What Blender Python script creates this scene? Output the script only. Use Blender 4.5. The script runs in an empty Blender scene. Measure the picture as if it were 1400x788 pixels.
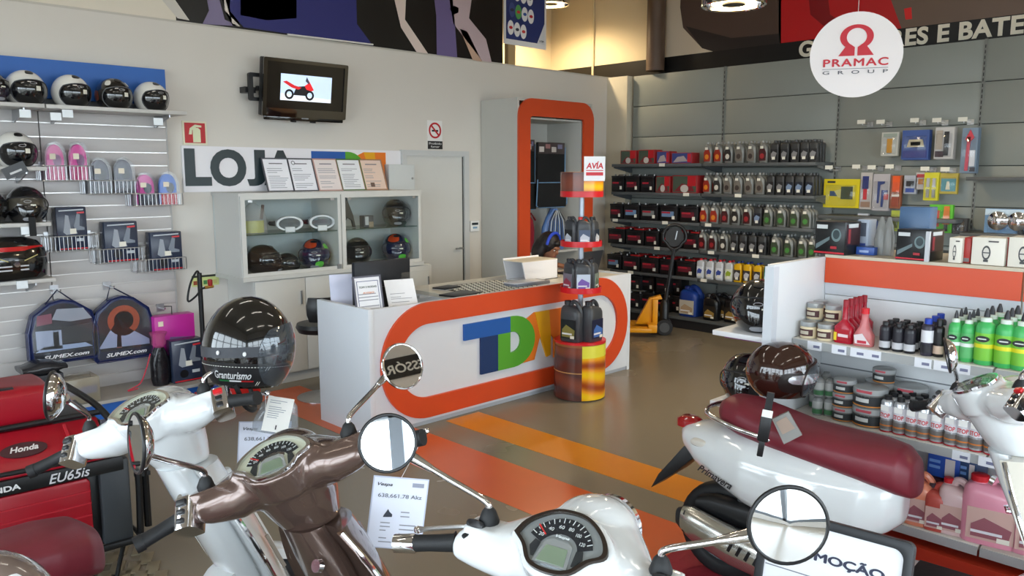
import bpy, bmesh, math, random
from mathutils import Vector, Matrix
random.seed(7)
PI = math.pi
rad = math.radians
SC = bpy.context.scene
COL = SC.collection

# ------------------------------------------------------------------ camera, light, exposure
F = 1096.0; TH = math.atan(157/1096.0); CH = 1.85; YAW = rad(45.6)
cd = bpy.data.cameras.new('camera'); cam = bpy.data.objects.new('camera', cd); COL.objects.link(cam)
cd.sensor_width = 36; cd.lens = 36*F/1400; cd.clip_start = .02
cam.location = (0, 0, CH); cam.rotation_euler = (PI/2-TH, 0, YAW-PI/2)
SC.camera = cam
w = bpy.data.worlds.new('world'); SC.world = w; w.use_nodes = True
bg = w.node_tree.nodes['Background']
bg.inputs[0].default_value = (.82, .91, 1.0, 1); bg.inputs[1].default_value = 6.0
vs = SC.view_settings
vs.view_transform = 'Standard'; vs.look = 'None'; vs.gamma = 1; vs.use_curve_mapping = False; vs.exposure = 0.58

# ------------------------------------------------------------------ pixel rays (1400 x 788 frame)
_f = Vector((math.cos(YAW)*math.cos(TH), math.sin(YAW)*math.cos(TH), -math.sin(TH)))
_r = Vector((math.sin(YAW), -math.cos(YAW), 0)); _u = _r.cross(_f)
CAM = Vector((0, 0, CH))
def ray(x, y): return _f + _r*((x-700)/F) - _u*((y-394)/F)
def at(x, y, ax, v):
    d = ray(x, y); return CAM + d*((v-CAM[ax])/d[ax])
def onx(x, y, v): return at(x, y, 0, v)
def ony(x, y, v): return at(x, y, 1, v)
def onz(x, y, v=0): return at(x, y, 2, v)
def deep(x, y, t): return CAM + ray(x, y)*t

# ------------------------------------------------------------------ materials
def lin(c):
    return tuple((v/255/12.92 if v/255 <= .04045 else ((v/255+.055)/1.055)**2.4) for v in c)
MATS = {}
def mat(name, col, rough=.5, metal=0., noise=0., scale=8., bump=0., coat=0., trans=0., alpha=1., emit=0., ior=1.45, aniso=None):
    if name in MATS: return MATS[name]
    m = bpy.data.materials.new(name); m.use_nodes = True
    nt = m.node_tree; b = nt.nodes['Principled BSDF']
    c = lin(col)+(1,)
    b.inputs['Base Color'].default_value = c
    b.inputs['Roughness'].default_value = rough; b.inputs['Metallic'].default_value = metal
    b.inputs['IOR'].default_value = ior
    if coat: b.inputs['Coat Weight'].default_value = coat; b.inputs['Coat Roughness'].default_value = .04
    if trans: b.inputs['Transmission Weight'].default_value = trans
    if alpha < 1: b.inputs['Alpha'].default_value = alpha
    if emit:
        b.inputs['Emission Color'].default_value = c; b.inputs['Emission Strength'].default_value = emit
    if noise or bump:
        tc = nt.nodes.new('ShaderNodeTexCoord')
        n = nt.nodes.new('ShaderNodeTexNoise'); n.inputs['Scale'].default_value = scale; n.inputs['Detail'].default_value = 5
        nt.links.new(tc.outputs['Object'], n.inputs['Vector'])
        if noise:
            mx = nt.nodes.new('ShaderNodeMix'); mx.data_type = 'RGBA'
            mx.inputs[6].default_value = tuple(v*(1-noise) for v in c[:3])+(1,)
            mx.inputs[7].default_value = tuple(min(1, v*(1+noise)) for v in c[:3])+(1,)
            nt.links.new(n.outputs[0], mx.inputs[0]); nt.links.new(mx.outputs[2], b.inputs['Base Color'])
        if bump:
            bp = nt.nodes.new('ShaderNodeBump'); bp.inputs['Strength'].default_value = bump; bp.inputs['Distance'].default_value = .01
            nt.links.new(n.outputs[0], bp.inputs['Height']); nt.links.new(bp.outputs[0], b.inputs['Normal'])
    MATS[name] = m
    return m
def glassy(name, tint, veil=.0, veilcol=(255, 255, 255), rough=.02, gain=1.):
    """thin clear sheet: see-through, with fresnel reflections and an optional faint veil"""
    m = bpy.data.materials.new(name); m.use_nodes = True; nt = m.node_tree; N = nt.nodes.new; L = nt.links.new
    nt.nodes.remove(nt.nodes['Principled BSDF']); out = nt.nodes['Material Output']
    tr = N('ShaderNodeBsdfTransparent'); tr.inputs[0].default_value = lin(tint)+(1,)
    gl = N('ShaderNodeBsdfGlossy'); gl.inputs['Roughness'].default_value = rough
    fr = N('ShaderNodeFresnel'); ge = N('ShaderNodeNewGeometry'); io = N('ShaderNodeMath'); io.operation = 'MULTIPLY_ADD'
    io.inputs[1].default_value = 1/1.45-1.45; io.inputs[2].default_value = 1.45; L(ge.outputs['Backfacing'], io.inputs[0]); L(io.outputs[0], fr.inputs[0])
    ml = N('ShaderNodeMath'); ml.operation = 'MULTIPLY'; ml.inputs[1].default_value = gain; ml.use_clamp = True; L(fr.outputs[0], ml.inputs[0])
    mx = N('ShaderNodeMixShader'); L(ml.outputs[0], mx.inputs[0]); L(tr.outputs[0], mx.inputs[1]); L(gl.outputs[0], mx.inputs[2]); last = mx
    if veil:
        df = N('ShaderNodeBsdfDiffuse'); df.inputs[0].default_value = lin(veilcol)+(1,)
        m2 = N('ShaderNodeMixShader'); m2.inputs[0].default_value = veil; L(mx.outputs[0], m2.inputs[1]); L(df.outputs[0], m2.inputs[2]); last = m2
    L(last.outputs[0], out.inputs[0]); MATS[name] = m; return m
def C(col, rough=.45, **k):
    if isinstance(col, bpy.types.Material): return col
    return mat('paint_%d_%d_%d_%d%s' % (*col, int(rough*100), ''.join('_%s%s' % kv for kv in sorted(k.items()))), col, rough, **k)

WHITE = (226, 226, 222)
CHROME = mat('chrome', (225, 225, 228), .07, 1)
STEEL = mat('brushed_steel', (180, 182, 185), .3, 1, noise=.12, scale=40)
WIRE = mat('zinc_wire', (205, 208, 212), .3, .9)
BLACKP = mat('black_plastic', (22, 22, 24), .38, noise=.2, scale=30)
BLACKG = mat('black_gloss', (9, 9, 11), .05, coat=1.)
RUBBER = mat('rubber', (24, 25, 27), .6, noise=.2, scale=60, bump=.1)
MIRROR = mat('mirror_glass', (240, 242, 245), .01, 1)
GLASS = glassy('clear_glass', (251, 253, 253))
CLEAR = glassy('clear_plastic', (250, 251, 252), .012, (240, 243, 246), .05, 1.)
PAPER = mat('paper', (236, 237, 242), .7, noise=.03, scale=20)
ORANGE = mat('orange_laminate', (206, 72, 32), .35, noise=.06, scale=3)
WHITELAM = mat('white_laminate', (214, 219, 226), .38, noise=.03, scale=4)
GREYMET = mat('grey_painted_metal', (138, 141, 139), .42, noise=.05, scale=5)
DARKMET = mat('dark_grey_metal', (84, 88, 90), .42, noise=.08, scale=8)

# ------------------------------------------------------------------ mesh building
class MB:
    def __init__(s): s.v = []; s.f = []; s.m = []
    def add(s, vs, fs, mi=0):
        o = len(s.v); s.v += [Vector(p) for p in vs]; s.f += [tuple(i+o for i in f) for f in fs]; s.m += [mi]*len(fs); return s
    def merge(s, b, mi=None):
        o = len(s.v); s.v += b.v; s.f += [tuple(i+o for i in f) for f in b.f]; s.m += (b.m if mi is None else [mi]*len(b.f)); return s
    def tf(s, M): s.v = [M @ p for p in s.v]; return s
    def mv(s, x, y, z): return s.tf(Matrix.Translation((x, y, z)))
    def rot(s, a, ax): return s.tf(Matrix.Rotation(a, 4, ax))
    def sc(s, x, y, z): return s.tf(Matrix.Diagonal((x, y, z, 1)))
    def __add__(s, b):
        r = MB(); r.merge(s); r.merge(b); return r
def bx(x0, x1, y0, y1, z0, z1, mi=0):
    if x0 > x1: x0, x1 = x1, x0
    if y0 > y1: y0, y1 = y1, y0
    if z0 > z1: z0, z1 = z1, z0
    return MB().add([(x0,y0,z0),(x1,y0,z0),(x1,y1,z0),(x0,y1,z0),(x0,y0,z1),(x1,y0,z1),(x1,y1,z1),(x0,y1,z1)],
        [(0,3,2,1),(4,5,6,7),(0,1,5,4),(1,2,6,5),(2,3,7,6),(3,0,4,7)], mi)
def bc(cx, cy, cz, sx, sy, sz, mi=0): return bx(cx-sx/2, cx+sx/2, cy-sy/2, cy+sy/2, cz-sz/2, cz+sz/2, mi)
def loft(rings, cap=True, closed=True, mi=0):
    b = MB(); n = len(rings[0]); vs = [p for r in rings for p in r]; fs = []
    for i in range(len(rings)-1):
        for j in range(n if closed else n-1):
            k = (j+1) % n; fs.append((i*n+j, i*n+k, (i+1)*n+k, (i+1)*n+j))
    if cap and closed:
        fs.append(tuple(range(n-1, -1, -1))); fs.append(tuple((len(rings)-1)*n+j for j in range(n)))
    return b.add(vs, fs, mi)
def lathe(prof, seg=16, cx=0, cy=0, cz=0, mi=0, cap=True):
    return loft([[(cx+r*math.cos(2*PI*j/seg), cy+r*math.sin(2*PI*j/seg), cz+z) for j in range(seg)] for r, z in prof], cap=cap, mi=mi)
def tube(path, r, seg=8, mi=0, cap=True, closed=False):
    P = [Vector(p) for p in path]; R = r if isinstance(r, (list, tuple)) else [r]*len(P)
    rings = []; prev = None; n = len(P)
    for i, p in enumerate(P):
        if closed: t = P[(i+1) % n]-P[i-1]
        else: t = P[min(i+1, n-1)]-P[max(i-1, 0)]
        t.normalize()
        if prev is None:
            a = Vector((0, 0, 1)) if abs(t.z) < .9 else Vector((1, 0, 0)); u = t.cross(a).normalized()
        else: u = (prev-t*prev.dot(t)).normalized()
        prev = u; v = t.cross(u)
        rings.append([p+(u*math.cos(2*PI*j/seg)+v*math.sin(2*PI*j/seg))*R[i] for j in range(seg)])
    if closed: return loft(rings+[rings[0]], cap=False, mi=mi)
    return loft(rings, cap, mi=mi)
def smooth_path(pts, k=6):
    P = [Vector(p) for p in pts]; out = []
    for i in range(len(P)-1):
        p0 = P[max(i-1, 0)]; p1 = P[i]; p2 = P[i+1]; p3 = P[min(i+2, len(P)-1)]
        for j in range(k):
            t = j/k
            out.append(.5*((2*p1)+(p2-p0)*t+(2*p0-5*p1+4*p2-p3)*t*t+(3*p1-p0-3*p2+p3)*t**3))
    out.append(P[-1]); return out
def prism(poly, d0, d1, mi=0):
    """polygon in x,z extruded along y from d0 (front) to d1"""
    n = len(poly); vs = [(x, d0, z) for x, z in poly]+[(x, d1, z) for x, z in poly]
    fs = [tuple(range(n)), tuple(range(2*n-1, n-1, -1))]+[((i+1) % n, i, n+i, n+(i+1) % n) for i in range(n)]
    return MB().add(vs, fs, mi)
def ringprism(outer, inner, d0, d1, mi=0):
    n = len(outer); vs = [(x, d, z) for d in (d0, d1) for P in (outer, inner) for x, z in P]; fs = []
    for i in range(n):
        k = (i+1) % n
        fs += [(i, k, n+k, n+i), (2*n+i, 3*n+i, 3*n+k, 2*n+k), (i, 2*n+i, 2*n+k, k), (n+i, n+k, 3*n+k, 3*n+i)]
    return MB().add(vs, fs, mi)
def rrect(x0, x1, z0, z1, r, n=8):
    P = []
    for cx, cz, a in ((x1-r, z1-r, 0), (x0+r, z1-r, 90), (x0+r, z0+r, 180), (x1-r, z0+r, 270)):
        P += [(cx+r*math.cos(rad(a+90*i/n)), cz+r*math.sin(rad(a+90*i/n))) for i in range(n+1)]
    return P
def disc(cx, cz, rx, rz=None, n=24):
    rz = rz or rx
    return [(cx+rx*math.cos(2*PI*i/n), cz+rz*math.sin(2*PI*i/n)) for i in range(n)]
def sell(cx, cz, rx, rz, e=2.4, n=28):
    P = []
    for i in range(n):
        a = 2*PI*i/n; c, s = math.cos(a), math.sin(a)
        P.append((cx+rx*math.copysign(abs(c)**(2/e), c), cz+rz*math.copysign(abs(s)**(2/e), s)))
    return P
def mesh(name, b, mats, bevel=0., smooth=40):
    me = bpy.data.meshes.new(name)
    me.from_pydata([tuple(p) for p in b.v], [], b.f)
    mats = mats if isinstance(mats, (list, tuple)) and not isinstance(mats[0], (int, float)) else [mats]
    for m in mats: me.materials.append(C(m))
    if len(mats) > 1: me.polygons.foreach_set('material_index', b.m)
    bm = bmesh.new(); bm.from_mesh(me)
    bmesh.ops.recalc_face_normals(bm, faces=bm.faces)
    if bevel:
        es = [e for e in bm.edges if len(e.link_faces) == 2 and e.calc_face_angle(0) > .6]
        bmesh.ops.bevel(bm, geom=es, offset=bevel, segments=2, profile=.5, affect='EDGES')
    bm.to_mesh(me); bm.free()
    if smooth:
        me.shade_smooth(); me.set_sharp_from_angle(angle=rad(smooth))
    me.update(); return me
def link(name, me, parent=None, loc=None, rot=None, world=False):
    o = bpy.data.objects.new(name, me); COL.objects.link(o)
    if loc is not None: o.location = loc
    if rot is not None: o.rotation_euler = rot
    if parent is not None:
        o.parent = parent
        if world:
            m = Matrix.Identity(4); q = parent
            while q is not None:
                m = q.matrix_parent_inverse @ Matrix.LocRotScale(q.location, q.rotation_euler, q.scale) @ m; q = q.parent
            o.matrix_parent_inverse = m.inverted()
    return o
def part(name, b, m, parent, bevel=0., smooth=40, world=False, loc=None, rot=None, label=None):
    o = link(name, b if isinstance(b, bpy.types.Mesh) else mesh(name, b, m, bevel, smooth), parent, loc, rot, world)
    if label: o['label'] = label
    return o
def tag(o, label, cat, group=None):
    o['label'] = label; o['category'] = cat
    if group: o['group'] = group
    return o
def thing(name, label, cat, loc=(0, 0, 0), rz=0, group=None):
    o = bpy.data.objects.new(name, None); COL.objects.link(o); o.empty_display_size = .05
    o.location = loc; o.rotation_euler = (0, 0, rz)
    return tag(o, label, cat, group)
def solo(name, label, cat, b, m, bevel=0., smooth=40, loc=None, rot=None, group=None):
    return tag(part(name, b, m, None, bevel, smooth, loc=loc, rot=rot), label, cat, group)
def struct(name, b, m, bevel=0., smooth=0, parent=None):
    o = part(name, b, m, parent, bevel, smooth)
    if parent is None: o['kind'] = 'structure'
    return o
def copy_tree(o, parent=None):
    c = o.copy(); COL.objects.link(c); c.parent = parent
    if parent is not None: c.matrix_parent_inverse = o.matrix_parent_inverse.copy()
    for ch in o.children: copy_tree(ch, c)
    return c
def dup(o, loc, rz=None, label=None, group=None, sc=None):
    c = copy_tree(o); c.location = loc
    if rz is not None: c.rotation_euler.z = rz
    if label: c['label'] = label
    if group: c['group'] = group
    if sc: c.scale = (sc, sc, sc) if isinstance(sc, (int, float)) else sc
    return c
def drop(o):
    for ch in list(o.children): drop(ch)
    bpy.data.objects.remove(o)
def text(s, size, ext=.001, bold=0., shear=0., align='CENTER', space=1.):
    copies = bold if bold and any(c in 'MNW' for c in s) else 0
    if copies: bold = 0
    cu = bpy.data.curves.new('lettering', 'FONT'); cu.body = s; cu.size = size; cu.extrude = ext; cu.offset = bold
    cu.shear = shear; cu.align_x = align; cu.space_character = space; cu.resolution_u = 5
    t = bpy.data.objects.new('lettering', cu); COL.objects.link(t)
    bpy.context.view_layer.update()
    me = bpy.data.meshes.new_from_object(t.evaluated_get(bpy.context.evaluated_depsgraph_get()))
    bpy.data.objects.remove(t); bpy.data.curves.remove(cu)
    b = MB(); b.add([v.co for v in me.vertices], [tuple(p.vertices) for p in me.polygons]); bpy.data.meshes.remove(me)
    if copies:
        q = MB()
        for i, (dx, dy) in enumerate(((0, 0), (1, 0), (-1, 0), (0, 1), (0, -1))): q.merge(MB().merge(b).mv(dx*copies, dy*copies, i*ext*.02))
        b = q
    return b           # in x,y plane, facing +z
def fit(b, x0, x1, z0, z1, y=0.):
    """lettering scaled into the box x0..x1, z0..z1 on the plane y, facing -y"""
    xs = [p.x for p in b.v]; ys = [p.y for p in b.v]
    ax, bx_, ay, by = min(xs), max(xs), min(ys), max(ys)
    b.v = [Vector((x0+(p.x-ax)/(bx_-ax)*(x1-x0), y-p.z, z0+(p.y-ay)/(by-ay)*(z1-z0))) for p in b.v]; return b
def split_words(b, ax, gap):
    """lettering cut into words at wide gaps along one axis"""
    fs = sorted(((min(b.v[i][ax] for i in f), max(b.v[i][ax] for i in f), f) for f in b.f), key=lambda t: t[0])
    out = []; end = -1e9
    for lo, hi, f in fs:
        if lo > end+gap: out.append(MB())
        end = max(end, hi); out[-1].add([b.v[i] for i in f], [tuple(range(len(f)))])
    return out
def evaluated(o):
    dg = bpy.context.evaluated_depsgraph_get(); dg.update()
    return bpy.data.meshes.new_from_object(o.evaluated_get(dg))
def fused(name, b, m, voxel=.006, it=6, sub=0):
    """one continuous surface out of overlapping shapes"""
    o = part(name, b, m, None, smooth=0)
    r = o.modifiers.new('r', 'REMESH'); r.mode = 'VOXEL'; r.voxel_size = voxel; r.use_smooth_shade = True
    s = o.modifiers.new('s', 'SMOOTH'); s.iterations = it; s.factor = .5
    me = evaluated(o); bpy.data.objects.remove(o)
    me.materials.clear(); me.materials.append(C(m)); me.shade_smooth(); me.name = name
    return me
def recolour(me, m):
    c = me.copy(); c.materials.clear(); c.materials.append(C(m)); return c
RX = -PI/2          # turn a thing modelled facing -y so that it faces -x
def ybox(px0, py0, px1, py1, Y):
    """extent of a pixel box on the plane y = Y: x0, x1, z0, z1"""
    cx = (px0+px1)/2; cy = (py0+py1)/2
    return ony(px0, cy, Y).x, ony(px1, cy, Y).x, ony(cx, py1, Y).z, ony(cx, py0, Y).z
def xbox(px0, py0, px1, py1, X):
    """extent of a pixel box on the plane x = X: y0 (low), y1 (high), z0, z1"""
    cx = (px0+px1)/2; cy = (py0+py1)/2
    return onx(px1, cy, X).y, onx(px0, cy, X).y, onx(cx, py1, X).z, onx(cx, py0, X).z

# ================================================================== the room
WY = 6.85; WX = 8.72; SX = -2.6; FY = -3.2; CZ = 4.7; BY = 8.1
WALLM = mat('wall_paint', (214, 209, 201), .7, noise=.025, scale=2, bump=.02)
WARMWALL = mat('warm_wall_paint', (214, 198, 166), .7, noise=.03, scale=2)
CEILM = mat('ceiling_paint', (190, 184, 172), .8, noise=.04, scale=2)
FLOORM = mat('polished_concrete', (126, 117, 101), .26, noise=.05, scale=.9)
ALU = mat('window_aluminium', (120, 124, 128), .35, .8)
def add_floor_wear(m):
    nt = m.node_tree; b = nt.nodes['Principled BSDF']; n = nt.nodes.new('ShaderNodeTexNoise')
    n.inputs['Scale'].default_value = 9; n.inputs['Detail'].default_value = 4
    r = nt.nodes.new('ShaderNodeMapRange'); r.inputs[3].default_value = .25; r.inputs[4].default_value = .29
    nt.links.new(n.outputs[0], r.inputs[0]); nt.links.new(r.outputs[0], b.inputs['Roughness'])
add_floor_wear(FLOORM)
floor = struct('floor', bx(SX, WX, FY, BY, -.1, 0), FLOORM)
def floor_paint(name, x0, x1, y0, y1, col, z=.002):
    part(name, bx(x0, x1, y0, y1, .0002, z), mat(name+'_paint', col, .3, noise=.1, scale=3), floor, smooth=0)
floor_paint('yellow_stripe', 3.73, 4.06, FY, 4.52, (208, 128, 22))
floor_paint('orange_stripe', 2.99, 3.46, FY, 6.2, (205, 92, 40), .0016)
pv = mesh('paver', bc(0, 0, .0035, .125, .058, .007), mat('paver_stone', (128, 118, 98), .6, noise=.2, scale=14), .002)
for i in range(7):
    for j in range(5):
        if (i*7+j*3) % 11 == 0: continue
        o = link('paver', pv, floor, (.86+i*.066+j*.012, 3.50+j*.062*1.9+(i % 2)*.06, 0), (0, 0, rad(62)))
struct('wall_left', bx(SX, WX, WY, WY+.12, 0, 3.09), WALLM)
struct('trim_coping', bx(SX, WX, WY-.004, WY+.13, 3.085, 3.10), C((196, 190, 180), .5))
struct('wall_right', bx(WX, WX+.15, FY, BY, 0, CZ), WARMWALL)
struct('wall_back', bx(SX, WX, BY, BY+.15, 0, CZ), WARMWALL)
struct('ceiling', bx(SX, WX, FY, BY+.15, CZ, CZ+.15), CEILM)
struct('trim_corner_panel', bx(8.46, 8.60, 6.52, WY, 0, 3.09), mat('corner_paint', (212, 202, 180), .6, noise=.02))
# glazed shop front behind and beside the viewer
def shopfront(name, axis, c, a0, a1, n):
    def B(u0, u1, z0, z1, d0=-.08, d1=.08):
        return bx(u0, u1, c+d0, c+d1, z0, z1) if axis == 'y' else bx(c+d0, c+d1, u0, u1, z0, z1)
    lo, hi = (SX, WX) if axis == 'y' else (FY, BY)
    wl = struct('wall_'+name, B(lo, hi, 0, .12)+B(lo, hi, 3.0, CZ)+B(lo, a0, .12, 3.0)+B(a1, hi, .12, 3.0), WALLM)
    for i in range(n):
        u0 = a0+(a1-a0)*i/n; u1 = a0+(a1-a0)*(i+1)/n
        fr = part('window_frame', B(u0, u0+.06, .12, 3, -.05, .05)+B(u1-.06, u1, .12, 3, -.05, .05)+B(u0, u1, .12, .19, -.05, .05)+B(u0, u1, 2.93, 3, -.05, .05)+B(u0, u1, 2.1, 2.16, -.05, .05), ALU, wl, smooth=0)
        part('pane', B(u0+.06, u1-.06, .19, 2.1, -.004, .004), GLASS, fr, smooth=0); part('pane', B(u0+.06, u1-.06, 2.16, 2.93, -.004, .004), GLASS, fr, smooth=0)
    l = bpy.data.lights.new('portal_'+name, 'AREA'); l.shape = 'RECTANGLE'; l.size = a1-a0; l.size_y = 2.9; l.cycles.is_portal = True
    o = bpy.data.objects.new('portal_'+name, l); COL.objects.link(o)
    if axis == 'y': o.location = ((a0+a1)/2, c-.1, 1.56); o.rotation_euler = (PI/2, 0, 0)
    else: o.location = (c-.1, (a0+a1)/2, 1.56); o.rotation_euler = (PI/2, 0, -PI/2)
    return wl
shopfront('front', 'y', FY, -2.2, 7.6, 7)
shopfront('side', 'x', SX, -2.9, 5.2, 6)
grd = struct('ground_outside', bx(-30, 40, -30, 30, -.2, -.12), C((150, 146, 138), .8))

# sign band over the shop front, seen in a scooter mirror
bd = thing('wall_sign', 'black sign band over the shop windows reading ACESSÓRIOS', 'sign', (0, FY+.1, 3.1))
part('band', bx(-2.5, 6.5, FY+.085, FY+.1, 3.24, 3.47), C((36, 33, 30), .5), bd, world=True)
tb = fit(text('ACESSÓRIOS', 1, .003, .012), 0, .95, 0, .13); tb.tf(Matrix.Rotation(PI, 4, 'Z')).mv(0, 0, 0)
ACX = 4.7
part('lettering', tb.mv(ACX, FY+.104, 3.29), C((225, 222, 212), .5), bd, world=True, smooth=0)

# ------------------------------------------------------------------ lamps
TUBE = mat('fluorescent_tube', (255, 250, 240), .4, emit=9.)
def batten(x, y, rz, label):
    t = thing('ceiling_light', label, 'light', (x, y, CZ), rz, 'ceiling fluorescent lights')
    part('housing', bx(-.75, .75, -.06, .06, -.09, 0), C((215, 212, 205), .5), t)
    for s in (-.03, .03): part('tube', tube([(-.72, s, -.105), (.72, s, -.105)], .014), TUBE, t)
for i, x in enumerate((-.6, 1.9, 4.4)):
    for j, y in enumerate((-1.2, 1.6, 4.4)):
        batten(x, y, 0, 'white twin tube batten light on the ceiling')
WARML = mat('warm_lamp', (255, 224, 170), .4, emit=14.)
def highbay(p, label):
    t = thing('pendant_lamp', label, 'lamp', p, 0, 'high bay pendant lamps')
    part('reflector', lathe([(.235, 0), (.245, .005), (.245, .07), (.2, .2), (.1, .3), (.06, .3), (.09, .26), (.19, .18), (.225, .07), (.225, .01), (.235, 0)], 32, cap=False), CHROME, t)
    part('lens_ring', lathe([(.10, .02), (.17, .02), (.17, .035), (.10, .035), (.10, .02)], 28, cap=False), WARML, t)
    part('lamp_core', lathe([(.09, .01), (.09, .08), (.02, .09)], 20), C((60, 58, 52), .4), t)
    part('rod', tube([(0, 0, .3), (0, 0, CZ-p[2])], .012), STEEL, t)
    l = bpy.data.lights.new('lamp_light', 'SPOT'); l.energy = 120; l.color = (1, .80, .52); l.spot_size = rad(165); l.spot_blend = .6; l.shadow_soft_size = .12
    o = bpy.data.objects.new('lamp_light', l); COL.objects.link(o); o.parent = t; o.location = (0, 0, -.02)
p = deep(1003, 9, 6.2)
highbay((p.x, p.y, p.z), 'round chrome pendant lamp hanging before the red and brown banner')
highbay((7.9, 7.35, 4.0), 'round chrome pendant lamp behind the partition wall')
highbay((6.4, -1.2, 3.7), 'round chrome pendant lamp near the shop windows')

# ------------------------------------------------------------------ printed banners
def poly_on_y(pts, Y, d=.002): return prism([(ony(x, y, Y).x, ony(x, y, Y).z) for x, y in pts], Y-d, Y)
def poly_on_x(pts, X, d=.002):
    q = [onx(x, y, X) for x, y in pts]; n = len(q)
    vs_ = [(X-d, p.y, p.z) for p in q]+[(X, p.y, p.z) for p in q]
    return MB().add(vs_, [tuple(range(n)), tuple(range(2*n-1, n-1, -1))]+[((i+1) % n, i, n+i, n+(i+1) % n) for i in range(n)])
bn = thing('wall_banner', 'large printed motorcycle banner in black, blue and purple above the white wall', 'banner', (4.5, WY, 3.1))
Yb = WY-.01
zt = CZ-.02
part('sheet', bx(2.82, 6.55, Yb, Yb+.012, 3.10, zt), mat('print_black', (22, 20, 18), .4), bn, world=True)
def zz(pts): return [(200+a/2.8, b/2.8) for a, b in pts]
T = -150
part('cream_field', bx(SX, 2.82, Yb, Yb+.012, 3.10, zt), C((222, 214, 198), .5), bn, world=True)
for nm, col, pts in [
    ('print_grey', (205, 200, 192), [(60, 0), (60, T), (120, T), (110, 0), (165, 78), (120, 70)]),
    ('print_lilac', (128, 118, 150), [(205, T), (240, T), (300, 75), (352, 100), (215, 92), (240, 40)]),
    ('print_white_edge', (214, 206, 198), [(262, T), (290, T), (300, 40), (360, 102), (330, 98)]),
    ('print_blue', (44, 47, 112), [(330, T), (800, T), (806, 92), (868, 176), (372, 104), (318, 40)]),
    ('print_navy', (24, 24, 52), [(360, T), (575, T), (575, 70), (460, 78), (360, 58)]),
    ('print_cream', (226, 208, 200), [(915, T), (1000, T), (990, 75), (1078, 205), (1035, 200), (975, 105)]),
    ('print_violet', (112, 100, 146), [(1085, T), (1160, T), (1180, 80), (1190, 220), (1112, 210), (1110, 60)]),
    ('print_pink', (196, 176, 182), [(1135, T), (1265, T), (1235, 70), (1300, 150), (1322, 240), (1285, 232), (1175, 90)]),
    ('print_dark_hole', (34, 30, 44), [(1160, 34), (1178, 22), (1196, 30), (1194, 48), (1176, 56)]),
    ('print_peach', (206, 172, 150), [(1200, 110), (1228, 120), (1285, 236), (1250, 230)])]:
    part(nm, poly_on_y(zz(pts), Yb-.001), C(col, .4), bn, world=True, smooth=0)
part('batten_rod', tube([ony(393, 47, Yb-.02), ony(510, 61, Yb-.02)], .008), C((230, 228, 222), .4), bn, world=True)

bn2 = thing('wall_banner', 'large printed red machine banner with black strip reading GERADORES E BATERIAS', 'banner', (WX, 3.5, 3.1))
Xb = WX-.01
b0 = onx(911, 30, Xb).y
part('sheet', bx(Xb, Xb+.008, -1.0, b0, 3.0, zt), C((206, 190, 168), .5), bn2, world=True)
def spline_shape(pts): return [(p.x, p.y) for p in smooth_path([(a, b, 0) for a, b in pts], 4)]
for nm, col, pts in [
    ('print_brown', (84, 66, 58), [(934, -60), (930, 10), (934, 38), (960, 66), (1000, 78), (1068, 66), (1068, -60)]),
    ('print_shadow', (44, 36, 34), [(938, 36), (960, 66), (1000, 78), (1066, 66), (1066, 46), (1000, 52)]),
    ('print_red', (196, 30, 34), [(1066, -60), (1196, -60), (1236, 48), (1150, 58), (1064, 62)]),
    ('print_red_dark', (140, 22, 28), [(1100, -60), (1125, -60), (1135, 20), (1180, 46), (1230, 46), (1150, 56), (1108, 20)]),
    ('print_taupe', (112, 92, 80), [(1196, -60), (1420, -60), (1420, 30), (1300, 44), (1236, 48)]),
    ('print_tag', (226, 40, 40), [(1236, 12), (1246, 10), (1247, 26), (1238, 27)])]:
    part(nm, poly_on_x(pts, Xb-.001-(.002 if 'red_' in nm or 'shadow' in nm or 'tag' in nm else 0)), C(col, .35), bn2, world=True, smooth=0)
zb0, zb1 = onx(950, 100, Xb).z-.06, onx(988, 69, Xb).z
part('strip', bx(Xb-.008, Xb-.004, -1.0, 8.0, zb0, zb1), C((16, 14, 13), .4), bn2, world=True)
g = onx(1093, 66, Xb); e = onx(1400, 26, Xb)
zt0, zt1 = onx(1102, 78, Xb).z, onx(1102, 56, Xb).z
tb = fit(text('GERADORES E BATERIAS', 1, .002, .034, space=1.06), 0, (g.y-e.y)*19.0/15.5, zt0, zt1, 0).rot(-PI/2, 'Z')
for wb in split_words(tb.mv(Xb-.011, g.y, 0), 1, .055): part('word', wb, C((232, 224, 205), .5), bn2, world=True, smooth=0)

# pipe, conduit and oval-logo poster on the upper wall
q0 = onx(897, 40, WX-.14)
solo('drain_pipe', 'brown vertical drain pipe against the beige upper wall', 'pipe', lathe([(.115, 0), (.115, CZ-3.14)], 20), mat('pipe_brown', (92, 72, 58), .45, noise=.1), loc=(WX-.14, q0.y, 3.13))
q0 = onx(811, 60, WX-.02)
solo('conduit', 'thin cream conduit running up the beige upper wall', 'conduit', lathe([(.018, 0), (.018, CZ-.02)], 10), C((205, 188, 150), .5), loc=(WX-.02, q0.y, .01))
po = thing('brand_poster', 'blue poster with rows of white oval logos hung over the partition wall', 'poster', (6.8, WY+.2, 3.5))
A = ony(688, 30, WY+.06); Bp = ony(746, 30, WY+.06)
zlo, zhi = ony(717, 64, WY+.06).z, CZ-.25
x0, x1 = A.x, Bp.x
part('board', bx(x0, x1, WY+.05, WY+.06, zlo, zhi), C((236, 236, 238), .3), po, world=True)
part('print', bx(x0+.035, x1-.035, WY+.047, WY+.05, zlo+.06, zhi-.04), C((50, 62, 118), .3), po, world=True)
part('corner_flash', prism([(x1-.035, zlo+.06), (x1-.035, zlo+.3), (x1-.16, zlo+.06)], WY+.044, WY+.047), C((226, 228, 232), .3), po, world=True)
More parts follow.
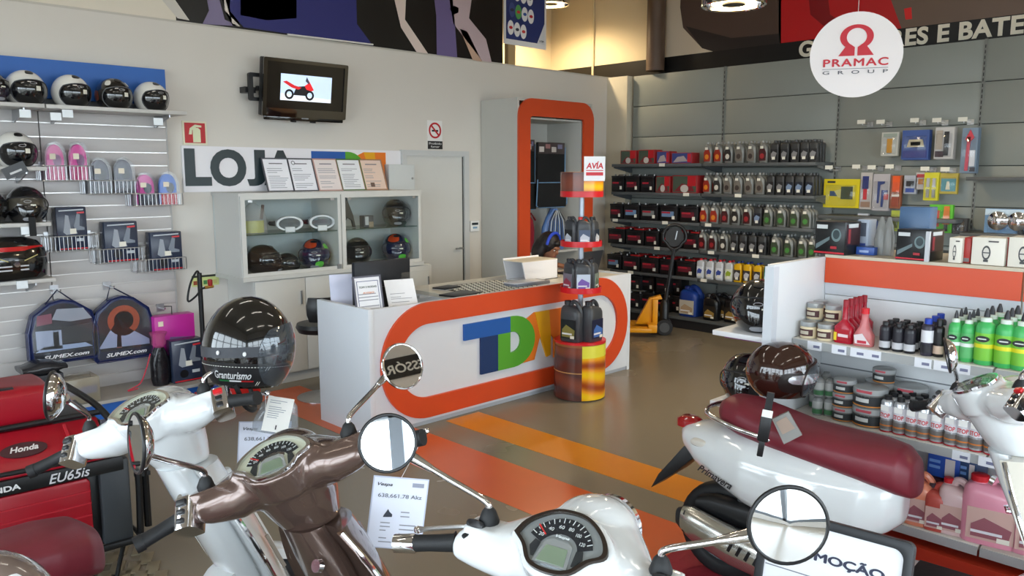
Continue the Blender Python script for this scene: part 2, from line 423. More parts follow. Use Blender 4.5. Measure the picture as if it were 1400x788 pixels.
for r in range(4):
    for k in range(4):
        if r == 0 and k == 3: continue
        cx = x0+.105+k*.105+(.02 if r % 2 else 0); cz = zlo+.19+r*.2-k*.012
        if cx > x1-.06: continue
        col = (96, 170, 96) if (r, k) == (1, 1) else (70, 84, 140) if (r, k) == (1, 0) else (238, 238, 240)
        part('oval_logo', prism(disc(cx, cz, .05, .082, 20), WY+.042, WY+.046), C(col, .3), po, world=True)
        part('logo_mark', prism(disc(cx, cz, .028, .018, 12), WY+.039, WY+.042), C([(190, 40, 50), (60, 60, 80), (200, 60, 60), (60, 90, 160)][(r+k) % 4], .3), po, world=True)
part('lettering', fit(text('LOJA', .05, .001, .001), x1-.125, x1-.045, zlo+.075, zlo+.1, WY+.042), C((60, 60, 64), .4), po, world=True, smooth=0)
part('bracket', bx(x0-.05, x1+.05, WY+.06, WY+.075, zhi-.2, zhi-.16)+bx(x0+.08, x0+.20, WY+.062, WY+.12, 3.102, zhi), C((176, 150, 108), .6), po, world=True)

# ================================================================== signs on the white wall
YW = WY
def board(name, label, cat, px0, py0, px1, py1, Y, m, d=.012):
    x0, x1, z0, z1 = ybox(px0, py0, px1, py1, Y)
    t = thing(name, label, cat, ((x0+x1)/2, Y, z0))
    part('board', bx(x0, x1, Y-d, Y, z0, z1), m, t, world=True)
    return t, x0, x1, z0, z1
INKG = mat('letter_dark_green', (38, 52, 56), .35)
lo = thing('shop_sign', 'long white wall sign with dark letters LOJA and coloured logo', 'sign', (4, YW, 1.66))
part('board', bx(2.80, 5.10, YW-.02, YW, 1.69, 2.08), C((232, 230, 234), .35), lo, world=True)
for ch, a, b in (('L', 253, 289), ('O', 288, 337), ('J', 338, 363), ('A', 361, 408)):
    x0 = ony(a, 228, YW-.03).x; x1 = ony(b, 228, YW-.03).x
    zA, zB = 1.742, 2.058
    if ch in 'OJ': zA -= .006
    part('letter', fit(text(ch, 1, .004, .05 if ch != 'O' else .045), x0, x1, zA, zB, YW-.024), INKG, lo, world=True, smooth=0)
def tdm(parent, x0, z0, s, Y, d=.006, sx=None):
    """three-letter colour logo: height s, bar width .86 * sx"""
    sx = sx or s
    def P(pts): return prism([(x0+a*sx, z0+b*s) for a, b in pts], Y-d, Y)
    part('logo_bar', P([(0, .70), (0, 1), (.86, 1), (.86, .70)]), mat('logo_blue', (28, 88, 168), .35), parent, world=True, smooth=0)
    part('logo_stem', P([(.30, 0), (.30, .70), (.62, .70), (.62, 0)]), mat('logo_navy', (22, 52, 100), .35), parent, world=True, smooth=0)
    GR = mat('logo_green', (84, 160, 46), .35)
    part('logo_round', P([(.62, 0), (.62, .70), (.86, .70), (.86, 0)])+P([(.86, 1)]+[(.93+.43*math.cos(rad(a)), .5+.5*math.sin(rad(a))) for a in range(90, -91, -12)]+[(.86, 0), (.86, .30)]+[(.90+.17*math.cos(rad(a)), .5+.2*math.sin(rad(a))) for a in range(-90, 91, 15)]+[(.86, .70)]), GR, parent, world=True, smooth=0)
    part('logo_edge', prism([(x0+u*sx, z0+v*s) for u, v in [(1.05, .03), (1.36, .05), (1.48, .5), (1.36, 1.0), (1.2, .9)]], Y-d*.7, Y), mat('logo_orange', (228, 120, 36), .35), parent, world=True, smooth=0)
    part('logo_wedge', P([(1.36, 1.0), (1.66, 1.0), (1.70, .5), (1.70, .08), (1.62, .05), (1.48, .5)]), mat('logo_yellow', (226, 164, 24), .35), parent, world=True, smooth=0)
    part('logo_leg', P([(1.66, 1.0), (1.97, 1.0), (1.97, 0), (1.78, 0), (1.78, .4), (1.70, .5)]), mat('logo_orange', (228, 120, 36), .35), parent, world=True, smooth=0)
xt = ony(426, 228, YW-.02).x
tdm(lo, xt, 1.742, .316, YW-.02, sx=(ony(472, 228, YW-.02).x-xt)/.86)

t, x0, x1, z0, z1 = board('fire_sign', 'square red and cream fire extinguisher sign on the white wall', 'sign', 249, 166, 282, 198, YW, C((226, 222, 196), .5))
part('red_field', bx(x0+.016, x1-.016, YW-.016, YW-.012, z0+.014, z1-.014), C((186, 28, 36), .4), t, world=True)
cx = (x0+x1)/2; h = z1-z0; CRM = C((222, 226, 190), .5)
part('extinguisher_symbol', prism([(cx-.02+.0, z0+.02), (cx+.045, z0+.02), (cx+.045, z1-.07), (cx+.025, z1-.055), (cx-.005, z1-.055), (cx-.02, z1-.07)], YW-.019, YW-.016), CRM, t, world=True, smooth=0)
part('hose_symbol', prism([(cx-.055, z0+.085), (cx-.03, z0+.085), (cx-.026, z1-.075), (cx+.01, z1-.05), (cx+.055, z1-.05), (cx+.055, z1-.035), (cx, z1-.028), (cx-.045, z1-.06)], YW-.020, YW-.016), CRM, t, world=True, smooth=0)
t, x0, x1, z0, z1 = board('no_smoking_sign', 'white no smoking sign with red ring and black caption', 'sign', 584, 165, 604, 204, YW, C((230, 228, 226), .5), .008)
cx = (x0+x1)/2; r = (x1-x0)*.42; cz = z1-r-.02
part('red_ring', ringprism(disc(cx, cz, r), disc(cx, cz, r*.78), YW-.011, YW-.008), C((190, 30, 40), .4), t, world=True)
part('red_bar', prism([(cx-r*.7, cz+r*.55), (cx-r*.55, cz+r*.7), (cx+r*.7, cz-r*.55), (cx+r*.55, cz-r*.7)], YW-.012, YW-.008), C((190, 30, 40), .4), t, world=True, smooth=0)
part('cigarette', prism([(cx-r*.5, cz-.012), (cx+r*.5, cz-.012), (cx+r*.5, cz+.006), (cx-r*.5, cz+.006)], YW-.0105, YW-.008), C((30, 30, 32), .5), t, world=True, smooth=0)
part('caption', bx(x0, x1, YW-.011, YW-.008, z0, z0+.085), C((28, 28, 30), .5), t, world=True)
part('caption_text', fit(text('Proibido\nfumar', .05, .0005), x0+.015, x1-.015, z0+.015, z0+.07, YW-.012), C((220, 220, 220), .5), t, world=True, smooth=0)
t, x0, x1, z0, z1 = board('evacuation_sign', 'small yellow-green notice with pictograms low on the white wall', 'sign', 262, 376, 299, 391, YW, C((206, 214, 140), .5), .006)
for k, c in enumerate(((150, 70, 40), (60, 120, 60), (70, 130, 70), (60, 120, 60), (196, 190, 120))):
    xx = x0+.012+k*(x1-x0-.02)/5
    part('pictogram', bx(xx, xx+(x1-x0)/5*.66, YW-.008, YW-.006, z0+.015, z0+.05), C(c, .5), t, world=True)
part('header', bx(x0, x1, YW-.008, YW-.006, z1-.018, z1), C((40, 40, 36), .5), t, world=True)
t, x0, x1, z0, z1 = board('thermostat', 'white wall controller with small dark display beside the door', 'controller', 641, 302, 653, 316, YW, C((232, 232, 230), .4), .03)
part('display', bx(x0+.02, x1-.02, YW-.033, YW-.03, z0+.07, z1-.02), C((40, 50, 56), .2), t, world=True)
part('button', bx(x0+.035, x1-.035, YW-.034, YW-.03, z0+.03, z0+.05), C((120, 160, 190), .4), t, world=True)
t, x0, x1, z0, z1 = board('fuse_box', 'pale grey wall box with latch beside the certificates', 'box', 524, 225, 559, 263, YW, C((196, 200, 200), .45), .1)
part('latch', lathe([(.012, 0), (.012, .008)], 12).rot(PI/2, 'X').mv(x1-.03, YW-.1, (z0+z1)/2), STEEL, t, world=True)
part('lid_seam', bx(x0+.008, x1-.008, YW-.102, YW-.1, z0+.008, z1-.008), C((204, 208, 208), .45), t, world=True)

# ------------------------------------------------------------------ television
tv = thing('television', 'black wall television showing a red motorcycle on a white screen', 'television', (3.9, WY-.25, 2.35))
Tm = Matrix.Translation((3.88, WY-.22, 2.60)) @ Matrix.Rotation(rad(9), 4, 'X')
W2, H2 = .425, .252
part('casing', bx(-W2, W2, 0, .075, -H2, H2).tf(Tm), BLACKP, tv, bevel=.012, world=True)
part('bezel', ringprism(rrect(-W2, W2, -H2, H2, .015), rrect(-W2+.035, W2-.035, -H2+.075, H2-.03, .005), -.012, .004).tf(Tm), BLACKG, tv, world=True)
part('speaker_bar', bx(-W2+.02, W2-.02, -.002, .01, -H2-.03, -H2+.01).tf(Tm), BLACKG, tv, bevel=.008, world=True)
part('screen', bx(-W2+.035, W2-.035, -.001, .003, -H2+.075, H2-.03).tf(Tm), mat('screen_off', (6, 7, 12), .12), tv, world=True)
def scr(name, pts, col, e=1.2, d=.004, par=tv): part(name, prism(pts, -d, 0).tf(Tm), mat('screen_%d_%d_%d' % col, col, .3, emit=e), par, world=True, smooth=0)
X0, X1, Z0, Z1 = -.255, .26, -.105, .125
scr('picture', [(X0, Z0), (X1, Z0), (X1, Z1), (X0, Z1)], (196, 216, 240), .5, .003)
scr('picture_ground', [(X0, Z0), (X1, Z0), (X1, Z0+.03), (X0, Z0+.06)], (226, 230, 236), .5, .0036)
for c in (-.17, .035):
    part('bike_wheel', ringprism(disc(c, -.05, .044, None, 20), disc(c, -.05, .026, None, 20), -.006, -.004).tf(Tm), C((20, 22, 30), .4), tv, world=True, smooth=0)
scr('bike_engine', [(-.13, -.055), (.0, -.055), (.03, .0), (-.02, .03), (-.1, .02)], (24, 26, 34), .2, .006)
scr('bike_tail', [(-.235, .055), (-.2, .065), (-.12, .03), (-.05, .015), (-.08, -.005), (-.15, .01)], (190, 30, 38), .6, .0065)
scr('bike_fairing', [(-.02, .03), (.02, .06), (.0, .105), (.035, .06), (.075, .0), (.05, -.01), (.0, .0)], (206, 36, 40), .6, .0068)
scr('bike_screen', [(0, .11), (-.012, .075), (.02, .05), (.028, .06)], (60, 66, 80), .4, .0072)
for s in (-.1, .1): part('foot_tab', bx(s-.02, s+.02, .01, .05, -H2-.045, -H2-.02).tf(Tm), BLACKP, tv, world=True)
part('badge', bx(-.035, .035, -.004, 0, -H2-.012, -H2-.002).tf(Tm), C((150, 152, 156), .3), tv, world=True)
Tb = Matrix.Translation((3.47, WY-.11, 2.60))
part('wall_bracket', ringprism(rrect(-.10, .06, -.12, .12, .02), rrect(-.06, .06, -.09, .09, .01), -.03, .0).tf(Tb)+bx(3.35, 3.45, WY-.1, WY, 2.55, 2.6)+bx(3.45, 3.9, WY-.14, WY-.1, 2.57, 2.61)+bx(3.8, 3.95, WY-.18, WY-.1, 2.5, 2.7), BLACKP, tv, world=True)

# ------------------------------------------------------------------ door
dr = struct('door_1', bx(5.13, 5.92, WY-.025, WY-.001, .01, 2.04), mat('door_paint', (206, 206, 202), .5, noise=.02))
part('door_frame', bx(5.92, 5.99, WY-.05, WY-.001, 0, 2.035)+bx(5.07, 5.13, WY-.05, WY-.001, 0, 2.035)+bx(5.07, 5.99, WY-.05, WY-.001, 2.035, 2.09), C((196, 198, 198), .5), dr, smooth=0)
part('door_handle', tube([(5.86, WY-.03, 1.02), (5.86, WY-.08, 1.02), (5.76, WY-.08, 1.02)], .01), STEEL, dr)
part('door_closer_seam', bx(5.905, 5.918, WY-.028, WY-.024, .05, 2.03), C((60, 60, 60), .5), dr)

# ================================================================== glazed display cabinet
CF = 6.35
CABW = mat('cabinet_white', (206, 206, 202), .4, noise=.02, scale=4)
cb = thing('display_cabinet', 'white wall cabinet with two glass display bays full of helmets', 'cabinet', (4.0, CF, 0))
X0, XM, X1, Z0, Z1 = 3.05, 4.02, 4.94, .98, 1.66
part('back', bx(X0, X1, WY-.03, WY-.005, Z0, Z1), C((198, 206, 206), .5), cb, world=True)
part('side', bx(X0, X0+.03, CF, WY-.03, Z0, Z1), CABW, cb, world=True); part('side', bx(X1-.03, X1, CF, WY-.03, Z0, Z1), CABW, cb, world=True)
part('divider', bx(XM-.02, XM+.02, CF, WY-.03, Z0, Z1), CABW, cb, world=True)
part('top', bx(X0-.01, X1+.01, CF-.02, WY-.005, Z1, Z1+.025), CABW, cb, world=True); part('bottom', bx(X0-.01, X1+.01, CF-.04, WY-.005, Z0-.035, Z0), CABW, cb, world=True)
fm = MB()
for a, b in ((X0, XM), (XM, X1)):
    f = part('door_frame', ringprism([(a+.005, Z0), (b-.005, Z0), (b-.005, Z1), (a+.005, Z1)], [(a+.045, Z0+.03), (b-.035, Z0+.03), (b-.035, Z1-.03), (a+.045, Z1-.03)], CF-.018, CF-.002), CABW, cb, world=True, smooth=0)
    part('pane', bx(a+.04, b-.03, CF-.013, CF-.008, Z0+.025, Z1-.025), GLASS, f, world=True, smooth=0)
    for xx in (a+.09, b-.09): part('hinge', bx(xx-.02, xx+.02, CF-.022, CF-.018, Z1-.052, Z1-.032), STEEL, f, world=True)
GL2 = glassy('shelf_glass', (196, 222, 216), .12, (90, 130, 124))
SHZ = 1.335
part('glass_shelf', bx(X0+.03, XM-.02, CF+.01, WY-.03, SHZ-.008, SHZ), GL2, cb, world=True, smooth=0)
part('glass_shelf', bx(XM+.02, X1-.03, CF+.01, WY-.03, SHZ-.008, SHZ), GL2, cb, world=True, smooth=0)
part('lock', bx(XM-.06, XM-.02, CF-.03, CF-.018, Z0+.005, Z0+.045), STEEL, cb, world=True)
bc_ = thing('base_cabinet', 'white low cupboard with plain doors under the glass display bays', 'cabinet', (4.2, CF, 0))
part('carcass', bx(X0+.1, X1+.12, CF, WY-.005, .09, .944), CABW, bc_, world=True)
part('plinth', bx(X0+.1, X1+.12, CF+.03, WY-.02, 0, .09), C((186, 188, 188), .5), bc_, world=True)
n = 4
for i in range(n):
    a = X0+.1+(X1-X0+.02)*i/n; b = X0+.1+(X1-X0+.02)*(i+1)/n
    d = part('door', bx(a+.003, b-.003, CF-.02, CF-.001, .1, .935), CABW, bc_, bevel=.002, world=True)
    part('handle', bx(b-.05, b-.04, CF-.035, CF-.02, .7, .82), STEEL, d, world=True)

# certificates leaning on the wall above the cabinet
def text_lines(par, x0, x1, z0, z1, n, M, col=(146, 148, 158), seed=1, sub='text_lines'):
    rr = random.Random(seed); b = MB()
    for i in range(n):
        if rr.random() < .15: continue
        zz_ = z1-(z1-z0)*(i+.5)/n; h = (z1-z0)/n*.13
        b.merge(bx(x0, x0+(x1-x0)*rr.uniform(.45, 1), -.0016, -.0004, zz_-h, zz_+h))
    o = part(sub, b.tf(M), C(col, .6), par, smooth=0, world=True); o['kind'] = 'stuff'
    return o
def sheet(name, label, cat, M, w, h, paper=None, frame=None, lines=9, seed=1, title=None, group=None, thick=.006):
    t = thing(name, label, cat, M.translation, 0, group)
    part('sheet', bx(-w/2, w/2, 0, thick, 0, h).tf(M), paper or PAPER, t, world=True)
    if frame: part('frame', ringprism([(-w/2-.006, -.006), (w/2+.006, -.006), (w/2+.006, h+.006), (-w/2-.006, h+.006)], [(-w/2+.006, .006), (w/2-.006, .006), (w/2-.006, h-.006), (-w/2+.006, h-.006)], -.004, thick+.002).tf(M), frame, t, world=True, smooth=0)
    if lines: text_lines(t, -w*.38, w*.38, h*.08, h*.72, lines, M, seed=seed)
    if title:
        b = fit(text(title[0], .05, .0006, .0004), -w*title[2], w*title[2], h*.80, h*.80+title[3], -.0012).tf(M)
        part('heading', b, C(title[1], .6), t, smooth=0, world=True)
    return t
for k, (a, b, lab, fr, pp) in enumerate((
    (366, 404, 'white certificate sheet with short paragraphs, first of the row over LOJA sign', C((80, 82, 90), .4), (240, 240, 246)),
    (401, 437, 'white certificate sheet with round seal and heading on the cabinet', C((80, 82, 90), .4), (238, 239, 246)),
    (436, 470, 'pinkish framed certificate with dense rows of text on the cabinet', C((190, 150, 140), .4), (234, 224, 222)),
    (468, 502, 'white certificate in green-edged holder on the cabinet', C((90, 120, 70), .4), (236, 238, 242)),
    (499, 531, 'peach framed certificate with dark square stamp on the cabinet', C((170, 130, 100), .4), (232, 206, 190)))):
    Yc = WY-.16
    x0 = ony(a, 264, Yc).x; x1 = ony(b, 264, Yc).x
    M = Matrix.Translation(((x0+x1)/2, Yc, Z1+.028)) @ Matrix.Rotation(rad(-21), 4, 'X')
    t = sheet('certificate', lab, 'certificate', M, x1-x0-.02, .315, C(pp, .6), fr, 11, k+3, group='certificates on the display cabinet')
    part('heading', bx(-(x1-x0)*.24, (x1-x0)*.24, -.0016, -.0004, .262, .272).tf(M), C((130, 124, 132), .6), t, world=True)
    w_ = x1-x0
    if k == 1: part('seal', ringprism(disc(-w_*.27, .275, .02), disc(-w_*.27, .275, .014), -.002, -.0005).tf(M), C((110, 110, 120), .5), t, world=True)
    if k == 4: part('stamp', bx(-w_*.2, -w_*.03, -.002, -.0005, .03, .075).tf(M), C((110, 90, 80), .6), t, world=True)
    part('back_stay', bx(-.02, .02, .008, .012, .0, .2).tf(M), fr, t, world=True)

# ================================================================== tall clothes unit with orange frame
UF, UX0, UX1, UZ = 6.26, 6.21, 7.46, 2.66
UG = mat('unit_grey', (192, 192, 186), .45, noise=.02)
un = thing('wardrobe_unit', 'tall grey-white open wardrobe with rounded orange front frame', 'wardrobe', ((UX0+UX1)/2, UF, 0))
part('side', bx(UX0, UX0+.03, UF, WY-.01, 0, UZ-.03), UG, un, world=True); part('side', bx(UX1-.03, UX1, UF, WY-.01, 0, UZ-.03), UG, un, world=True)
part('top', bx(UX0, UX1, UF, WY-.01, UZ-.03, UZ), UG, un, world=True); part('back', bx(UX0+.03, UX1-.03, WY-.03, WY-.01, 0, UZ-.03), UG, un, world=True)
part('inner_side', bx(6.36, 6.39, UF+.02, WY-.03, .1, UZ-.2), UG, un, world=True); part('inner_side', bx(7.28, 7.31, UF+.02, WY-.03, .1, UZ-.2), UG, un, world=True)
part('inner_top', bx(6.39, 7.28, UF+.02, WY-.03, UZ-.22, UZ-.2), UG, un, world=True)
part('base', bx(UX0+.03, UX1-.03, UF+.02, WY-.03, 0, .1), UG, un, world=True)
part('front_frame', ringprism(rrect(UX0, UX1, 0, UZ, .2), rrect(6.385, 7.285, .12, 2.47, .04), UF-.03, UF), mat('orange_frame', (204, 74, 34), .4, noise=.05), un, world=True, smooth=30)
rl = part('rail', tube([(6.39, 6.6, 2.02), (7.28, 6.6, 2.02)], .014), STEEL, un, world=True)
part('shelf', bx(6.39, 7.28, UF+.05, WY-.03, .93, .955), UG, un, world=True)

# ================================================================== counter
CY, CX0, CX1, CTZ = 4.55, 3.12, 5.98, .92
ct = thing('shop_counter', 'white shop counter with wide orange loop and coloured logo', 'counter', ((CX0+CX1)/2, CY, 0))
part('front', bx(CX0, CX1, CY, CY+.035, .035, CTZ), WHITELAM, ct, world=True)
part('end_panel', bx(CX0-.045, CX0, CY-.004, 5.21, .0, CTZ+.004), WHITELAM, ct, bevel=.003, world=True)
part('end_panel', bx(CX1, CX1+.035, CY-.002, 5.36, 0, CTZ), WHITELAM, ct, world=True)
part('toe_kick', bx(CX0, CX1, CY+.015, CY+.05, 0, .035), C((178, 182, 188), .5), ct, world=True)
part('desk_top', bx(CX0, 3.98, CY+.035, 5.20, .70, .73), C((196, 188, 172), .4), ct, world=True)
part('counter_top', bx(3.98, CX1, CY+.035, 5.36, .875, .905), mat('top_laminate', (206, 202, 190), .35, noise=.03), ct, world=True)
part('top_riser', bx(3.98, 4.0, CY+.035, 5.30, .1, .875), WHITELAM, ct, world=True)
part('orange_loop', ringprism(rrect(3.165, 5.95, .06, CTZ+.002, .42, 14), rrect(3.315, 5.80, .215, .765, .27, 14), CY-.022, CY), ORANGE, ct, world=True, smooth=30)
a = ony(634, 456, CY-.01); b = ony(654, 514, CY-.01)
lz0 = ony(655, 513, CY-.01).z; lz1 = ony(634, 444, CY-.01).z
tdm(ct, a.x, lz0, lz1-lz0, CY, .018, (ony(697, 447, CY-.01).x-a.x)/.86)
cp = part('checker_plate', bx(4.15, 4.86, 4.62, 5.16, .905, .909), mat('aluminium_plate', (86, 74, 54), .5), ct, world=True)
tr = MB()
for i in range(13):
    for j in range(9):
        s = 1
        tr.merge(bc(0, 0, 0, .038, .03, .004).rot(s*PI/4, 'Z').mv(4.18+i*.054+(j % 2)*.027-.01, 4.65+j*.058, .9105))
tp = part('tread', tr, mat('aluminium_tread', (232, 224, 204), .35, .3), cp, world=True, smooth=0); tp['kind'] = 'stuff'

# things on the counter
mo = thing('computer_monitor', 'black flat computer monitor seen from behind on the counter desk', 'monitor', (3.85, 4.98, .73))
x0, x1, z0, z1 = ybox(484, 356, 560, 412, 5.0)
part('panel', bx(x0, x1, 4.99, 5.03, z0-.04, z1), mat('monitor_back', (24, 28, 36), .45, noise=.1), mo, bevel=.006, world=True)
part('screen', bx(x0+.02, x1-.02, 5.03, 5.033, z0-.02, z1-.02), C((8, 10, 14), .1), mo, world=True)
part('neck', bx((x0+x1)/2-.04, (x0+x1)/2+.04, 4.96, 4.99, .74, 1.0), BLACKP, mo, world=True)
part('foot', bx((x0+x1)/2-.12, (x0+x1)/2+.12, 4.88, 5.08, .73, .745), BLACKP, mo, bevel=.003, world=True)
def leaning(px0, px1, pyt, pyb, Y, lean, yaw=0, zb=.73):
    x0, x1, z0, z1 = ybox(px0, pyt, px1, pyb, Y)
    return Matrix.Translation(((x0+x1)/2, Y, zb)) @ Matrix.Rotation(rad(yaw), 4, 'Z') @ Matrix.Rotation(rad(-lean), 4, 'X'), x1-x0, (z1-zb)/math.cos(rad(lean))
M, w_, h_ = leaning(459, 486, 377, 420, 5.06, 14, -20)
t = sheet('paper_holder', 'blank pale blue paper holder at the end of the counter', 'paper holder', M, .2, h_, C((214, 218, 240), .6), None, 0)
part('back_sheet', bx(-.1, .1, .012, .016, 0, h_-.02).tf(M), C((190, 196, 214), .5), t, world=True)
M, w_, h_ = leaning(490, 528, 380, 420, 4.66, 12, -6)
t = sheet('notice_holder', 'framed white notice with coloured heading standing on the counter', 'notice', M, .21, h_, None, C((90, 90, 104), .4), 12, 5, title=('TDM 2 RODAS', (46, 70, 60), .33, .014))
part('subheading', fit(text('AVISO', .05, .0006, .0005), -.045, .045, h_*.70, h_*.70+.012, -.0014).tf(M), C((214, 120, 40), .6), t, world=True, smooth=0)
part('printed_border', ringprism([(-.085, .03), (.085, .03), (.085, h_-.03), (-.085, h_-.03)], [(-.081, .034), (.081, .034), (.081, h_-.034), (-.081, h_-.034)], -.0012, -.0004).tf(M), C((70, 80, 130), .5), t, world=True, smooth=0)
M, w_, h_ = leaning(538, 575, 386, 415, 4.68, 28, -16)
sheet('paper_sheet', 'tilted white printed sheet propped beside the acrylic stand on the counter', 'paper', M, .23, h_, None, None, 18, 9)
ac = thing('acrylic_stand', 'small clear acrylic sign stand on the counter', 'stand', (4.02, 4.8, .905))
x0, x1, z0, z1 = ybox(549, 371, 586, 402, 4.84)
part('plate', bx(x0, x1, 4.838, 4.842, .905, z1), CLEAR, ac, world=True); part('base', bx(x0, x1, 4.8, 4.9, .905, .909), CLEAR, ac, world=True)
kb = solo('clipboard', 'black clipboard lying flat near the checker plate', 'clipboard', bc(0, 0, 0, .30, .20, .014), BLACKP, bevel=.004, loc=(4.06, 4.72, .913), rot=(0, 0, rad(12)))
hp = thing('tablet', 'thin black tablet with white edge behind the clipboard', 'tablet', (4.2, 5.06, .909), rad(10))
part('body', bc(0, 0, .008, .2, .14, .012), BLACKP, hp, bevel=.004); part('edge', bc(0, 0, .001, .205, .145, .003), C((220, 222, 226), .4), hp)
tb_ = thing('document_tray', 'white angled document box on the counter by the woman', 'box', (5.35, 5.0, .905))
x0, x1, z0, z1 = ybox(712, 357, 756, 387, 4.9)
part('box_front', prism([(x0+.05, .906), (x1+.04, .906), (x1+.04, z1), (x0, z1)], 4.88, 4.89), C((236, 236, 240), .5), tb_, world=True, smooth=0)
part('box_back', prism([(x0+.05, .906), (x1+.04, .906), (x1+.04, z1+.02), (x0, z1+.02)], 5.12, 5.13), C((236, 236, 240), .5), tb_, world=True, smooth=0)
part('box_bottom', bx(x0+.05, x1+.04, 4.88, 5.13, .906, .912), C((236, 236, 240), .5), tb_, world=True)
part('box_side', bx(x1+.034, x1+.04, 4.88, 5.13, .906, z1), C((236, 236, 240), .5), tb_, world=True)
part('box_lid', bx(x0, x1+.04, 4.88, 5.13, z1, z1+.006), C((222, 214, 196), .5), tb_, world=True)
ps = thing('paper_stack', 'stack of grey leaflets on the counter before the document box', 'papers', (5.1, 4.75, .905))
x0, x1, z0, z1 = ybox(699, 378, 744, 388, 4.75)
part('stack', bx(x0, x1, 4.68, 4.84, .906, .935), C((120, 122, 130), .6), ps, bevel=.003, world=True)
part('top_sheet', bx(x0-.02, x1-.06, 4.69, 4.83, .935, .94), C((214, 216, 222), .6), ps, world=True); part('bottom_sheet', bx(x0-.04, x1+.08, 4.66, 4.86, .9052, .907), C((190, 194, 200), .6), ps, world=True)
lp = thing('laptop', 'laptop with raised grey lid on the counter beside the woman', 'laptop', (5.75, 5.0, .905))
part('base', bx(5.58, 5.9, 4.86, 5.1, .906, .922), BLACKP, lp, bevel=.004, world=True)
part('lid', bx(5.58, 5.9, -.006, .006, 0, .22).tf(Matrix.Translation((0, 4.86, .922)) @ Matrix.Rotation(rad(18), 4, 'X')), C((46, 48, 54), .35), lp, bevel=.004, world=True)

# stool behind the counter
st = thing('office_stool', 'black round stool on a flat steel disc behind the counter', 'stool', (3.42, 5.75, 0))
part('foot_disc', lathe([(.21, 0), (.21, .008), (.05, .025), (.03, .03)], 28), STEEL, st); part('post', tube([(0, 0, .02), (0, 0, .55)], .025), CHROME, st)
part('seat', lathe([(.05, .55), (.18, .56), (.2, .6), (.19, .63), (.02, .64)], 24), mat('black_leather', (24, 24, 26), .4, noise=.2, scale=30), st)
part('backrest', loft([[(.18*math.cos(a)*k, .18*math.sin(a)*k-.02, z) for a in [rad(200+i*14) for i in range(11)]]+[(.155*math.cos(a)*k, .155*math.sin(a)*k-.02, z) for a in [rad(200+i*14) for i in range(10, -1, -1)]] for z, k in ((.66, .85), (.72, 1), (.8, 1.02), (.86, .9))]), mat('black_leather', (24, 24, 26), .4), st)

# ================================================================== helmets (model faces -y, stands on z = 0)
def sph(az, el, R, k=1.): # az 0 = front
    rx, ry, rz = R
    return Vector((rx*k*math.cos(el)*math.sin(az), -ry*k*math.cos(el)*math.cos(az), rz*k*math.sin(el)))
HR = (.122, .148, .13); HB = rad(-50)
HZ = HR[2]*math.sin(-HB)
def helm_shell(R=HR, seg=36, n=14, chin=0.):
    rings = []
    for i in range(n):
        el = HB+(PI/2*.985-HB)*i/(n-1)
        ring = []
        for j in range(seg):
            az = 2*PI*j/seg; p = sph(az, el, R)
            if chin and el < rad(12):
                f = max(0, math.cos(az))**2*min(1, (rad(12)-el)/rad(45)); p.y -= chin*f
            p.z += .0; ring.append(p+Vector((0, 0, HZ)))
        rings.append(ring)
    inner = [[Vector((p.x*.86, p.y*.86, p.z+.012)) for p in rings[0]], [Vector((p.x*.7, p.y*.7, .05)) for p in rings[0]]]
    return loft(inner[::-1]+rings)
def patch(azm, e0, e1, k=1.02, R=HR, nu=16, nv=10, az0=0., sq=.75, chin=0., th=.004, drop=0.):
    ec, eh = (e0+e1)/2, (e1-e0)/2
    def pt(u, v, kk):
        uu = u*math.sqrt(max(0, 1-sq*v*v/2)); vv = v*math.sqrt(max(0, 1-sq*u*u/2))
        az = az0+azm*uu; el = ec+eh*vv-drop*abs(uu)**2
        p = sph(az, el, R, kk)
        if chin and el < rad(12): p.y -= chin*max(0, math.cos(az))**2*min(1, (rad(12)-el)/rad(45))
        return p+Vector((0, 0, HZ))
    b = MB()
    G = [[pt(-1+2*i/nu, -1+2*j/nv, kk) for i in range(nu+1)] for kk in (k,) for j in range(nv+1)]
    vs_ = [p for r in G for p in r]; W = nu+1
    b.add(vs_, [(j*W+i, j*W+i+1, (j+1)*W+i+1, (j+1)*W+i) for j in range(nv) for i in range(nu)])
    edge = [pt(-1+2*i/nu, -1, k) for i in range(nu)]+[pt(1, -1+2*j/nv, k) for j in range(nv)]+[pt(1-2*i/nu, 1, k) for i in range(nu)]+[pt(-1, 1-2*j/nv, k) for j in range(nv)]
    e2 = [Vector((p.x*.96, p.y*.96, HZ+(p.z-HZ)*.97)) for p in edge]
    b.merge(loft([edge+[edge[0]], e2+[e2[0]]], closed=False))
    return b, edge
VISOR = mat('dark_visor', (14, 16, 20), .06, coat=1.)
TINT = glassy('clear_visor', (206, 212, 218), .08, (170, 180, 190), .03, 2.)
INNER = mat('helmet_lining', (30, 30, 33), .9)
def gloss(c): return mat('gloss_%d_%d_%d' % c, c, .12, coat=1.)
SH_JET = helm_shell(); V_JET, E_JET = patch(rad(64), rad(-49), rad(25))
V_FULL, E_FULL = patch(rad(72), rad(-18), rad(28), R=HR)
STK = {}
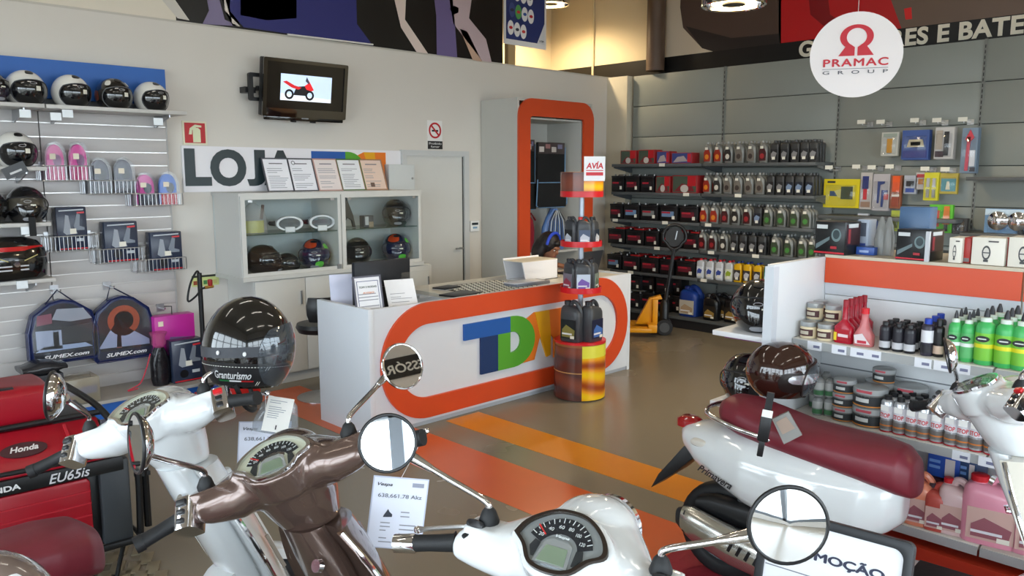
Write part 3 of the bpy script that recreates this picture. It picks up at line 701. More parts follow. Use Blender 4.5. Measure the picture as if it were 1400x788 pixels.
def helmet(kind, shell, label, group=None, visor=VISOR, trim=(40, 40, 44), accents=(), sticker=True, tagc=(232, 228, 214)):
    t = thing('helmet', label, 'helmet', (0, 0, 0), 0, group)
    chin = .03 if kind == 'full' else 0
    part('shell', helm_shell(chin=chin), shell, t, smooth=60)
    if kind == 'jet':
        part('visor', V_JET+MB(), visor, t, smooth=60)
        part('visor_trim', tube([Vector((p.x*1.003, p.y*1.003, p.z)) for p in E_JET], .0042, 6, closed=True), trim, t)
        part('top_vent', patch(rad(20), rad(46), rad(64), 1.02, nu=6, nv=4)[0], C((24, 24, 26), .3), t, smooth=60)
    else:
        part('visor', patch(rad(74), rad(-16), rad(28), 1.025, chin=.0)[0], visor, t, smooth=60)
        part('visor_trim', tube([Vector((p.x*1.003, p.y*1.003, p.z)) for p in patch(rad(74), rad(-16), rad(28), 1.02)[1]], .004, 6, closed=True), trim, t)
        part('chin_vent', patch(rad(20), rad(-42), rad(-30), 1.02, nu=6, nv=3, chin=.034)[0], C((150, 152, 158), .25), t, smooth=60)
        part('top_vent', patch(rad(24), rad(52), rad(66), 1.03, nu=6, nv=4)[0], C((40, 40, 44), .3), t, smooth=60)
    part('neck_roll', tube([sph(2*PI*i/24, HB, HR, .93)+Vector((0, 0, HZ+.004)) for i in range(24)], .01, 6, closed=True), INNER, t)
    for a, e0, e1, az0, c in accents:
        part('graphic', patch(a, e0, e1, 1.012, nu=6, nv=5, az0=az0, chin=chin)[0], c, t, smooth=60)
    if sticker:
        part('price_sticker', patch(rad(7), rad(-6), rad(7), 1.035, nu=2, nv=2, az0=rad(14), sq=0)[0], tagc, t, smooth=0)
        part('brow_logo', ringprism(disc(0, 0, .022, .009, 16), disc(0, 0, .018, .006, 16), -.001, .001).tf(Matrix.Translation(sph(0, rad(15), HR, 1.035)+Vector((0, 0, HZ))) @ Matrix.Rotation(rad(-15), 4, 'X')), (150, 150, 152), t)
    return t
def put_helmet(h, px, pybot, Y, zb, sc=1., rz=0):
    p = ony(px, pybot, Y)
    h.location = (p.x, Y, zb); h.rotation_euler.z = rz; h.scale = (sc, sc, sc)
    return h

# ================================================================== slatted display wall
SY = 6.80
SLAT = mat('slat_panel', (196, 192, 190), .45, noise=.03, scale=5)
GRV = mat('slat_groove', (215, 213, 210), .3, .6)
sl = thing('slatwall_panel', 'pale grey slatted display wall with blue header board', 'display wall', (1.6, SY, 0))
SXL, SXM, SXR = .2, 1.735, 2.665
me_l = mesh('slat', bx(SXL, SXM-.004, SY, SY+.035, 0, .096), SLAT, .003); me_r = mesh('slat', bx(SXM+.004, SXR, SY, SY+.035, 0, .096), SLAT, .003)
gm_l = mesh('groove_strip', bx(SXL, SXM-.004, SY+.004, SY+.02, 0, .010), GRV, 0, 0); gm_r = mesh('groove_strip', bx(SXM+.004, SXR, SY+.004, SY+.02, 0, .010), GRV, 0, 0)
part('backing', bx(SXL, SXR, SY+.035, WY-.005, .1, 2.42), C((150, 150, 150), .6), sl, world=True)
z = 2.118
zs = []
while z > .12: zs.append(z); z -= .1045
for k, z in enumerate([2.118+.1045*2, 2.118+.1045]+zs):
    for me, gm in ((me_l, gm_l), (me_r, gm_r)):
        link('slat', me, sl, (0, 0, z-.0985), world=True); link('groove_strip', gm, sl, (0, 0, z-.002), world=True)
part('header', bx(SXL, SXR+.01, SY-.03, SY+.03, 2.40, 2.685), mat('blue_header', (36, 96, 176), .4, noise=.03), sl, world=True)
part('base_box', bx(SXL, SXR, 6.38, SY+.035, 0, .12), mat('blue_plinth', (36, 92, 172), .4), sl, world=True)
part('base_top', bx(SXL, SXR, 6.36, SY, .12, .145), C((170, 166, 160), .5), sl, world=True)
part('side_post', bx(SXR, SXR+.012, SY, WY-.005, .1, 2.42), C((176, 174, 172), .5), sl, world=True)

def wall_shelf(label, x0, x1, z, d, tags=()):
    t = thing('display_shelf', label, 'shelf', ((x0+x1)/2, SY-.001, z-.03), 0, 'shelves on the slatted wall')
    part('board', bx(x0, x1, SY-d, SY-.002, z-.028, z), C((198, 196, 192), .4), t, bevel=.003, world=True)
    for xx in (x0+.12, x1-.12):
        part('bracket', loft([[(xx+s, SY-.002, z-.029), (xx+s, SY-.002, z-.12), (xx+s, SY-.03, z-.12), (xx+s, SY-d+.05, z-.05), (xx+s, SY-d+.05, z-.029)] for s in (-.005, .005)]), STEEL, t, world=True, smooth=0)
    for px, py in tags:
        p = ony(px, py, SY-d-.004)
        part('tag_clip', bx(p.x-.035, p.x+.035, SY-d-.012, SY-d-.002, p.z-.035, p.z+.02), C((226, 232, 236), .15), t, world=True)
    return t
TZ = 2.335
wall_shelf('top shelf of the slatted wall under the blue header, longer board', 1.70, 2.70, TZ, .36, ((76, 158), (92, 154), (216, 165)))
wall_shelf('top shelf of the slatted wall, board carrying the first white helmet', .7, 1.69, TZ, .36, ((34, 154),))
zA = ony(40, 228, SY-.33).z; zB = ony(40, 305, SY-.33).z; zC = ony(40, 383, SY-.33).z
wall_shelf('narrow shelf holding a single white open-face helmet on the slatted wall', .75, 1.68, zA, .33)
wall_shelf('narrow shelf holding black full-face helmets on the slatted wall', .75, 1.68, zB, .33, ((36, 314),))
wall_shelf('narrow shelf holding the black top case on the slatted wall', .75, 1.68, zC, .33, ((30, 388),))
HY = SY-.17
AI = 'white open-face helmets on the slatted wall'
wh = gloss((232, 230, 224))
put_helmet(helmet('jet', wh, 'white open-face helmet with dark visor, first on the top shelf', AI, trim=(60, 60, 64)), 36, 141, HY, TZ+.001, 1.06, rad(6))
put_helmet(helmet('jet', wh, 'white open-face helmet between another white one and the black helmet', AI, trim=(60, 60, 64)), 98, 145, HY, TZ+.001, 1.03, rad(10))
put_helmet(helmet('jet', gloss((22, 20, 20)), 'black open-face helmet with white patches on the top shelf', None, trim=(90, 90, 92), accents=((rad(12), rad(30), rad(52), rad(-48), C((220, 218, 210), .3)), (rad(10), rad(30), rad(48), rad(46), C((220, 218, 210), .3)), (rad(16), rad(-20), rad(14), rad(-96), C((120, 60, 40), .3)))), 156, 147, HY, TZ+.001, 1.02, rad(6))
put_helmet(helmet('jet', wh, 'white open-face helmet at the end of the top shelf', AI, trim=(60, 60, 64)), 207, 149, HY, TZ+.001, 1.0, rad(10))
put_helmet(helmet('full', gloss((30, 26, 44)), 'dark purple helmet at the far end of the top shelf', None), -12, 138, HY, TZ+.001, .95, rad(10))
put_helmet(helmet('jet', wh, 'white open-face helmet with black paper tag on its own shelf', None, trim=(60, 60, 64)), 22, 223, HY, zA+.001, 1.08, rad(4))
h1 = put_helmet(helmet('full', gloss((16, 16, 18)), 'black full-face helmet with silver chin vent above the top case', None, visor=mat('smoke_visor', (70, 66, 58), .1, coat=1.)), 38, 304, HY, zB+.001, 1.12, rad(-10))
put_helmet(helmet('full', gloss((14, 14, 16)), 'black full-face helmet cut by the wall edge, beside another black one', None), -16, 306, HY, zB+.001, 1.05, rad(0))
# hanging tag and strap
pt = ony(20, 229, SY-.345)
tg = thing('swing_tag', 'black printed paper tag hanging over the shelf edge', 'tag', (pt.x, SY-.345, pt.z))
part('card', bc(0, 0, 0, .15, .004, .08).rot(rad(-24), 'Y').mv(pt.x, SY-.345, pt.z-.02), C((26, 26, 28), .3), tg, world=True)
part('card_print', bc(0, 0, 0, .08, .001, .014).rot(rad(-24), 'Y').mv(pt.x+.005, SY-.348, pt.z-.03), C((200, 200, 200), .4), tg, world=True)
p0 = ony(44, 303, SY-.35); p1 = ony(45, 323, SY-.355)
solo('helmet_strap', 'black strap hanging from the full-face helmet over the shelf', 'strap', bx(p0.x-.022, p0.x+.022, SY-.352, SY-.346, p1.z, p0.z+.03), C((20, 20, 22), .7))
# top case
tc = thing('top_case', 'black motorcycle top case with long red reflector', 'case', (1.30, HY-.02, zC+.001))
def tcr(z, w, d, e=3.2): return [(x, y, z) for x, y in sell(0, 0, w, d, e, 32)]
part('body', loft([tcr(.0, .22, .15), tcr(.02, .255, .17), tcr(.12, .265, .175), tcr(.15, .262, .172)]), gloss((16, 16, 18)), tc, smooth=50)
part('lid', loft([tcr(.155, .262, .172), tcr(.21, .25, .165), tcr(.27, .21, .14), tcr(.295, .13, .09), tcr(.30, .04, .03)]), gloss((14, 14, 16)), tc, smooth=50)
part('reflector', loft([[(x*1.01, y*1.01-.004, z) for x, y in [(.245*math.sin(a), -.165*math.cos(a)**.6 if math.cos(a) > 0 else 0) for a in [rad(-62+i*6.2) for i in range(21)]]] for z in (.205, .235)], closed=False), mat('red_reflector', (190, 24, 26), .2, coat=.6), tc, smooth=50)
part('badge', lathe([(.018, 0), (.018, .006)], 14).rot(PI/2, 'X').mv(.03, -.176, .115), CHROME, tc)
for k in range(2):
    part('silver_print', bx(-.09, .0, -.1795, -.177, .098-k*.026, .108-k*.026), C((190, 190, 194), .4), tc); part('silver_print', bx(.05, .10, -.1795, -.176, .098-k*.026, .108-k*.026), C((190, 190, 194), .4), tc)
for s in (-1, 1): part('silver_flash', bc(0, 0, 0, .09, .003, .006).rot(rad(-24*s), 'Y').mv(.03+s*.09, -.172, .155), C((190, 180, 120), .3, metal=.6), tc)
tc.location.x = ony(8, 384, HY).x-.02; tc.rotation_euler.z = rad(8); tc.scale = (1.08, 1.0, 1.03)

# wire baskets and their packages
def basket(label, px0, px1, pyt, pyb, d=.15):
    Y = SY-d
    x0, x1, z0, z1 = ybox(px0, pyt, px1, pyb, Y)
    t = thing('wire_basket', label, 'basket', ((x0+x1)/2, SY-.004, z0), 0, 'wire baskets on the slatted wall')
    r = .0026; yb = SY-.006
    part('top_rim', tube([(x0, Y, z1), (x1, Y, z1), (x1, yb, z1), (x0, yb, z1)], r*1.5, 6, closed=True), WIRE, t, world=True)
    part('bottom_rim', tube([(x0, Y, z0), (x1, Y, z0), (x1, yb, z0), (x0, yb, z0)], r*1.3, 6, closed=True), WIRE, t, world=True)
    n = 13
    for nm, fn in (('front_wires', lambda u: [(x0+(x1-x0)*u, Y, z0), (x0+(x1-x0)*u, Y, z1)]), ('floor_wires', lambda u: [(x0+(x1-x0)*u, Y, z0), (x0+(x1-x0)*u, yb, z0)])):
        b = MB()
        for i in range(n+1): b.merge(tube(fn(i/n), r, 5))
        o = part(nm, b, WIRE, t, world=True); o['kind'] = 'stuff'
    b = MB()
    for xx in (x0, x1):
        for i in range(4): b.merge(tube([(xx, Y+(yb-Y)*i/3, z0), (xx, Y+(yb-Y)*i/3, z1)], r, 5))
    o = part('side_wires', b, WIRE, t, world=True); o['kind'] = 'stuff'
    for xx in (x0+.02, x1-.05): part('hook_plate', bx(xx, xx+.03, SY-.006, SY-.001, z0, z1+.03), STEEL, t, world=True)
    return t, x0, x1, z0, z1, Y
def pad_pack(label, x, z0, h, w, Y0, col, group, dark=(40, 40, 50), red=None, rz=0):
    """child knee-pad kit in a rounded clear blister"""
    t = thing('blister_pack', label, 'package', (x, Y0, z0), rz, group)
    out = [(-w/2, 0), (w/2, 0), (w/2, h*.6)]+[(w/2*math.cos(rad(a)), h*.6+h*.4*math.sin(rad(a))) for a in range(15, 180, 15)]+[(-w/2, h*.6)]
    part('blister', prism([(a*1.04, b*1.02) for a, b in out], -.004, .075), CLEAR, t, smooth=50)
    part('pad', prism([(a*.84, b*.93+.004) for a, b in out], .006, .062), C(col, .55), t, bevel=.008, smooth=50)
    part('label_card', prism([(a*.8, min(b, h*.36)) for a, b in out[:3]]+[(-w*.4, h*.36)], .002, .005), C(red or dark, .5), t, smooth=0)
    part('mesh_panel', prism(disc(w*.08, h*.52, w*.2, h*.16, 14), .001, .005), C(dark, .6), t, smooth=0)
    part('price_sticker', bx(-w*.28, -.0, -.007, -.0045, h*.55, h*.7), C((232, 222, 204), .6), t)
    return t
bk = [basket('wire basket with two pink pad kits', 57, 128, 227, 247), basket('wire basket with two dark grey pad kits', 118, 190, 247, 265), basket('wire basket with a pink and a blue pad kit', 181, 250, 265, 281)]
GK = 'pad kits in wire baskets'
def two(bkt, ca, cb, la, lb, pys, dk=(40, 40, 50), ra=None, rb=None, cols2=None):
    t, x0, x1, z0, z1, Y = bkt
    w_ = (x1-x0)*.40; zt_ = ony((pys[0]), pys[1], Y+.03).z
    pad_pack(la, x0+(x1-x0)*.29, z0+.004, zt_-z0, w_, Y+.012, ca, GK, dk, ra)
    pad_pack(lb, x0+(x1-x0)*.74, z0+.004, (zt_-z0)*1.02, w_, Y+.012, cb, GK, dk, rb)
two(bk[0], (206, 44, 140), (206, 48, 144), 'pink pad kit in clear blister, in the pink pair', 'pink pad kit in clear blister, in the pink pair', (98, 196), (120, 60, 110), (190, 50, 110), (190, 50, 110))
two(bk[1], (66, 66, 82), (62, 62, 78), 'dark grey pad kit in clear blister, in the grey pair', 'dark grey pad kit in clear blister, in the grey pair', (155, 217), (30, 30, 38), (38, 38, 46), (38, 38, 46))
two(bk[2], (200, 66, 150), (44, 100, 190), 'pink pad kit beside a blue one in the lowest pad basket', 'blue and red pad kit in clear blister', (217, 237), (34, 40, 60), (40, 44, 60), (180, 30, 40))
def seat_pack(label, bkt, px0, px1, pyt, sep=.0):
    t0, x0, x1, z0, z1, Y = bkt
    a = ony(px0, (pyt+340)/2, Y+.02).x; b = ony(px1, (pyt+340)/2, Y+.02).x; zt_ = ony((px0+px1)/2, pyt, Y+.02).z
    return seat_box(label, a, b, z0+.004, zt_, Y+.012, Y+.12)
def seat_box(label, a, b, z0, z1, y0, y1):
    t = thing('seat_cover_pack', label, 'package', ((a+b)/2, y0, z0), 0, 'packed car seat covers')
    part('bag', bx(a, b, y0, y1, z0, z1), mat('navy_packaging', (44, 52, 72), .25, noise=.2, scale=10), t, bevel=.008, world=True)
    w_, h_ = b-a, z1-z0
    def S(nm, pts, col): part(nm, prism([(a+u*w_, z0+v*h_) for u, v in pts], y0-.003, y0), C(col, .3), t, world=True, smooth=0)
    S('print_seat', [(.2, .42), (.3, .82), (.4, .80), (.45, .5), (.62, .46), (.66, .38), (.3, .36)], (150, 156, 166))
    S('print_seat', [(.55, .55), (.68, .85), (.78, .82), (.74, .56), (.9, .52), (.9, .46), (.62, .46)], (120, 128, 140))
    S('print_title', [(.1, .9), (.9, .92), (.9, .95), (.1, .93)], (186, 192, 200)); S('print_mark', [(.68, .84), (.92, .85), (.92, .89), (.68, .88)], (200, 40, 50))
    S('print_foot', [(.06, .02), (.97, .02), (.97, .05), (.06, .05)], (196, 36, 44))
    S('print_roundel', disc(.36, .2, .13, .13*w_/h_, 16), (16, 16, 20)); S('print_number', [(.62, .2), (.86, .2), (.86, .27), (.62, .27)], (190, 196, 204))
    part('price_sticker', bx(a+w_*.42, a+w_*.62, y0-.006, y0-.003, z0+h_*.38, z0+h_*.5), C((230, 226, 214), .6), t, world=True)
    return t
b4 = basket('wire basket under the pads with the uppermost seat cover pack', 64, 137, 323, 343); b5 = basket('wire basket with the middle seat cover pack', 131, 200, 340, 359); b6 = basket('wire basket with the lowest seat cover pack', 188, 255, 354, 371)
seat_pack('navy seat cover pack, uppermost of three in stepped baskets', b4, 77, 119, 283); seat_pack('navy seat cover pack, middle of three in stepped baskets', b5, 142, 188, 303); seat_pack('navy seat cover pack, lowest of three in stepped baskets', b6, 205, 248, 317)

# hooks and hanging kit bags
def hook(px, py, label, L=.16):
    p = ony(px, py, SY-.002)
    t = thing('display_hook', label, 'hook', (p.x, SY-.002, p.z), 0, 'chrome hooks on the slatted wall')
    part('plate', bx(-.03, .03, -.006, 0, -.03, .035), STEEL, t); part('prong', tube([(0, -.005, .0), (0, -L, .0), (0, -L-.01, .014)], .004), CHROME, t)
    return p
def kit_bag(label, px0, px1, pyt, pyb, hookpx, prints, words):
    Y = SY-.135
    x0, x1, z0, z1 = ybox(px0, pyt, px1, pyb, Y)
    w_, h_ = x1-x0, z1-z0
    t = thing('kit_bag', label, 'bag', ((x0+x1)/2, Y, z0), 0, 'accessory bags hung on hooks')
    out = [(x0, z0+.03), (x0+.02, z0), (x1-.02, z0), (x1, z0+.03), (x1, z0+h_*.5), (x1-w_*.08, z0+h_*.78), (x0+w_*.68, z1-.02), (x0+w_*.5, z1), (x0+w_*.32, z1-.02), (x0+w_*.08, z0+h_*.78), (x0, z0+h_*.5)]
    part('pouch', prism(out, Y, Y+.11), mat('navy_vinyl', (26, 38, 84), .25, noise=.2, scale=20), t, bevel=.012, world=True)
    cx_, cz_ = (x0+x1)/2, (z0+z1)/2
    inn = [(cx_+(a-cx_)*.88, cz_+(b-cz_)*.9) for a, b in out]
    part('window', prism(inn, Y-.003, Y), C((52, 48, 48), .25), t, world=True, smooth=0)
    def fr(pts): return [(x0+u*w_, z0+v*h_) for u, v in pts]
    for nm, pts, col in prints: part(nm, prism(fr(pts), Y-.006, Y-.003), C(col, .3), t, world=True, smooth=0)
    part('piping', tube([(a, Y-.002, b) for a, b in out], .006, 6, closed=True), mat('navy_vinyl', (26, 38, 84), .25), t, world=True)
    part('film', prism([(cx_+(a-cx_)*.92, cz_+(b-cz_)*.93) for a, b in out], Y-.010, Y-.008), glassy('glossy_film_%d' % len(MATS), (240, 244, 250), .02, (230, 235, 240), .06, 1.6), t, world=True, smooth=0)
    part('brand_text', fit(text(words, .05, .0006, .0012, shear=.3), x0+w_*.18, x0+w_*.84, z0+h_*.075, z0+h_*.135, Y-.013), C((236, 236, 240), .4), t, world=True, smooth=0)
    part('cord', tube([(cx_-.10, Y+.05, z1-.03), (hookpx.x, Y+.06, hookpx.z+.004), (cx_+.10, Y+.05, z1-.03)], .006), C((24, 30, 60), .6), t, world=True)
    return t
p1 = hook(74, 396, 'chrome hook holding the bag printed with cars'); p2 = hook(146, 391, 'chrome hook holding the bag printed with an orange ring')
kit_bag('navy clear-fronted kit bag printed with cars and a red stripe', 38, 134, 410, 495, p1, [
    ('print_cars', [(.34, .7), (.42, .86), (.8, .84), (.92, .66), (.6, .64)], (206, 200, 196)), ('print_card', [(.12, .62), (.34, .64), (.34, .8), (.14, .78)], (178, 96, 104)),
    ('print_sheet', [(.1, .24), (.46, .22), (.46, .52), (.1, .54)], (214, 214, 222)), ('print_stripe', [(.34, .26), (.42, .26), (.42, .5), (.34, .5)], (190, 36, 44)),
    ('print_dark', [(.46, .3), (.92, .28), (.92, .58), (.46, .56)], (72, 66, 60)), ('print_shine', [(.08, .2), (.9, .2), (.8, .27), (.2, .28)], (206, 214, 232)), ('print_base', [(.06, .06), (.94, .05), (.94, .16), (.06, .17)], (30, 30, 40))], 'SUMEX.com')
kit_bag('navy clear-fronted kit bag printed with a big orange ring', 126, 211, 405, 492, p2, [
    ('print_ring', [(.5+.26*math.cos(rad(a)), .62+.24*math.sin(rad(a))) for a in range(0, 360, 18)], (220, 96, 50)), ('print_centre', [(.5+.16*math.cos(rad(a)), .62+.15*math.sin(rad(a))) for a in range(0, 360, 20)], (150, 146, 146)),
    ('print_shirt', [(.08, .22), (.3, .52), (.42, .66), (.56, .5), (.9, .28), (.9, .2)], (206, 206, 222)), ('print_tie', [(.36, .2), (.44, .2), (.44, .42), (.38, .42)], (224, 130, 110)), ('print_base', [(.06, .06), (.94, .05), (.94, .16), (.06, .17)], (30, 34, 60))], 'SUMEX.com')
hook(219, 421, 'empty chrome hook beside the magenta box', .1)
# magenta box, seat pack, pouch on the base
x0, x1, z0, z1 = ybox(212, 431, 267, 486, SY-.2)
t = thing('magenta_box', 'magenta printed cardboard box hanging by the black helmet', 'box', ((x0+x1)/2, SY-.2, z0))
part('carton', bx(x0, x1, SY-.2, SY-.08, z0, z1), C((188, 36, 150), .35), t, bevel=.004, world=True)
part('print_photo', prism([(x0+.08, z0+.01), (x1-.02, z0+.02), (x1-.02, z0+.14), (x0+.12, z0+.16)], SY-.203, SY-.2), C((120, 90, 140), .3), t, world=True, smooth=0)
part('print_device', prism([(x0+.13, z0+.03), (x1-.06, z0+.03), (x1-.05, z0+.1), (x0+.18, z0+.11)], SY-.205, SY-.203), C((40, 36, 44), .3), t, world=True, smooth=0)
part('price_sticker', bx(x0+.03, x0+.07, SY-.204, SY-.2, z1-.08, z1-.04), C((232, 222, 200), .5), t, world=True)
part('hanger', tube([((x0+x1)/2, SY-.15, z1), ((x0+x1)/2+.02, SY-.1, z1+.06), ((x0+x1)/2, SY, z1+.05)], .004), BLACKP, t, world=True)
part('lower_carton', bx(x0+.02, x1-.02, SY-.19, SY-.08, .147, z0), C((150, 60, 120), .4), t, world=True)
x0, x1, z0, z1 = ybox(236, 481, 274, 530, SY-.33)
seat_box('navy seat cover pack standing on the base under the magenta box', x0, x1+.03, .147, max(z1, .5), SY-.33, SY-.22)
x0, x1, z0, z1 = ybox(207, 487, 235, 527, SY-.3)
t = thing('cable_pouch', 'clear pouch of black cable with red cord on the base', 'pouch', ((x0+x1)/2, SY-.3, .147))
part('bundle', loft([[(x0+(x1-x0)/2+a, SY-.27+b, z) for a, b in sell(0, 0, w_, .05, 2.6, 14)] for z, w_ in ((.147, .06), (.2, .075), (.34, .075), (.42, .05), (.46, .03))]), mat('wrapped_black', (26, 24, 28), .2, noise=.4, scale=25, bump=.4), t, world=True, smooth=60)
part('pouch_neck', lathe([(.03, 0), (.055, .04), (.05, .09), (.07, .13)], 12, (x0+x1)/2, SY-.27, .45), mat('pink_film', (200, 90, 140), .15, alpha=.5), t, world=True)
part('red_cord', tube(smooth_path([(x0, SY-.3, .42), (x0-.04, SY-.3, .3), (x0-.1, SY-.32, .2), (x0-.2, SY-.33, .16), (x0-.12, SY-.33, .165)]), .005), C((196, 50, 70), .6), t, world=True)
# packs on the base, beside the generator
x0, x1, z0, z1 = ybox(84, 509, 135, 548, 6.42)
t = thing('lamp_pack', 'clear pack with blue stripe lying on the base of the slatted wall', 'package', ((x0+x1)/2, 6.45, .147))
part('shell', bx(x0-.04, x1, 6.38, 6.6, .147, .34), mat('smoky_film', (170, 160, 140), .1, alpha=.55), t, bevel=.012, world=True)
part('card', bx(x0-.02, x1-.03, 6.40, 6.56, .15, .21), C((50, 44, 44), .4), t, world=True)
part('blue_band', bx(x0-.02, x1-.02, 6.392, 6.40, .215, .27), C((40, 84, 176), .4), t, world=True)
part('print', bx(x0+.03, x0+.06, 6.388, 6.392, .165, .20), C((200, 40, 40), .4), t, world=True)
x0, x1, z0, z1 = ybox(30, 497, 92, 530, 6.42)
t = thing('flat_pack', 'black and white flat bag lying behind the generator', 'package', ((x0+x1)/2, 6.45, .147))
part('bag', loft([[(x0+(x1-x0)*u, 6.5+b*.12, .147+.30+c*.06*math.sin(PI*max(.12, min(.88, u)))) for b, c in sell(0, 0, 1, 1, 2.5, 12)] for u in (0, .15, .4, .7, .9, 1)]), mat('black_white_film', (40, 40, 44), .15, noise=.8, scale=14, bump=.4), t, world=True, smooth=60)
part('carton', bx(x0+.03, x1-.03, 6.40, 6.6, .147, .40), C((46, 48, 54), .4), t, world=True)
# red floor jack and tyre inflator in front of the cupboard
t = thing('floor_jack', 'low red trolley jack on the floor by the slatted wall', 'jack', (2.72, 6.1, 0))
part('chassis', bx(2.52, 3.02, 6.05, 6.18, .04, .13), C((190, 34, 30), .35), t, bevel=.006, world=True)
part('lift_arm', bx(2.6, 2.9, 6.09, 6.14, .13, .17).rot(0, 'X'), C((40, 80, 170), .4), t, world=True)
part('saddle', lathe([(.05, 0), (.05, .02)], 16, 2.6, 6.115, .17), BLACKP, t, world=True)
for x_ in (2.58, 2.96):
    for y_ in (6.04, 6.19): part('wheel', lathe([(.04, -.012), (.04, .012)], 16).rot(PI/2, 'X').mv(x_, y_, .04), BLACKP, t, world=True)
x_ = ony(275, 420, 6.3).x
t = thing('tyre_inflator', 'black upright inflator with looped hose and brass valve', 'inflator', (x_, 6.3, 0))
part('post', tube([(0, 0, .02), (0, 0, 1.06)], .02), BLACKP, t); part('foot', lathe([(.12, 0), (.12, .015), (.03, .03)], 20), BLACKP, t)
part('hose', tube(smooth_path([(0, 0, 1.05), (-.03, -.02, 1.075), (-.09, -.03, .98), (-.12, -.04, .85), (-.05, -.03, .88), (.0, -.02, .93), (.05, -.02, .94)]), .008), RUBBER, t)
part('valve', tube([(.03, -.02, .94), (.10, -.02, .945)], .013), C((190, 150, 80), .3, metal=.9), t); part('knob', lathe([(.015, 0), (.02, .02), (.02, .05), (.01, .055)], 12, .075, -.02, .95), C((150, 30, 30), .4), t)

# ================================================================== contents of the display cabinet
CYH = 6.56
def cab(h, px, zb, sc, rz=0, Y=CYH):
    p = ony(px, 330, Y); h.location = (p.x, Y, zb); h.scale = (sc,)*3; h.rotation_euler.z = rad(rz); return h
z0 = .982; z1 = SHZ+.001
cab(helmet('full', gloss((34, 14, 12)), 'dark maroon helmet in the lower bay behind glass', None), 358, z0, 1.08, 40)
cab(helmet('full', gloss((16, 16, 18)), 'small black helmet between the maroon and the colourful helmet', None), 391, z0, .72, 40, 6.50)
multi = [(rad(34), rad(30), rad(75), rad(-20), C((190, 70, 36), .25)), (rad(14), rad(20), rad(46), rad(60), C((96, 190, 60), .25)), (rad(18), rad(-40), rad(-15), rad(20), C((90, 190, 70), .25)), (rad(20), rad(-30), rad(10), rad(95), C((200, 170, 50), .25)), (rad(16), rad(0), rad(30), rad(130), C((90, 120, 60), .25)), (rad(10), rad(36), rad(60), rad(100), C((60, 80, 140), .25))]
cab(helmet('full', gloss((34, 34, 62)), 'multicoloured racing helmet in the bay nearer the slatted wall', 'multicoloured racing helmets', accents=multi, visor=mat('blue_visor', (40, 44, 70), .1, coat=1.)), 429, z0, 1.18, -30)
cab(helmet('full', gloss((12, 12, 13)), 'large plain black helmet behind the computer monitor', None), 488, z0, 1.12, -30)
cab(helmet('full', gloss((34, 34, 62)), 'multicoloured racing helmet in the bay nearer the door', 'multicoloured racing helmets', accents=multi, visor=mat('blue_visor', (40, 44, 70), .1, coat=1.)), 541, z0, 1.18, -30)
cab(helmet('full', gloss((13, 13, 15)), 'black helmet with price sticker on the upper glass shelf', None), 542, z1, 1.14, -30)
def goggles(label, px, Y):
    t = thing('goggles', label, 'goggles', (ony(px, 315, Y).x, Y, z1), rad(-12), 'riding goggles on the glass shelf')
    fr = [(u*.085, .05+v*.045*(1-.25*abs(u)**2)-(.018 if abs(u) < .25 and v < 0 else 0)*-1) for u, v in sell(0, 0, 1, 1, 2.6, 26)]
    inn = [(u*.07, .05+(v-.05)*.78) for u, v in [(a/.085, b) for a, b in fr]]
    part('frame', ringprism(fr, inn, -.05, -.005), C((230, 230, 232), .35), t); part('lens', prism(inn, -.035, -.03), mat('goggle_lens', (120, 126, 130), .08, alpha=.6), t, smooth=0)
    part('strap', tube([(-.085, -.02, .05), (-.1, .05, .05), (-.05, .1, .05), (.05, .1, .05), (.1, .05, .05), (.085, -.02, .05)], .014, 6), C((60, 60, 64), .6), t)
    part('nose_guard', bx(-.03, .03, -.055, -.04, .0, .03), C((226, 226, 228), .4), t)
    t.scale = (1.4, 1.2, 1.45)
    return t
goggles('white goggles nearer the yellow visor pack', 394, 6.5); goggles('white goggles nearer the cabinet divider', 438, 6.5)
a = ony(337, 305, 6.48).x; b = ony(363, 305, 6.48).x
t = thing('visor_pack', 'clear bag with bright yellow tinted visor on the glass shelf', 'package', ((a+b)/2, 6.48, z1))
part('visor', loft([[((a+b)/2+.1*math.sin(an), 6.55-.09*math.cos(an), z) for an in [rad(-60+i*10) for i in range(13)]] for z in (z1+.004, z1+.11)], closed=False), mat('yellow_visor', (206, 206, 30), .15, alpha=.85), t, world=True)
part('bag', loft([[((a+b)/2+u*k, 6.53+v*k*.8, z) for u, v in sell(0, 0, .12, .1, 2.5, 16)] for z, k in ((z1+.001, 1), (z1+.12, .98), (z1+.2, .8), (z1+.26, .2))]), mat('thin_bag', (235, 235, 235), .12, alpha=.25), t, world=True)
part('strap_end', tube([((a+b)/2+.06, 6.5, z1+.12), ((a+b)/2+.09, 6.52, z1+.24)], .014), C((110, 90, 84), .5), t, world=True)
x_ = ony(480, 300, 6.45).x
t = thing('wheel_fender', 'dark grey curved motorcycle fender standing in the display bay', 'fender', (x_, 6.5, z1))
part('blade', prism([(-.06, 0), (-.05, .30), (-.02, .31), (.06, .12), (.085, 0), (.06, .005), (.045, .07), (.0, .10), (-.035, .06), (-.045, 0)], 0, .03), C((52, 58, 60), .3), t, bevel=.004)
part('rib', tube([(-.045, -.003, .05), (-.03, -.003, .28)], .005), C((70, 76, 78), .3), t)
a = ony(498, 305, 6.5).x
t = thing('parts_box', 'small printed card box beside the grey fender', 'box', (a, 6.5, z1)); part('carton', bx(0, .11, 0, .08, 0, .11), C((70, 76, 84), .4), t, bevel=.003); part('window', bx(.012, .05, -.002, 0, .02, .1), C((190, 196, 200), .3), t); part('tan_label', bx(.055, .105, -.002, 0, .0, .05), C((150, 136, 116), .5), t)

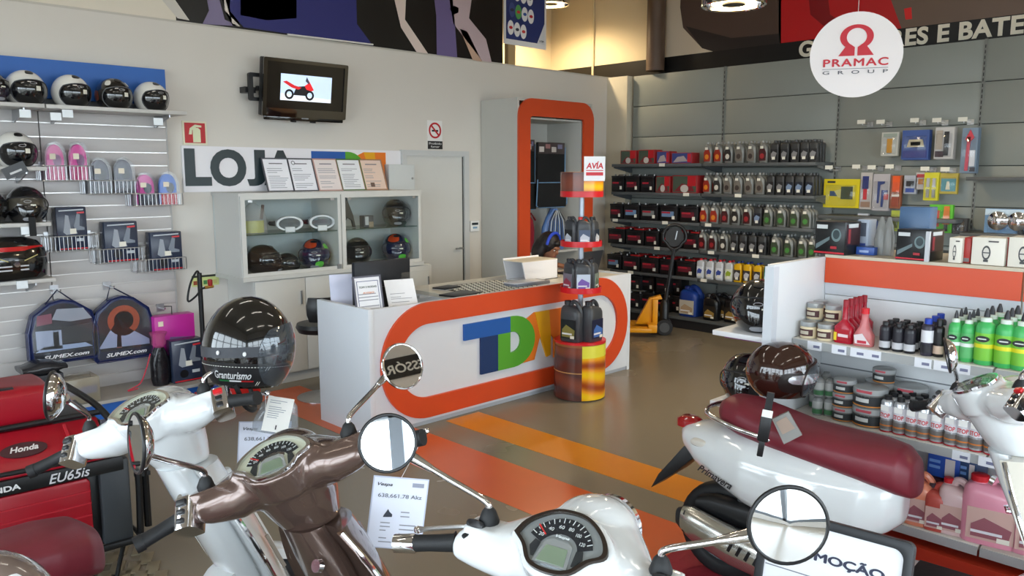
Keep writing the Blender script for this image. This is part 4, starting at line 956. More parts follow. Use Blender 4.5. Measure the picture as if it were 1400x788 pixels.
# ================================================================== oil display stand
OS = onz(795, 551, 0)+Vector((.70, .714, 0))*.215
os_ = thing('oil_stand', 'round oil display stand with small white sign and printed swirl base', 'display stand', (OS.x, OS.y, 0))
FWD = Vector((-.66, -.75, 0)).normalized()      # side of the stand that faces the shop door
R0 = .215
def sector(r, a0, a1, z0, z1, n=20, th=.004):
    return loft([[(rr*math.cos(a0+(a1-a0)*i/n), rr*math.sin(a0+(a1-a0)*i/n), z) for rr, z in ((r, z0), (r+th, z0), (r+th, z1), (r, z1))] for i in range(n+1)])
def swirl(name, c1, c2, c3, sc=2.2):
    m = mat(name, c1, .22)
    if len(m.node_tree.nodes) > 3: return m
    nt = m.node_tree; b = nt.nodes['Principled BSDF']; tcn = nt.nodes.new('ShaderNodeTexCoord'); w_ = nt.nodes.new('ShaderNodeTexWave')
    w_.bands_direction = 'Z'; w_.inputs['Scale'].default_value = sc; w_.inputs['Distortion'].default_value = 7; w_.inputs['Detail'].default_value = 1.5; w_.inputs['Detail Scale'].default_value = .6
    cr = nt.nodes.new('ShaderNodeValToRGB'); e = cr.color_ramp.elements
    e[0].color = lin(c1)+(1,); e[1].color = lin(c2)+(1,); k = e.new(.5); k.color = lin(c3)+(1,)
    nt.links.new(tcn.outputs['Object'], w_.inputs['Vector']); nt.links.new(w_.outputs[0], cr.inputs[0]); nt.links.new(cr.outputs[0], b.inputs['Base Color'])
    return m
SW1 = swirl('swirl_yellow', (150, 62, 22), (236, 190, 20), (224, 140, 30)); SW2 = swirl('swirl_brown', (92, 44, 34), (126, 66, 48), (78, 48, 44), 1.2)
fa = math.atan2(FWD.y, FWD.x)
zt1 = .47
part('drum', lathe([(R0-.006, .01), (R0-.006, zt1)], 40), C((150, 90, 50), .4), os_)
part('drum_wrap', sector(R0-.006, fa-.05, fa+1.9, .012, zt1-.10), SW1, os_, smooth=50)
part('drum_wrap', sector(R0-.006, fa-1.9, fa-.05, .012, zt1-.02), SW2, os_, smooth=50)
part('drum_label', sector(R0-.005, fa-.05, fa+1.7, zt1-.105, zt1-.005), C((222, 216, 70), .3), os_, smooth=50)
part('drum_seam', sector(R0-.004, fa-1.9, fa-.05, .235, .242), C((200, 150, 90), .3), os_, smooth=50)
part('skirt', lathe([(R0-.02, 0), (R0-.02, .012)], 30), BLACKP, os_)
REDT = mat('red_tray', (206, 28, 36), .3)
TRZ = [zt1, .885, 1.262]
tray = mesh('tray', lathe([(.165, 0), (.17, .0), (.17, .045), (.164, .045), (.164, .008), (.02, .008)], 36), REDT)
part('tray', lathe([(R0-.01, 0), (R0, .0), (R0, .018), (.02, .018)], 36, 0, 0, zt1), REDT, os_)
for z in TRZ[1:]: link('tray', tray, os_, (0, 0, z))
part('pole', tube([(0, 0, .3), (0, 0, 1.7)], .022, 14), mat('pole_grey', (170, 178, 190), .3, .3), os_)
part('top_drum', lathe([(.17, 1.66), (.17, 1.86), (.05, 1.862)], 36), C((170, 110, 60), .4), os_)
part('top_wrap', sector(.17, fa-.05, fa+1.8, 1.71, 1.858), SW1, os_, smooth=50); part('top_wrap', sector(.17, fa-1.8, fa-.05, 1.71, 1.858), SW2, os_, smooth=50)
part('top_rim', sector(.171, fa-2.2, fa+2.2, 1.662, 1.708), REDT, os_, smooth=50)
ca = deep(806, 232, 5.95)
Ms = Matrix.Translation((OS.x+FWD.x*.19+.05, OS.y+FWD.y*.19-.05, 1.79)) @ Matrix.Rotation(rad(-44), 4, 'Z')
part('sign_board', bx(-.083, .083, -.004, .004, 0, .19).tf(Ms), C((238, 238, 240), .35), os_, world=True)
part('sign_text', fit(text('AVÍA', .05, .0008, .0016, shear=.12), -.066, .068, .095, .152, -.005).tf(Ms), C((200, 30, 44), .4), os_, world=True, smooth=0)
part('sign_bar', bx(-.066, .068, -.006, -.004, .042, .068).tf(Ms), C((206, 44, 56), .4), os_, world=True); part('sign_bar', bx(-.066, .068, -.006, -.004, .078, .085).tf(Ms), C((206, 44, 56), .4), os_, world=True)

# oil cans: five-litre and four-litre jugs (face -y)
JUG = mat('jug_grey', (62, 64, 68), .35, noise=.1, scale=12)
def jug(name, label, h, w, d, body, labc, capc=(40, 40, 44), group=None, handle=True, lab2=None, cat='oil can'):
    t = thing(name, label, cat, (0, 0, 0), 0, group)
    def sec(z, k=1., sh=0, kd=1.): return [(sh+a, b, z) for a, b in sell(0, 0, w/2*k, d/2*kd, 4, 24)]
    part('body', loft([sec(0, .94, 0, .94), sec(.008), sec(h*.62), sec(h*.72, .97, 0, .98), sec(h*.80, .86, -w*.04, .9), sec(h*.86, .5, -w*.16, .7), sec(h*.88, .3, -w*.2, .55)]), body, t, smooth=45)
    part('spout', lathe([(w*.13, 0), (w*.13, h*.06)], 14, -w*.24, 0, h*.86), body, t)
    part('cap', lathe([(w*.15, 0), (w*.15, h*.08), (w*.13, h*.09)], 14, -w*.24, 0, h*.90), capc, t)
    if handle:
        part('handle', tube(smooth_path([(-w*.08, 0, h*.86), (w*.02, 0, h*.96), (w*.2, 0, h*.95), (w*.38, 0, h*.82), (w*.42, 0, h*.6)]), d*.14, 8), body, t)
    part('label', bx(-w*.38, w*.38, -d/2-.0015, -d/2+.004, h*.08, h*.55), labc, t)
    part('label_emblem', prism([(-w*.3, h*.12), (w*.3, h*.12), (w*.34, h*.3), (-w*.1, h*.42), (-w*.3, h*.3)], -d/2-.003, -d/2-.0015), lab2 or C((190, 196, 206), .3), t, smooth=0)
    part('label_text', bx(-w*.3, w*.2, -d/2-.004, -d/2-.003, h*.18, h*.22), C((225, 225, 230), .4), t)
    part('price_sticker', bx(w*.12, w*.32, -d/2-.0045, -d/2-.003, h*.09, h*.16), C((232, 228, 214), .5), t)
    return t
def around(tn, ang, r, z): return (OS.x+math.cos(ang)*r, OS.y+math.sin(ang)*r, z), ang+PI/2
BLK = C((22, 24, 28), .35)
GJ = 'oil jugs on the round stand'
def place(h, ang, r, z):
    loc, rz = around(None, ang, r, z); h.location = loc; h.rotation_euler.z = rz; return h
zf = zt1+.019
place(jug('oil_jug', 'large dark grey oil jug with black and gold label on the stand base', .335, .19, .125, JUG, BLK, group=GJ, lab2=C((130, 120, 60), .35)), fa-.72, .115, zf)
place(jug('oil_jug', 'large dark grey oil jug with blue racing label on the stand base', .335, .19, .125, JUG, C((26, 30, 60), .35), group=GJ, lab2=C((70, 110, 180), .3)), fa+.80, .115, zf)
zf = TRZ[1]+.009
place(jug('oil_jug', 'grey oil can with red and blue striped label on the middle tray', .27, .145, .085, JUG, C((120, 116, 130), .35), group=GJ, lab2=C((150, 60, 80), .35)), fa-1.05, .095, zf)
place(jug('oil_jug', 'grey oil can with white and blue label facing out on the middle tray', .27, .145, .085, JUG, C((196, 206, 222), .35), group=GJ, lab2=C((120, 90, 170), .35)), fa+.02, .10, zf)
place(jug('oil_jug', 'grey oil can with pale green label on the middle tray', .27, .145, .085, JUG, C((130, 142, 132), .35), group=GJ, lab2=C((90, 110, 90), .35)), fa+1.15, .095, zf)
zf = TRZ[2]+.009
place(jug('oil_jug', 'grey oil can with dark label on the upper tray', .235, .12, .075, JUG, BLK, group=GJ), fa-1.0, .10, zf)
place(jug('oil_jug', 'grey oil can with blue label and red cap on the upper tray', .235, .12, .075, JUG, C((70, 84, 110), .35), capc=(190, 30, 30), group=GJ), fa+.06, .10, zf)
place(jug('oil_jug', 'grey oil can with navy label on the upper tray', .235, .12, .075, JUG, C((34, 44, 60), .35), group=GJ), fa+1.05, .10, zf)

# ================================================================== grey wall shelving
GX = 8.55
gs = thing('wall_shelving', 'tall grey metal wall shelving with slotted uprights and panels', 'shelving', (GX, 4, 0))
PANM = mat('gondola_panel', (142, 146, 140), .4, noise=.04, scale=3)
cols = [6.50, 5.16, 3.78, 2.42, 1.06]; rows = [3.09, 2.70, 2.31, 1.92, 1.53, 1.14, .75, .36, .02]
for i in range(4):
    for k in range(8):
        part('panel', bx(GX, GX+.03, cols[i+1]+.012, cols[i]-.012, rows[k+1]+.004, rows[k]-.004), PANM, gs, bevel=.003, world=True)
part('backing', bx(GX+.03, WX-.13, 1.0, 6.5, 0, 3.08), C((70, 72, 70), .7), gs, world=True)
slot = MB()
for y in cols[1:]:
    part('upright', bx(GX-.006, GX+.03, y-.013, y+.013, .02, 3.09), C((120, 122, 118), .4), gs, world=True)
    for k in range(58): slot.merge(bx(GX-.0075, GX-.005, y-.004, y+.004, .1+k*.051, .13+k*.051))
o = part('slots', slot, C((24, 24, 24), .6), gs, world=True, smooth=0); o['kind'] = 'stuff'
GSH = [1.965, 1.617, 1.272, .955, .622]; GF = 8.12
TAG = C((228, 226, 214), .5)
tags = {0: ((905, 224),), 1: ((938, 264), (1009, 267)), 2: ((841, 301), (909, 306), (968, 309)), 3: ((898, 339), (972, 345), (1033, 349)), 4: ((862, 369), (962, 383))}
for k, z in enumerate(GSH):
    for a, b in ((6.48, 5.17), (5.15, 3.80)):
        s = part('shelf', bx(GF, GX-.002, b, a, z-.035, z), DARKMET, gs, bevel=.003, world=True)
        part('bracket', loft([[(GX-.006, y, z-.036), (GX-.006, y, z-.11), (GX-.05, y, z-.11), (GF+.04, y, z-.05), (GF+.04, y, z-.036)] for y in (a-.006, a)]), DARKMET, s, world=True, smooth=0)
        part('bracket', loft([[(GX-.006, y, z-.036), (GX-.006, y, z-.11), (GX-.05, y, z-.11), (GF+.04, y, z-.05), (GF+.04, y, z-.036)] for y in (b, b+.006)]), DARKMET, s, world=True, smooth=0)
    for px, py in tags[k]:
        p = onx(px, py, GF-.004); part('price_tag', bx(GF-.006, GF-.001, p.y-.04, p.y+.04, z-.034, z+.004), TAG, gs, world=True)
part('base_shelf', bx(8.07, GX, 3.8, 6.48, .11, .14), DARKMET, gs, world=True); part('kick_board', bx(8.09, 8.12, 3.8, 6.48, 0, .11), C((34, 34, 36), .5), gs, world=True)
zr = onx(1360, 242, 8.2).z
part('shelf', bx(8.2, GX-.002, 1.1, 2.40, zr-.035, zr), DARKMET, gs, bevel=.003, world=True)
for zz_ in (.3, .7, 1.1, 1.42): part('shelf', bx(8.15, GX-.002, 2.44, 3.76, zz_-.035, zz_), DARKMET, gs, bevel=.003, world=True)
zr2 = onx(1360, 320, 8.2).z
part('shelf', bx(8.15, GX-.002, 1.1, 2.40, zr2-.035, zr2), DARKMET, gs, bevel=.003, world=True)

# oil bottles (face -y before turning)
def bottle_proto(kind, body, lab, cap, emblem):
    t = thing('oil_bottle', 'x', 'bottle', (0, 0, 0))
    if kind == 'round':
        w, d, h = .105, .06, .235
        def S(z, x0, x1, k=1.): return [((x0+x1)/2+a, b, z) for a, b in sell(0, 0, (x1-x0)/2, d/2*k, 3, 18)]
        b = loft([S(0, -.046, .048, .9), S(.006, -.05, .052), S(.12, -.05, .052), S(.16, -.05, .05), S(.185, -.046, .036), S(.205, -.036, .008, .8), S(.215, -.032, -.004, .6)])
        part('body', b, body, t, smooth=45)
        part('cap', lathe([(.015, 0), (.015, .024), (.012, .026)], 10, -.018, 0, .212), cap, t)
        part('label', prism([(-.044, .02), (.036, .02), (.04, .10), (.02, .15), (-.03, .155), (-.046, .12)], -d/2-.0012, -d/2+.004), lab, t, smooth=0)
        part('emblem', prism(disc(-.006, .07, .026, .03, 12), -d/2-.0024, -d/2-.001), emblem, t, smooth=0)
        part('price_sticker', bx(-.03, .006, -d/2-.004, -d/2-.0022, .15, .178), TAG, t)
    else:
        w, d, h = .094, .058, .235
        def S(z, k, kd=1.): return [(a, b, z) for a, b in sell(0, 0, w/2*k, d/2*kd, 5, 18)]
        part('body', loft([S(0, .92, .9), S(.006, 1), S(.185, 1), S(.20, .9, .9), S(.208, .45, .6), S(.214, .4, .55)]), body, t, smooth=45)
        part('cap', lathe([(.018, 0), (.018, .022), (.015, .024)], 10, 0, 0, .212), cap, t)
        part('label', bx(-w*.42, w*.42, -d/2-.0012, -d/2+.004, .02, .14), lab, t)
        part('emblem', prism([(-.03, .05), (.02, .06), (.034, .10), (-.01, .12), (-.034, .09)], -d/2-.0024, -d/2-.001), emblem, t, smooth=0)
        part('price_sticker', bx(-.02, .016, -d/2-.004, -d/2-.0022, .03, .06), TAG, t)
    return t
GB = mat('bottle_grey', (122, 124, 122), .38, .2); GD = mat('bottle_dark', (56, 57, 58), .38)
GREYC = C((150, 152, 150), .4)
BP = {
 'r': (bottle_proto('round', GB, C((150, 44, 30), .35), GREYC, C((214, 130, 40), .35)), 'grey oil bottle with red and orange label'),
 'd': (bottle_proto('round', GB, C((66, 26, 28), .35), GREYC, C((150, 40, 44), .35)), 'grey oil bottle with dark red label'),
 'k': (bottle_proto('round', GB, C((46, 44, 42), .35), GREYC, C((206, 202, 190), .35)), 'grey oil bottle with black and white label'),
 'w': (bottle_proto('round', GB, C((110, 104, 96), .35), GREYC, C((60, 50, 46), .35)), 'grey oil bottle with beige and brown label'),
 'g': (bottle_proto('round', GB, C((60, 70, 52), .35), GREYC, C((70, 130, 60), .35)), 'grey oil bottle with green label'),
 's': (bottle_proto('square', GD, C((34, 34, 36), .35), C((70, 72, 74), .4), C((130, 130, 132), .35)), 'square dark grey oil bottle with black label'),
 'n': (bottle_proto('square', GD, C((28, 32, 44), .35), C((70, 72, 74), .4), C((120, 140, 170), .35)), 'square dark grey oil bottle with navy label'),
 'b': (bottle_proto('square', C((196, 200, 206), .3), C((222, 226, 234), .35), C((190, 34, 44), .4), C((60, 80, 160), .35)), 'silver bottle with blue mark and red cap'),
 'l': (bottle_proto('square', C((190, 194, 196), .3), C((214, 220, 200), .35), C((190, 34, 44), .4), C((150, 170, 50), .35)), 'silver bottle with lime mark and red cap'),
 'y': (bottle_proto('square', C((218, 170, 24), .35), C((60, 56, 60), .35), C((34, 60, 130), .4), C((190, 190, 196), .35)), 'yellow oil bottle with dark label'),
 't': (bottle_proto('square', C((20, 104, 96), .35), C((60, 130, 126), .35), C((30, 60, 120), .4), C((190, 210, 206), .35)), 'teal green oil bottle'),
}
ORD = ['top', 'second', 'third', 'fourth', 'fifth']
stock = [
 (0, [(967, 'r'), (981, 'r'), (995, 'k'), (1010, 'w'), (1026, 'w'), (1042, 'd'), (1057, 's'), (1071, 's'), (1085, 's'), (1098, 's'), (1110, 's')]),
 (1, [(966, 'r'), (980, 'k'), (994, 'w'), (1008, 'w'), (1023, 'w'), (1038, 'w'), (1052, 's'), (1065, 's'), (1078, 'n'), (1091, 'n'), (1105, 'n')]),
 (2, [(962, 'r'), (976, 'r'), (991, 'd'), (1005, 'k'), (1021, 'd'), (1035, 'n'), (1049, 'g'), (1067, 'g'), (1085, 'g'), (1101, 'g')]),
 (3, [(960, 'd'), (974, 'd'), (989, 'k'), (1003, 's'), (1015, 's'), (1028, 's'), (1041, 's'), (1059, 'g'), (1077, 'g'), (1096, 'g'), (1110, 'g')]),
 (4, [(957, 'b'), (970, 'b'), (983, 'b'), (996, 'l'), (1008, 'y'), (1021, 'y'), (1035, 'y'), (1049, 't')]),
]
for k, items in stock:
    for px, kd in items:
        proto, lab = BP[kd]; X = GF+.055
        p = onx(px, 270+k*35, X)
        dup(proto, (X, p.y, GSH[k]+.001), RX+random.uniform(-.05, .05), '%s, front row of the %s wall shelf' % (lab, ORD[k]), 'oil bottles on the wall shelving')
        for r in (1, 2):
            if k == 4 and r == 2: continue
            dup(proto, (X+.075*r, p.y+random.uniform(-.004, .004), GSH[k]+.001), RX, '%s, back row of the %s wall shelf' % (lab, ORD[k]), 'oil bottles on the wall shelving')
for v in BP.values(): drop(v[0])

# car batteries
BB = mat('battery_black', (22, 22, 24), .35, noise=.15, scale=20)
def battery(lab, w, d, h, label, red=False, group='car batteries on the wall shelving'):
    t = thing('car_battery', label, 'battery', (0, 0, 0), 0, group)
    part('case', bx(-w/2, w/2, 0, d, 0, h*.84), BB, t, bevel=.004)
    part('lid', bx(-w/2-.003, w/2+.003, -.003, d+.003, h*.84, h*.95), C((30, 30, 33), .35), t, bevel=.004)
    for s in (-1, 1):
        part('terminal', lathe([(.012, 0), (.010, .02)], 8, s*w*.36, d*.25, h*.95), C((150, 150, 150), .4, metal=.8), t)
    part('handle', tube([(-w*.3, d*.5, h*.95), (-w*.28, d*.5, h*1.0), (w*.28, d*.5, h*1.0), (w*.3, d*.5, h*.95)], .006, 6), BLACKP, t)
    if red: part('red_cover', bx(-w*.1, w*.46, d*.1, d*.6, h*.95, h*1.03), C((170, 30, 34), .4), t, bevel=.004)
    part('label', bx(-w*.4, w*.3, -.0025, .003, h*.28, h*.60), lab, t)
    part('label_stripe', bx(-w*.4, w*.1, -.004, -.0025, h*.48, h*.58), C((170, 40, 56), .4), t)
    part('price_sticker', bx(w*.2, w*.36, -.005, -.0028, h*.14, h*.34), TAG, t)
    return t
LR, LB, LK = C((104, 30, 44), .4), C((110, 140, 176), .4), C((40, 34, 38), .4)
def wide(px0, px1, k): 
    X = GF+.02; return onx(px0, 260+k*35, X).y-onx(px1, 260+k*35, X).y
bats = [
 (1, [(835, 852, LK, 0, 'plain black'), (854, 873, LR, 0, 'maroon labelled'), (875, 893, LK, 0, 'black labelled')]),
 (2, [(833, 850, LR, 0, 'maroon labelled'), (852, 873, LB, 0, 'blue labelled'), (875, 898, C((120, 124, 124), .4), 0, 'grey labelled'), (901, 925, LB, 0, 'wide blue labelled'), (928, 953, LR, 0, 'maroon labelled')]),
 (3, [(830, 853, LR, 1, 'red topped'), (855, 879, LR, 1, 'red topped'), (881, 899, LR, 0, 'dark topped'), (902, 929, LR, 1, 'red topped'), (933, 954, LR, 1, 'red topped')]),
 (4, [(829, 848, LB, 0, 'blue labelled'), (850, 873, LR, 1, 'red topped'), (875, 899, LR, 1, 'red topped'), (901, 920, LR, 1, 'red topped'), (923, 949, LR, 1, 'red topped')])]
for k, items in bats:
    for a, b, lb, red, ds in items:
        w_ = wide(a, b, k)-.008; y = onx((a+b)/2, 260+k*35, GF+.02).y
        h_ = .20 if k != 1 else .21
        t = battery(lb, w_, .19, h_, '%s car battery on the %s wall shelf' % (ds, ORD[k]), red)
        t.location = (GF+.02, y, GSH[k]+.001); t.rotation_euler.z = RX
        if k > 2:
            t2 = dup(t, (GF+.225, y+.02, GSH[k]+.001), RX, '%s car battery, back row of the %s wall shelf' % (ds, ORD[k]))
def carton(name, label, cat, w, d, h, m, prints=(), group=None, bevel=.003):
    """printed carton, front on -y, origin at the middle of the front lower edge"""
    t = thing(name, label, cat, (0, 0, 0), 0, group)
    part('carton', bx(-w/2, w/2, 0, d, 0, h), m, t, bevel=bevel)
    for i, (nm, pts, col) in enumerate(prints):
        part(nm, prism([((u-.5)*w, v*h) for u, v in pts], -.0012-.0005*i, 0), C(col, .35), t, smooth=0)
    return t
RB = [('print_field', [(.04, .05), (.96, .05), (.96, .95), (.04, .95)], (70, 84, 72)), ('print_bike', [(.1, .1), (.4, .55), (.8, .4), (.9, .1)], (120, 36, 44)), ('print_wheel', disc(.5, .25, .16, .22, 14), (190, 186, 180)), ('print_red', [(.62, .4), (.95, .4), (.95, .95), (.62, .95)], (180, 32, 40))]
BBX = [('print_field', [(.04, .05), (.96, .05), (.96, .95), (.04, .95)], (60, 74, 130)), ('print_bike', [(.1, .1), (.3, .6), (.6, .7), (.8, .2)], (170, 160, 160)), ('print_red', [(.78, .1), (.95, .1), (.95, .9), (.78, .9)], (186, 40, 50))]
for k, a, b, pyt, pr, lab in ((0, 847, 869, 206, RB, 'green and red battery carton, end of the top wall shelf'), (0, 871, 894, 205, RB, 'green and red battery carton between two others on the top shelf'), (0, 896, 914, 207, BBX, 'blue and red battery carton beside a blue pair'), (0, 916, 945, 209, BBX, 'wide blue and red battery carton near the oil bottles'),
                             (1, 895, 915, 241, RB, 'green and red battery carton beside black batteries'), (1, 917, 952, 240, RB, 'wide green and red battery carton on the second wall shelf')):
    w_ = wide(a, b, k)-.008; y = onx((a+b)/2, 260+k*35, GF+.02).y; h_ = onx((a+b)/2, pyt, GF+.02).z-GSH[k]
    t = carton('battery_carton', lab, 'box', w_, .16, h_, C((150, 40, 44), .4), pr, 'battery cartons'); t.location = (GF+.02, y, GSH[k]+.001); t.rotation_euler.z = RX
# floor level: blue canister, black cans
zb = .141
p = onx(938, 430, 8.15)
t = jug('blue_canister', 'blue plastic canister with beige label on the lowest wall shelf', .36, .26, .24, C((28, 60, 140), .4), C((190, 184, 170), .5), capc=(30, 50, 120), cat='canister', lab2=C((176, 150, 120), .4)); t.location = (8.27, p.y, zb); t.rotation_euler.z = RX
for i, (px, x_) in enumerate(((972, 8.16), (986, 8.30), (1001, 8.22), (1014, 8.34))):
    t = jug('oil_can', 'black oil can with gold and white print on the lowest wall shelf', .31, .20, .13, C((18, 18, 20), .3), C((40, 34, 28), .4), group='black oil cans on the lowest shelf', lab2=C((150, 120, 60), .35)); t.location = (x_+.02, onx(px, 430, x_).y, zb); t.rotation_euler.z = RX+.2*(i % 2)
for i, (px, x_) in enumerate(((866, 8.2), (884, 8.25), (905, 8.22), (921, 8.3))):
    t = battery(LK, .2, .17, .2+.02*(i % 2), 'black car battery on the lowest wall shelf behind the pallet truck', False, 'black batteries on the lowest shelf'); t.location = (x_, onx(px, 425, x_).y, zb); t.rotation_euler.z = RX
    dup(t, (x_, t.location.y, zb+.235), RX)

# ------------------------------------------------------------------ hooks and blister packs on the wall panels
def peg(px, py, L=.2):
    p = onx(px, py, GX-.008)
    t = thing('peg_hook', 'x', 'hook', (GX-.008, p.y, p.z), RX, 'wire hooks with price flags on the grey panels')
    part('prong', tube([(0, 0, 0), (0, -L, 0), (0, -L, .012)], .004, 6), WIRE, t); part('upper_wire', tube([(0, 0, .03), (0, -L-.015, .03)], .003, 6), WIRE, t)
    part('price_flag', bx(-.045, .035, -L-.022, -L-.018, .01, .05), TAG, t); part('back_plate', bx(-.03, .03, -.005, 0, -.01, .04), STEEL, t)
    return t
for i, (px, py) in enumerate(((1190, 172), (1216, 172), (1262, 170), (1292, 170), (1327, 169))):
    peg(px, py)['label'] = ('bare wire hook with a price flag above the yellow box', 'wire hook carrying the amber tube pack', 'wire hook carrying the blue lamp pack', 'wire hook carrying the black torch pack', 'wire hook carrying the long red pack')[i]
for i, (px, py) in enumerate(((1146, 233), (1183, 232), (1204, 233), (1228, 232), (1276, 235), (1303, 236))):
    peg(px, py)['label'] = 'lower row wire hook with a price flag over small packs'
def blister(label, px0, py0, px1, py1, X, card, prints, n=2, cat='package', group='blister packs on the grey wall'):
    y0, y1, z0, z1 = xbox(px0, py0, px1, py1, X)
    w_, h_ = y1-y0, z1-z0
    t = thing('blister_pack', label, cat, (X, (y0+y1)/2, z0), RX, group)
    part('card', bx(-w_/2, w_/2, 0, .004, 0, h_), C(card, .4), t)
    for i, (nm, pts, col) in enumerate(prints): part(nm, prism([((u-.5)*w_, v*h_) for u, v in pts], -.012 if nm.startswith('item') else -.003-.0004*i, 0), C(col, .3), t, smooth=0)
    part('bubble', bx(-w_*.42, w_*.42, -.03, -.002, h_*.06, h_*.8), CLEAR, t, bevel=.008)
    for k in range(1, n): part('card_behind', bx(-w_/2+.006*k, w_/2+.004*k, .02*k, .02*k+.012, -.004*k, h_), C(tuple(int(c*.9) for c in card), .4), t)
    return t
XB = GX-.2
R4 = lambda a, b, c, d: [(a, b), (c, b), (c, d), (a, d)]
blister('clear pack with an amber tube hung on the grey panel', 1205, 181, 1228, 213, XB, (190, 190, 182), [('item_tube', R4(.36, .12, .66, .72), (196, 140, 40)), ('print_top', R4(.1, .8, .9, .95), (150, 160, 150))])
blister('blue pack with a silver work lamp hung on the grey panel', 1233, 178, 1270, 218, XB, (56, 84, 150), [('item_lamp', [(.2, .42), (.84, .42), (.76, .68), (.28, .68)], (190, 180, 150)), ('item_lens', R4(.34, .47, .7, .6), (50, 46, 44)), ('print_car', [(.2, .12), (.8, .1), (.7, .24), (.3, .24)], (150, 60, 80)), ('print_shade', R4(.05, .05, .95, .3), (50, 60, 130))], 3)
blister('clear pack with a black torch hung on the grey panel', 1278, 174, 1304, 217, XB, (196, 194, 192), [('item_torch', R4(.5, .1, .74, .86), (28, 28, 32)), ('print_side', R4(.05, .3, .4, .9), (176, 164, 150)), ('print_tag', R4(.54, .55, .7, .8), (214, 216, 220)), ('print_foot', R4(.05, .05, .5, .24), (60, 40, 50))], 3)
blister('long pack with a pink-red tool hung at the end of the hooks', 1314, 175, 1336, 236, XB, (120, 140, 160), [('item_shaft', [(.3, .04), (.5, .04), (.56, .8), (.36, .8)], (200, 70, 90)), ('item_head', [(.22, .74), (.5, .68), (.78, .78), (.52, .96)], (206, 50, 66)), ('print_white', R4(.56, .14, .9, .5), (206, 208, 214)), ('print_dark', R4(.62, .02, .95, .12), (50, 50, 60))], 3)
blister('large yellow boxed work light on the lower hooks', 1126, 245, 1175, 284, XB+.05, (214, 196, 20), [('item_panel', R4(.5, .3, .82, .74), (56, 66, 44)), ('print_screen', R4(.18, .4, .42, .58), (60, 80, 110)), ('print_beam', [(.3, .58), (.85, .78), (.8, .3), (.42, .36)], (206, 200, 120)), ('print_title', R4(.1, .86, .32, .93), (50, 50, 50))], 2)
blister('blue and red screwdriver pack beside the yellow box', 1176, 236, 1192, 286, XB+.05, (186, 180, 176), [('item_handle', R4(.2, .55, .7, .9), (40, 50, 110)), ('item_tip', R4(.3, .26, .6, .55), (196, 40, 50)), ('print_foot', R4(.1, .05, .9, .2), (150, 120, 100))])
blister('pack of blue hex tools and printed cards on the lower hooks', 1193, 238, 1216, 288, XB+.05, (176, 172, 176), [('item_tool', [(.3, .2), (.4, .2), (.45, .7), (.7, .74), (.7, .8), (.3, .8)], (40, 60, 120)), ('item_tool_low', [(.55, .1), (.65, .1), (.7, .5), (.9, .5), (.9, .56), (.55, .56)], (40, 60, 120)), ('print_red', R4(.6, .3, .95, .45), (190, 90, 90))], 3)
blister('pack of orange straps on the lower hooks', 1217, 240, 1232, 285, XB+.05, (150, 90, 60), [('item_upper', R4(.2, .5, .85, .98), (224, 84, 24)), ('item_band', R4(.2, .36, .85, .42), (220, 210, 200)), ('item_lower', R4(.2, .05, .85, .34), (150, 66, 40))])
blister('small white and blue pack on the lower hooks', 1236, 240, 1253, 265, XB+.05, (176, 180, 190), [('item_black', R4(.2, .4, .8, .7), (34, 34, 38)), ('print_blue', R4(.15, .08, .85, .3), (50, 80, 160))])
blister('small white and red pack beside the yellow spark plug card', 1252, 236, 1266, 259, XB+.05, (190, 184, 182), [('item_knob', R4(.3, .3, .75, .62), (176, 110, 40)), ('print_red', R4(.1, .7, .9, .9), (180, 50, 56))])
blister('yellow card of four silver plugs on the lower hooks', 1263, 236, 1283, 274, XB+.03, (214, 206, 40), [('item_plug', R4(.2, .48, .4, .8), (186, 186, 186)), ('item_plug', R4(.6, .48, .8, .8), (186, 186, 186)), ('item_plug', R4(.2, .1, .4, .4), (150, 150, 140)), ('item_plug', R4(.6, .1, .8, .4), (150, 150, 140))])
blister('yellow and teal card with one silver plug on the lower hooks', 1285, 237, 1309, 265, XB+.05, (190, 170, 70), [('print_teal', R4(.08, .12, .92, .74), (90, 150, 160)), ('item_plug', [(.36, .2), (.6, .2), (.54, .6), (.42, .6)], (220, 214, 190))])
blister('bright green card with orange torches below the hooks', 1270, 280, 1302, 318, XB, (96, 190, 50), [('item_torch', [(.6, .3), (.9, .3), (.86, .95), (.64, .95)], (214, 120, 40)), ('item_stem', R4(.68, .05, .82, .3), (50, 40, 36)), ('print_box', R4(.02, .2, .45, .8), (196, 80, 60))])
blister('dark pack of small tools below the green card', 1302, 299, 1322, 320, XB, (60, 58, 56), [('item_tool', R4(.2, .2, .35, .8), (30, 28, 28)), ('item_tool', R4(.6, .2, .8, .8), (96, 80, 60))])
t = blister('pale blue pack with two round headlamps on the wall shelf', 1346, 286, 1412, 322, XB, (110, 150, 190), [('print_film', R4(.0, .75, 1, .98), (190, 210, 226))], 2)
w_ = xbox(1346, 286, 1412, 322, XB); ww = w_[1]-w_[0]
for u in (.3, .72): part('headlamp', lathe([(.09, 0), (.085, .03), (.05, .045), (.02, .05)], 22).rot(PI/2, 'X').mv((u-.5)*ww, -.004, .13), CHROME, t)
part('dark_lamp', lathe([(.03, 0), (.02, .02)], 14).rot(PI/2, 'X').mv(.28*ww, -.004, .03), BLACKP, t)
for i, (a, b, c, d, cols_) in enumerate(((1172, 292, 1186, 318, (190, 196, 206)), (1187, 300, 1200, 322, (60, 80, 140)), (1200, 296, 1216, 322, (160, 164, 168)), (1218, 288, 1230, 316, (170, 180, 70)))):
    blister(('narrow silver pack', 'small blue pouch', 'grey tool pouch', 'small olive card')[i]+' hung low on the grey panels behind the island', a, b, c, d, XB+.04, cols_, [('item_core', R4(.25, .15, .75, .7), tuple(int(v*.55) for v in cols_))])

